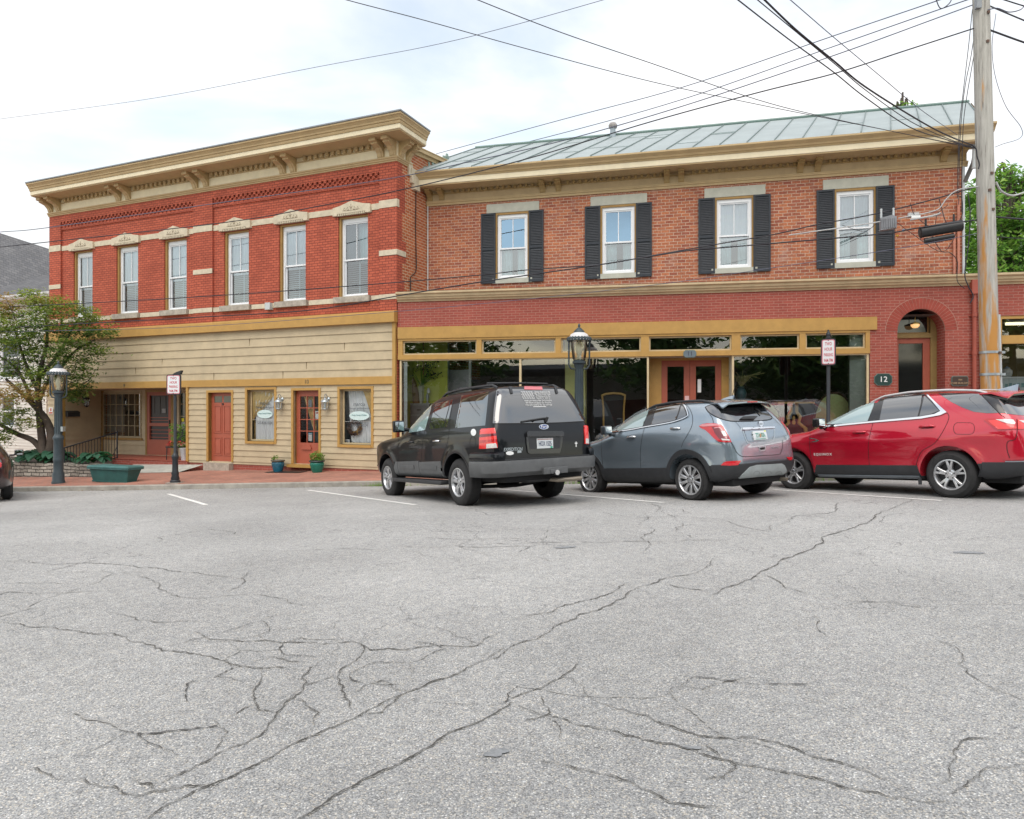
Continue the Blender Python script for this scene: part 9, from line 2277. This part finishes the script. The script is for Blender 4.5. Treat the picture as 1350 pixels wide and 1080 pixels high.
def arch(yc, zc, r0, r1, a0, a1, n=22):
 o = [(yc + r1 * math.cos(a0 + (a1 - a0) * k / n), zc + r1 * math.sin(a0 + (a1 - a0) * k / n)) for k in range(n + 1)]
 return o + [(yc + r0 * math.cos(a0 + (a1 - a0) * k / n), zc + r0 * math.sin(a0 + (a1 - a0) * k / n)) for k in range(n, -1, -1)]
for yc in (0, 2.555): c.patch('arch_cladding', arch(yc, 0.355, 0.418, 0.495, -0.12, PI + 0.12), M_PLASTIC, 0.012, cast=SL, mirror=True, step=0.045)
AB = [-124.3 + k * (68.6 / 48) for k in range(49)]
c.band('rear_bumper', [a * DG for a in AB], [(0.33, 0.012)] + [(0.33 + 0.03 * k, 0.012) for k in range(1, 9)] + [(0.585, 0.010), (0.592, 0.0)], M_PLASTIC)
skid = c.patch('skid_plate', mp(E1, [(512, 866), (560, 815), (650, 728), (740, 702), (1058, 684), (1090, 705), (1120, 765), (1115, 790), (1080, 815), (800, 838)]), mat('skid_silver', (0.42, 0.47, 0.48), 0.4, metal=0.3), 0.022)
for x in (735, 885, 1020): c.line('skid_notch', mp(E1, [(x - 42, 808), (x - 20, 782), (x + 25, 780), (x + 36, 805)]), 0.008, M_GUTTER, 0.024, parent=skid)
rf = mat('reflector_red', (0.62, 0.02, 0.03), 0.15, var=0.2, scale=40, coat=1.0)
c.patch('reflector', mp(E1, [(296, 709), (330, 672), (360, 660), (545, 650), (505, 706), (400, 712)]), rf, 0.014)
c.patch('reflector', mp(E1, [(1120, 606), (1192, 602), (1190, 640), (1150, 642)]), rf, 0.014)
c.line('panel_gap', mp(E1, [(150, 62), (185, 110), (200, 172)]), 0.009, M_SEAM, 0.002)
c.line('panel_gap', mp(E1, [(425, 418), (455, 475), (490, 540), (545, 590), (620, 600), (800, 588), (1020, 572), (1055, 545), (1075, 480), (1078, 390)]), 0.010, M_SEAM, 0.002)
c.line('panel_gap', mp(E1, [(480, 160), (520, 205), (560, 262)]), 0.006, M_SEAM, 0.002)
c.line('plate_edge', mp(E1, [(570, 268), (595, 340), (625, 412), (680, 430), (900, 414), (955, 385), (972, 330), (975, 250)]), 0.018, mat('crease_light', (0.40, 0.46, 0.50), 0.3, metal=0.4), 0.003)
c.patch('plate_recess', mp(E1, [(585, 268), (970, 244), (960, 330), (945, 380), (895, 402), (690, 414), (632, 398)]), P_GREY, 0.003, skirt=0.0)
c.patch('chrome_bar', mp(E1, [(555, 240), (600, 236), (965, 224), (972, 240), (600, 264), (562, 262)]), M_CHROME, 0.022)
em = c.patch('emblem', mp(E1, [(760, 165), (790, 158), (815, 168), (818, 200), (806, 225), (788, 232), (772, 215), (764, 190)]), M_CHROME, 0.028)
for x in (777, 790, 804): c.patch('emblem_shield', mp(E1, [(x - 4, 182), (x + 5, 180), (x + 6, 200), (x, 212), (x - 5, 200)]), M_SILVER, 0.031, parent=em, skirt=0)
pla = c.patch('number_plate', mp(E1, [(682, 285), (850, 272), (878, 382), (705, 396)]), pltm, 0.022)
c.patch('orange_print', mp(E1, [(772, 318), (790, 312), (796, 330), (788, 356), (776, 362), (768, 340)]), mat('plate_orange', (0.75, 0.25, 0.08), 0.5), 0.024, parent=pla, skirt=0)
c.patch('plate_band', mp(E1, [(720, 378), (850, 368), (852, 376), (722, 386)]), mat('plate_green', (0.06, 0.30, 0.22), 0.5), 0.024, parent=pla, skirt=0)
c.patch('sticker', mp(E1, [(825, 277), (848, 275), (851, 286), (828, 288)]), mat('sticker_yellow', (0.75, 0.7, 0.03), 0.6), 0.024, parent=pla, skirt=0)
ptext(c, 'ZTA 02A', E1(692, 340), E1(868, 327), 0.10, mat('plate_green', (0.06, 0.30, 0.22), 0.5), 0.026, pla, sx=0.58, bold=0.0006)
c.patch('latch', mp(E1, [(770, 478), (860, 468), (862, 500), (850, 528), (792, 532), (780, 515)]), M_SILVER, 0.004)
c.patch('latch_recess', mp(E1, [(782, 486), (850, 478), (848, 505), (795, 515)]), M_SEAM, 0.006, skirt=0)
ptext(c, 'ENCORE', E1(928, 489), E1(1032, 481), 0.05, M_SILVER, 0.005, c.root, bold=0.0006, space=1.3, sx=0.9)
def rpe(x, y, lift): h, n = c.ray(*E1(x, y)); return h + n * lift
c.patch('wiper_cover', mp(E1, [(530, 125), (560, 102), (700, 95), (750, 98), (715, 130), (545, 132)]), M_BLACK, 0.03)
c.tubes('wiper', [([rpe(800, 70, 0.03), rpe(755, 25, 0.03), rpe(720, -10, 0.02)], 0.010)], M_BLACK)
for sg in (-1, 1):
 c.tubes('roof_rail', [(roofline(c, sg * 0.555, [(-0.32, 0.0), (-0.1, 0.03), (0.5, 0.035), (0.95, 0.03), (1.2, 0.0)]), 0.022)], M_PLASTIC)
 for y, z in ((0.16, 1.19), (1.20, 1.09)):
  h, n = c._sc(sg, y, z); h2, n2 = c._sc(sg, y + 0.19, z - 0.004); c.tubes('door_handle', [([h, h + n * 0.034 + Vector((0, 0.02, 0)), h2 + n2 * 0.034 - Vector((0, 0.02, 0)), h2], 0.016)], M_CHROME)
  c.patch('handle_recess', [(y + 0.02, z - 0.03), (y + 0.16, z - 0.03), (y + 0.17, z + 0.02), (y + 0.01, z + 0.02)], P_GREY, 0.002, cast=c.side_cast(sg), skirt=0)
 mx0, mx1 = sorted((sg * 0.93, sg * 1.12)); mo = c.box_mesh('door_mirror', [((mx0, mx1), (1.72, 1.84), (1.16, 1.32)), ((min(sg * 0.84, sg * 0.95), max(sg * 0.84, sg * 0.95)), (1.75, 1.83), (1.12, 1.19))], mat('mirror_shell', (0.045, 0.055, 0.065), 0.3, coat=0.5), bev=0.03)
 c.box_mesh('mirror_glass', [((mx0 + 0.02, mx1 - 0.02), (1.712, 1.719), (1.18, 1.30))], mat('mirror_glass', (0.55, 0.6, 0.62), 0.03, metal=1.0), mo, bev=0.002)
 c.patch('headlamp', rrect(sg * 0.6 - 0.18, sg * 0.6 + 0.18, 0.72, 0.88, 0.04), M_LENS_WH, 0.006, cast=c.front_cast())
fin = slab(c, 'aerial_fin', [[(-0.03, -0.30, 1.635), (0.0, -0.30, 1.70), (0.03, -0.30, 1.635)], [(-0.03, -0.05, 1.64), (0.0, -0.08, 1.66), (0.03, -0.05, 1.64)]], P_GREY, 0.005)
c.tubes('aerial', [([Vector((0.0, -0.26, 1.68)), Vector((0.0, -0.36, 1.90))], 0.006)], M_BLACK)
c.patch('grille', rrect(-0.4, 0.4, 0.5, 0.74, 0.06), M_BLKTRIM, 0.006, cast=c.front_cast())
c.underside(-0.7, 3.2, 0.66, 0.24)
c.tubes('exhaust_pipe', [([Vector((-0.45, -0.5, 0.30)), Vector((0.3, -0.55, 0.29))], 0.06), ([Vector((0.50, -0.5, 0.28)), Vector((0.52, -0.82, 0.27))], 0.03)], mat('exhaust_steel', (0.30, 0.26, 0.21), 0.4, metal=0.7, var=0.2))
c = EQ
R = c.rear_cast(); SL = c.side_cast(-1)
c.patch('window_frame', mp(Q2, [(232, 338), (255, 300), (300, 262), (350, 226), (400, 200), (470, 180), (560, 168), (600, 162), (812, 164), (850, 196), (905, 252), (898, 268), (800, 286), (530, 312), (330, 332)]) , M_BLKTRIM, 0.010, mirror=True)
c.patch('front_window', mp(Q2, [(280, 328), (292, 282), (350, 236), (420, 202), (480, 184), (552, 175), (540, 230), (508, 310), (400, 322)]), M_SKYTINT, 0.016, mirror=True)
c.patch('rear_window', mp(Q2, [(573, 304), (588, 230), (603, 170), (802, 170), (795, 220), (778, 286), (680, 298)]), M_TINT, 0.016, mirror=True)
c.patch('quarter_light', mp(Q2, [(788, 284), (802, 230), (815, 176), (845, 202), (896, 254), (850, 272)]), M_TINT, 0.016, mirror=True)
c.patch('chrome_trim', mp(Q2, [(205, 338), (330, 330), (530, 310), (790, 286), (870, 272), (902, 256), (860, 206), (822, 168), (832, 168), (880, 212), (936, 262), (900, 278), (800, 296), (530, 318), (330, 338), (215, 345)]), M_CHROME, 0.020, mirror=True, step=2.6)
c.patch('quarter_window', mp(Q2, [(886, 158), (1000, 158), (1108, 160), (1160, 210), (1214, 264), (1150, 266), (1080, 258), (1020, 236), (960, 206)]), M_TINT, 0.004, mirror=True)
for a in ([(203, 345), (193, 420), (200, 490), (222, 580), (238, 605)], [(536, 316), (512, 420), (514, 520), (526, 612)], [(936, 264), (945, 290), (920, 350), (870, 425), (800, 470), (772, 530), (770, 548)]): c.line('panel_gap', mp(Q2, a), 0.008, M_SEAM, 0.002, mirror=True)
c.patch('windscreen', [(-0.64, 1.42), (0.64, 1.42), (0.75, 2.08), (0.4, 2.24), (0, 2.28), (-0.4, 2.24), (-0.75, 2.08)], M_SKYTINT, 0.003, cast=c.top_cast())
c.patch('pillar_trim', mp(Q1, [(352, 278), (470, 276), (480, 310), (545, 428), (492, 424), (420, 345)]), M_BLKTRIM, 0.005, mirror=True)
c.patch('back_window', mp(Q1, [(478, 312), (560, 305), (640, 300), (720, 296), (900, 296), (960, 420), (900, 445), (720, 444), (640, 440), (548, 430)]), M_TINT, 0.004)
xs = [-0.66 + 1.32 * k / 12 for k in range(13)]
sp = lambda y, z, bow: [(x, y + 0.09 * (x / 0.66) ** 2, z - 0.03 * (x / 0.66) ** 2 - (0.05 * max(0, abs(x) / 0.66 - 0.85) / 0.15 if bow else 0)) for x in xs]
so_ = slab(c, 'spoiler', [sp(-0.46, 1.60, 0), sp(-0.62, 1.597, 0), sp(-0.80, 1.577, 1), sp(-0.84, 1.568, 1)], P_RED, 0.022)
slab(c, 'spoiler_underside', [sp(-0.50, 1.575, 0), sp(-0.82, 1.550, 1)], M_BLKTRIM, 0.03)
c.line('panel_gap', mp(Q1, [(342, 225), (350, 270), (420, 350), (500, 430), (540, 460)]), 0.008, M_SEAM, 0.006)
c.patch('tail_lamp', mp(Q1, [(383, 476), (410, 468), (440, 466), (540, 470), (600, 474), (618, 495), (626, 545), (550, 549), (482, 551), (440, 520)]), M_LENS_RED, 0.015, mirror=True)
c.patch('lamp_core', mp(Q1, [(415, 482), (480, 478), (520, 500), (555, 520), (618, 528), (622, 542), (550, 545), (490, 545), (450, 515)]), M_LENS_BRT, 0.018, skirt=0.002, mirror=True)
c.patch('reverse_lamp', mp(Q1, [(470, 474), (540, 473), (598, 478), (614, 500), (608, 512), (560, 505), (520, 492)]), M_LENS_WH, 0.019, skirt=0.002, mirror=True)
c.patch('hatch_lamp', mp(Q1, [(630, 476), (700, 480), (760, 490), (765, 545), (632, 546)]), M_LENS_BRT, 0.015, mirror=True)
c.patch('reverse_lamp', mp(Q1, [(634, 482), (700, 486), (750, 496), (750, 512), (690, 512)]), M_LENS_WH, 0.019, skirt=0.002, mirror=True)
c.line('panel_gap', mp(Q1, [(628, 470), (630, 560), (615, 620), (560, 640), (556, 700), (575, 760)]), 0.009, M_SEAM, 0.003)
c.line('fuel_door', [Q1(*q) for q in rrect(155, 310, 497, 583, 34, 3)], 0.006, M_SEAM, 0.002, closed=True)
c.patch('side_cladding', [(0.42, 0.29), (2.28, 0.27), (2.26, 0.40), (2.23, 0.49), (0.46, 0.50), (0.44, 0.4)], M_PLASTIC, 0.007, cast=SL, mirror=True)
c.patch('sill_strip', [(0.46, 0.295), (2.24, 0.280), (2.24, 0.315), (0.46, 0.335)], mat('sill_grey', (0.22, 0.25, 0.28), 0.4), 0.014, cast=SL, mirror=True, step=0.05)
AB = [-126 + k * (72 / 46) for k in range(47)]
c.band('rear_bumper', [a * DG for a in AB], [(0.34 + 0.03 * k, 0.014) for k in range(8)] + [(0.556, 0.0)], M_PLASTIC)
c.band('bumper_strip', [a * DG for a in AB[4:-4]], [(0.557, 0.0), (0.557, 0.012), (0.572, 0.010), (0.573, 0.0)], mat('sill_grey', (0.22, 0.25, 0.28), 0.4))
c.patch('bumper_crease', mp(Q1, [(525, 764), (600, 758), (690, 752), (690, 768), (600, 776), (530, 772)]), P_RED, 0.018)
for yc in (0.0,): c.patch('mud_flap', [(0.42, 0.20), (0.47, 0.20), (0.47, 0.30), (0.42, 0.30)], M_PLASTIC, 0.004, cast=lambda y, z: (Vector((-0.9, y, z)), Vector((-1, 0, 0))))
ptext(c, 'EQUINOX', Q2(219, 488), Q2(312, 487), 0.062, M_PAPER, 0.005, c.root, bold=0.0006, space=1.35, sx=1.0)
c.patch('wing_vent', mp(Q2, [(196, 398), (222, 402), (246, 412), (232, 420), (196, 422), (222, 415), (232, 411), (218, 406), (196, 402)]), M_CHROME, 0.006, step=2)
for sg in (-1, 1):
 c.tubes('roof_rail', [(roofline(c, sg * 0.59, [(-0.45, 0.0), (-0.3, 0.03), (0.1, 0.055), (0.7, 0.06), (1.1, 0.04), (1.32, 0.0)]), 0.020)], mat('rail_silver', (0.62, 0.60, 0.60), 0.3, metal=0.6))
 for y, z in ((0.17, 1.10), (1.27, 1.05)):
  h, n = c._sc(sg, y, z); h2, n2 = c._sc(sg, y + 0.22, z - 0.006); c.tubes('door_handle', [([h, h + n * 0.034 + Vector((0, 0.02, 0)), h2 + n2 * 0.034 - Vector((0, 0.02, 0)), h2], 0.017)], P_RED)
  c.patch('handle_recess', [(y + 0.02, z - 0.03), (y + 0.18, z - 0.03), (y + 0.19, z + 0.015), (y + 0.01, z + 0.015)], mat('recess_red', (0.10, 0.003, 0.01), 0.4), 0.002, cast=c.side_cast(sg), skirt=0)
 mx0, mx1 = sorted((sg * 0.97, sg * 1.17)); mo = c.box_mesh('door_mirror', [((mx0, mx1), (1.96, 2.09), (1.16, 1.32)), ((min(sg * 0.86, sg * 1.0), max(sg * 0.86, sg * 1.0)), (2.0, 2.08), (1.12, 1.18))], M_BLKTRIM, bev=0.03)
 c.box_mesh('mirror_glass', [((mx0 + 0.02, mx1 - 0.02), (1.952, 1.959), (1.18, 1.30))], mat('mirror_glass', (0.55, 0.6, 0.62), 0.03, metal=1.0), mo, bev=0.002)
 c.patch('headlamp', rrect(sg * 0.62 - 0.2, sg * 0.62 + 0.2, 0.74, 0.88, 0.04), M_LENS_WH, 0.006, cast=c.front_cast())
slab(c, 'aerial_fin', [[(-0.045, -0.62, 1.585), (0.0, -0.62, 1.69), (0.045, -0.62, 1.585)], [(-0.03, -0.46, 1.61), (0.0, -0.45, 1.65), (0.03, -0.46, 1.61)], [(-0.012, -0.30, 1.615), (0.0, -0.29, 1.625), (0.012, -0.30, 1.615)]], P_GREY, 0.006)
c.patch('grille', rrect(-0.45, 0.45, 0.5, 0.74, 0.06), M_BLKTRIM, 0.006, cast=c.front_cast())
c.underside(-0.85, 3.4, 0.68, 0.24)
bodyD = Body(top=pl([(-1.0, 0.95), (-0.7, 1.05), (0.1, 1.36), (0.9, 1.44), (1.5, 1.36), (2.3, 1.0), (2.6, 0.94), (3.3, 0.84), (3.6, 0.7)]), bottom=pl([(-1.0, 0.32), (-0.5, 0.25), (2.7, 0.22), (3.6, 0.26)]),
    width=pl([(0.2, 0.85), (0.4, 0.89), (0.65, 0.905), (0.85, 0.89), (0.97, 0.84), (1.2, 0.72), (1.5, 0.58)]), rear=pl([(0.2, -0.85), (0.5, -1.0), (0.8, -1.0), (1.0, -0.95), (1.5, -0.3)]),
    front=pl([(0.2, 3.45), (0.5, 3.58), (0.75, 3.5), (0.95, 3.3), (1.5, 2.6)]), zm=0.6, sm=1.25, plan=pl([(-1.0, 0.92), (-0.4, 0.98), (0.6, 1.0), (2.3, 0.985), (3.0, 0.93), (3.6, 0.8)]), p=7, qr=14, qf=8, bump=flare((0, 2.75), 0.34, 0.42, 0.015))
hd = math.radians(36.5)
ft = Vector(((9 - CX) / F_PX * 17.75, 17.75)); fwd = Vector((-math.sin(hd), math.cos(hd))); rgt = Vector((math.cos(hd), math.sin(hd)))
og = ft - rgt * 0.78 - fwd * 2.75
ra = gz(og.x, og.y); rb = gz((og + fwd * 2.75).x, (og + fwd * 2.75).y)
DC = Car('parked_car', 'dark maroon car mostly cut off by the left edge of the photo', ground_pose(og.x, og.y, hd, math.atan2(rb - ra, 2.75), 0.0), bodyD, paint('paint_maroon', (0.035, 0.014, 0.016), 0.2, 0.3), ((0, 2.75), 0.33), 0.39, 0.3, 0.72)
c = DC
for y in (0, 2.75): DC.wheel(y, 0.332, 0.21, 0.22, 0.89, (10, 'ten'))
for sg in (-1, 1):
 c.patch('side_window', [(0.0, 1.02), (0.35, 1.27), (0.9, 1.35), (1.4, 1.28), (2.1, 1.02)], M_TINT, 0.004, cast=c.side_cast(sg))
 mx0, mx1 = sorted((sg * 0.93, sg * 1.12)); mo = c.box_mesh('door_mirror', [((mx0, mx1), (1.78, 1.9), (0.98, 1.13)), ((min(sg * 0.82, sg * 0.95), max(sg * 0.82, sg * 0.95)), (1.82, 1.88), (0.97, 1.02))], c.paint, bev=0.03)
 c.box_mesh('mirror_glass', [((mx0 + 0.02, mx1 - 0.02), (1.772, 1.779), (1.0, 1.11))], mat('mirror_glass', (0.55, 0.6, 0.62), 0.03, metal=1.0), mo, bev=0.002)
 c.patch('tail_lamp', rrect(sg * 0.56 - 0.13, sg * 0.56 + 0.13, 0.74, 0.86, 0.04), M_LENS_RED, 0.006, cast=c.rear_cast())
c.patch('windscreen', [(-0.55, 1.55), (0.55, 1.55), (0.7, 2.2), (0, 2.32), (-0.7, 2.2)], M_SKYTINT, 0.003, cast=c.top_cast())
c.patch('back_window', [(-0.62, -0.55), (0.62, -0.55), (0.5, 0.05), (-0.5, 0.05)], M_TINT, 0.003, cast=c.top_cast())
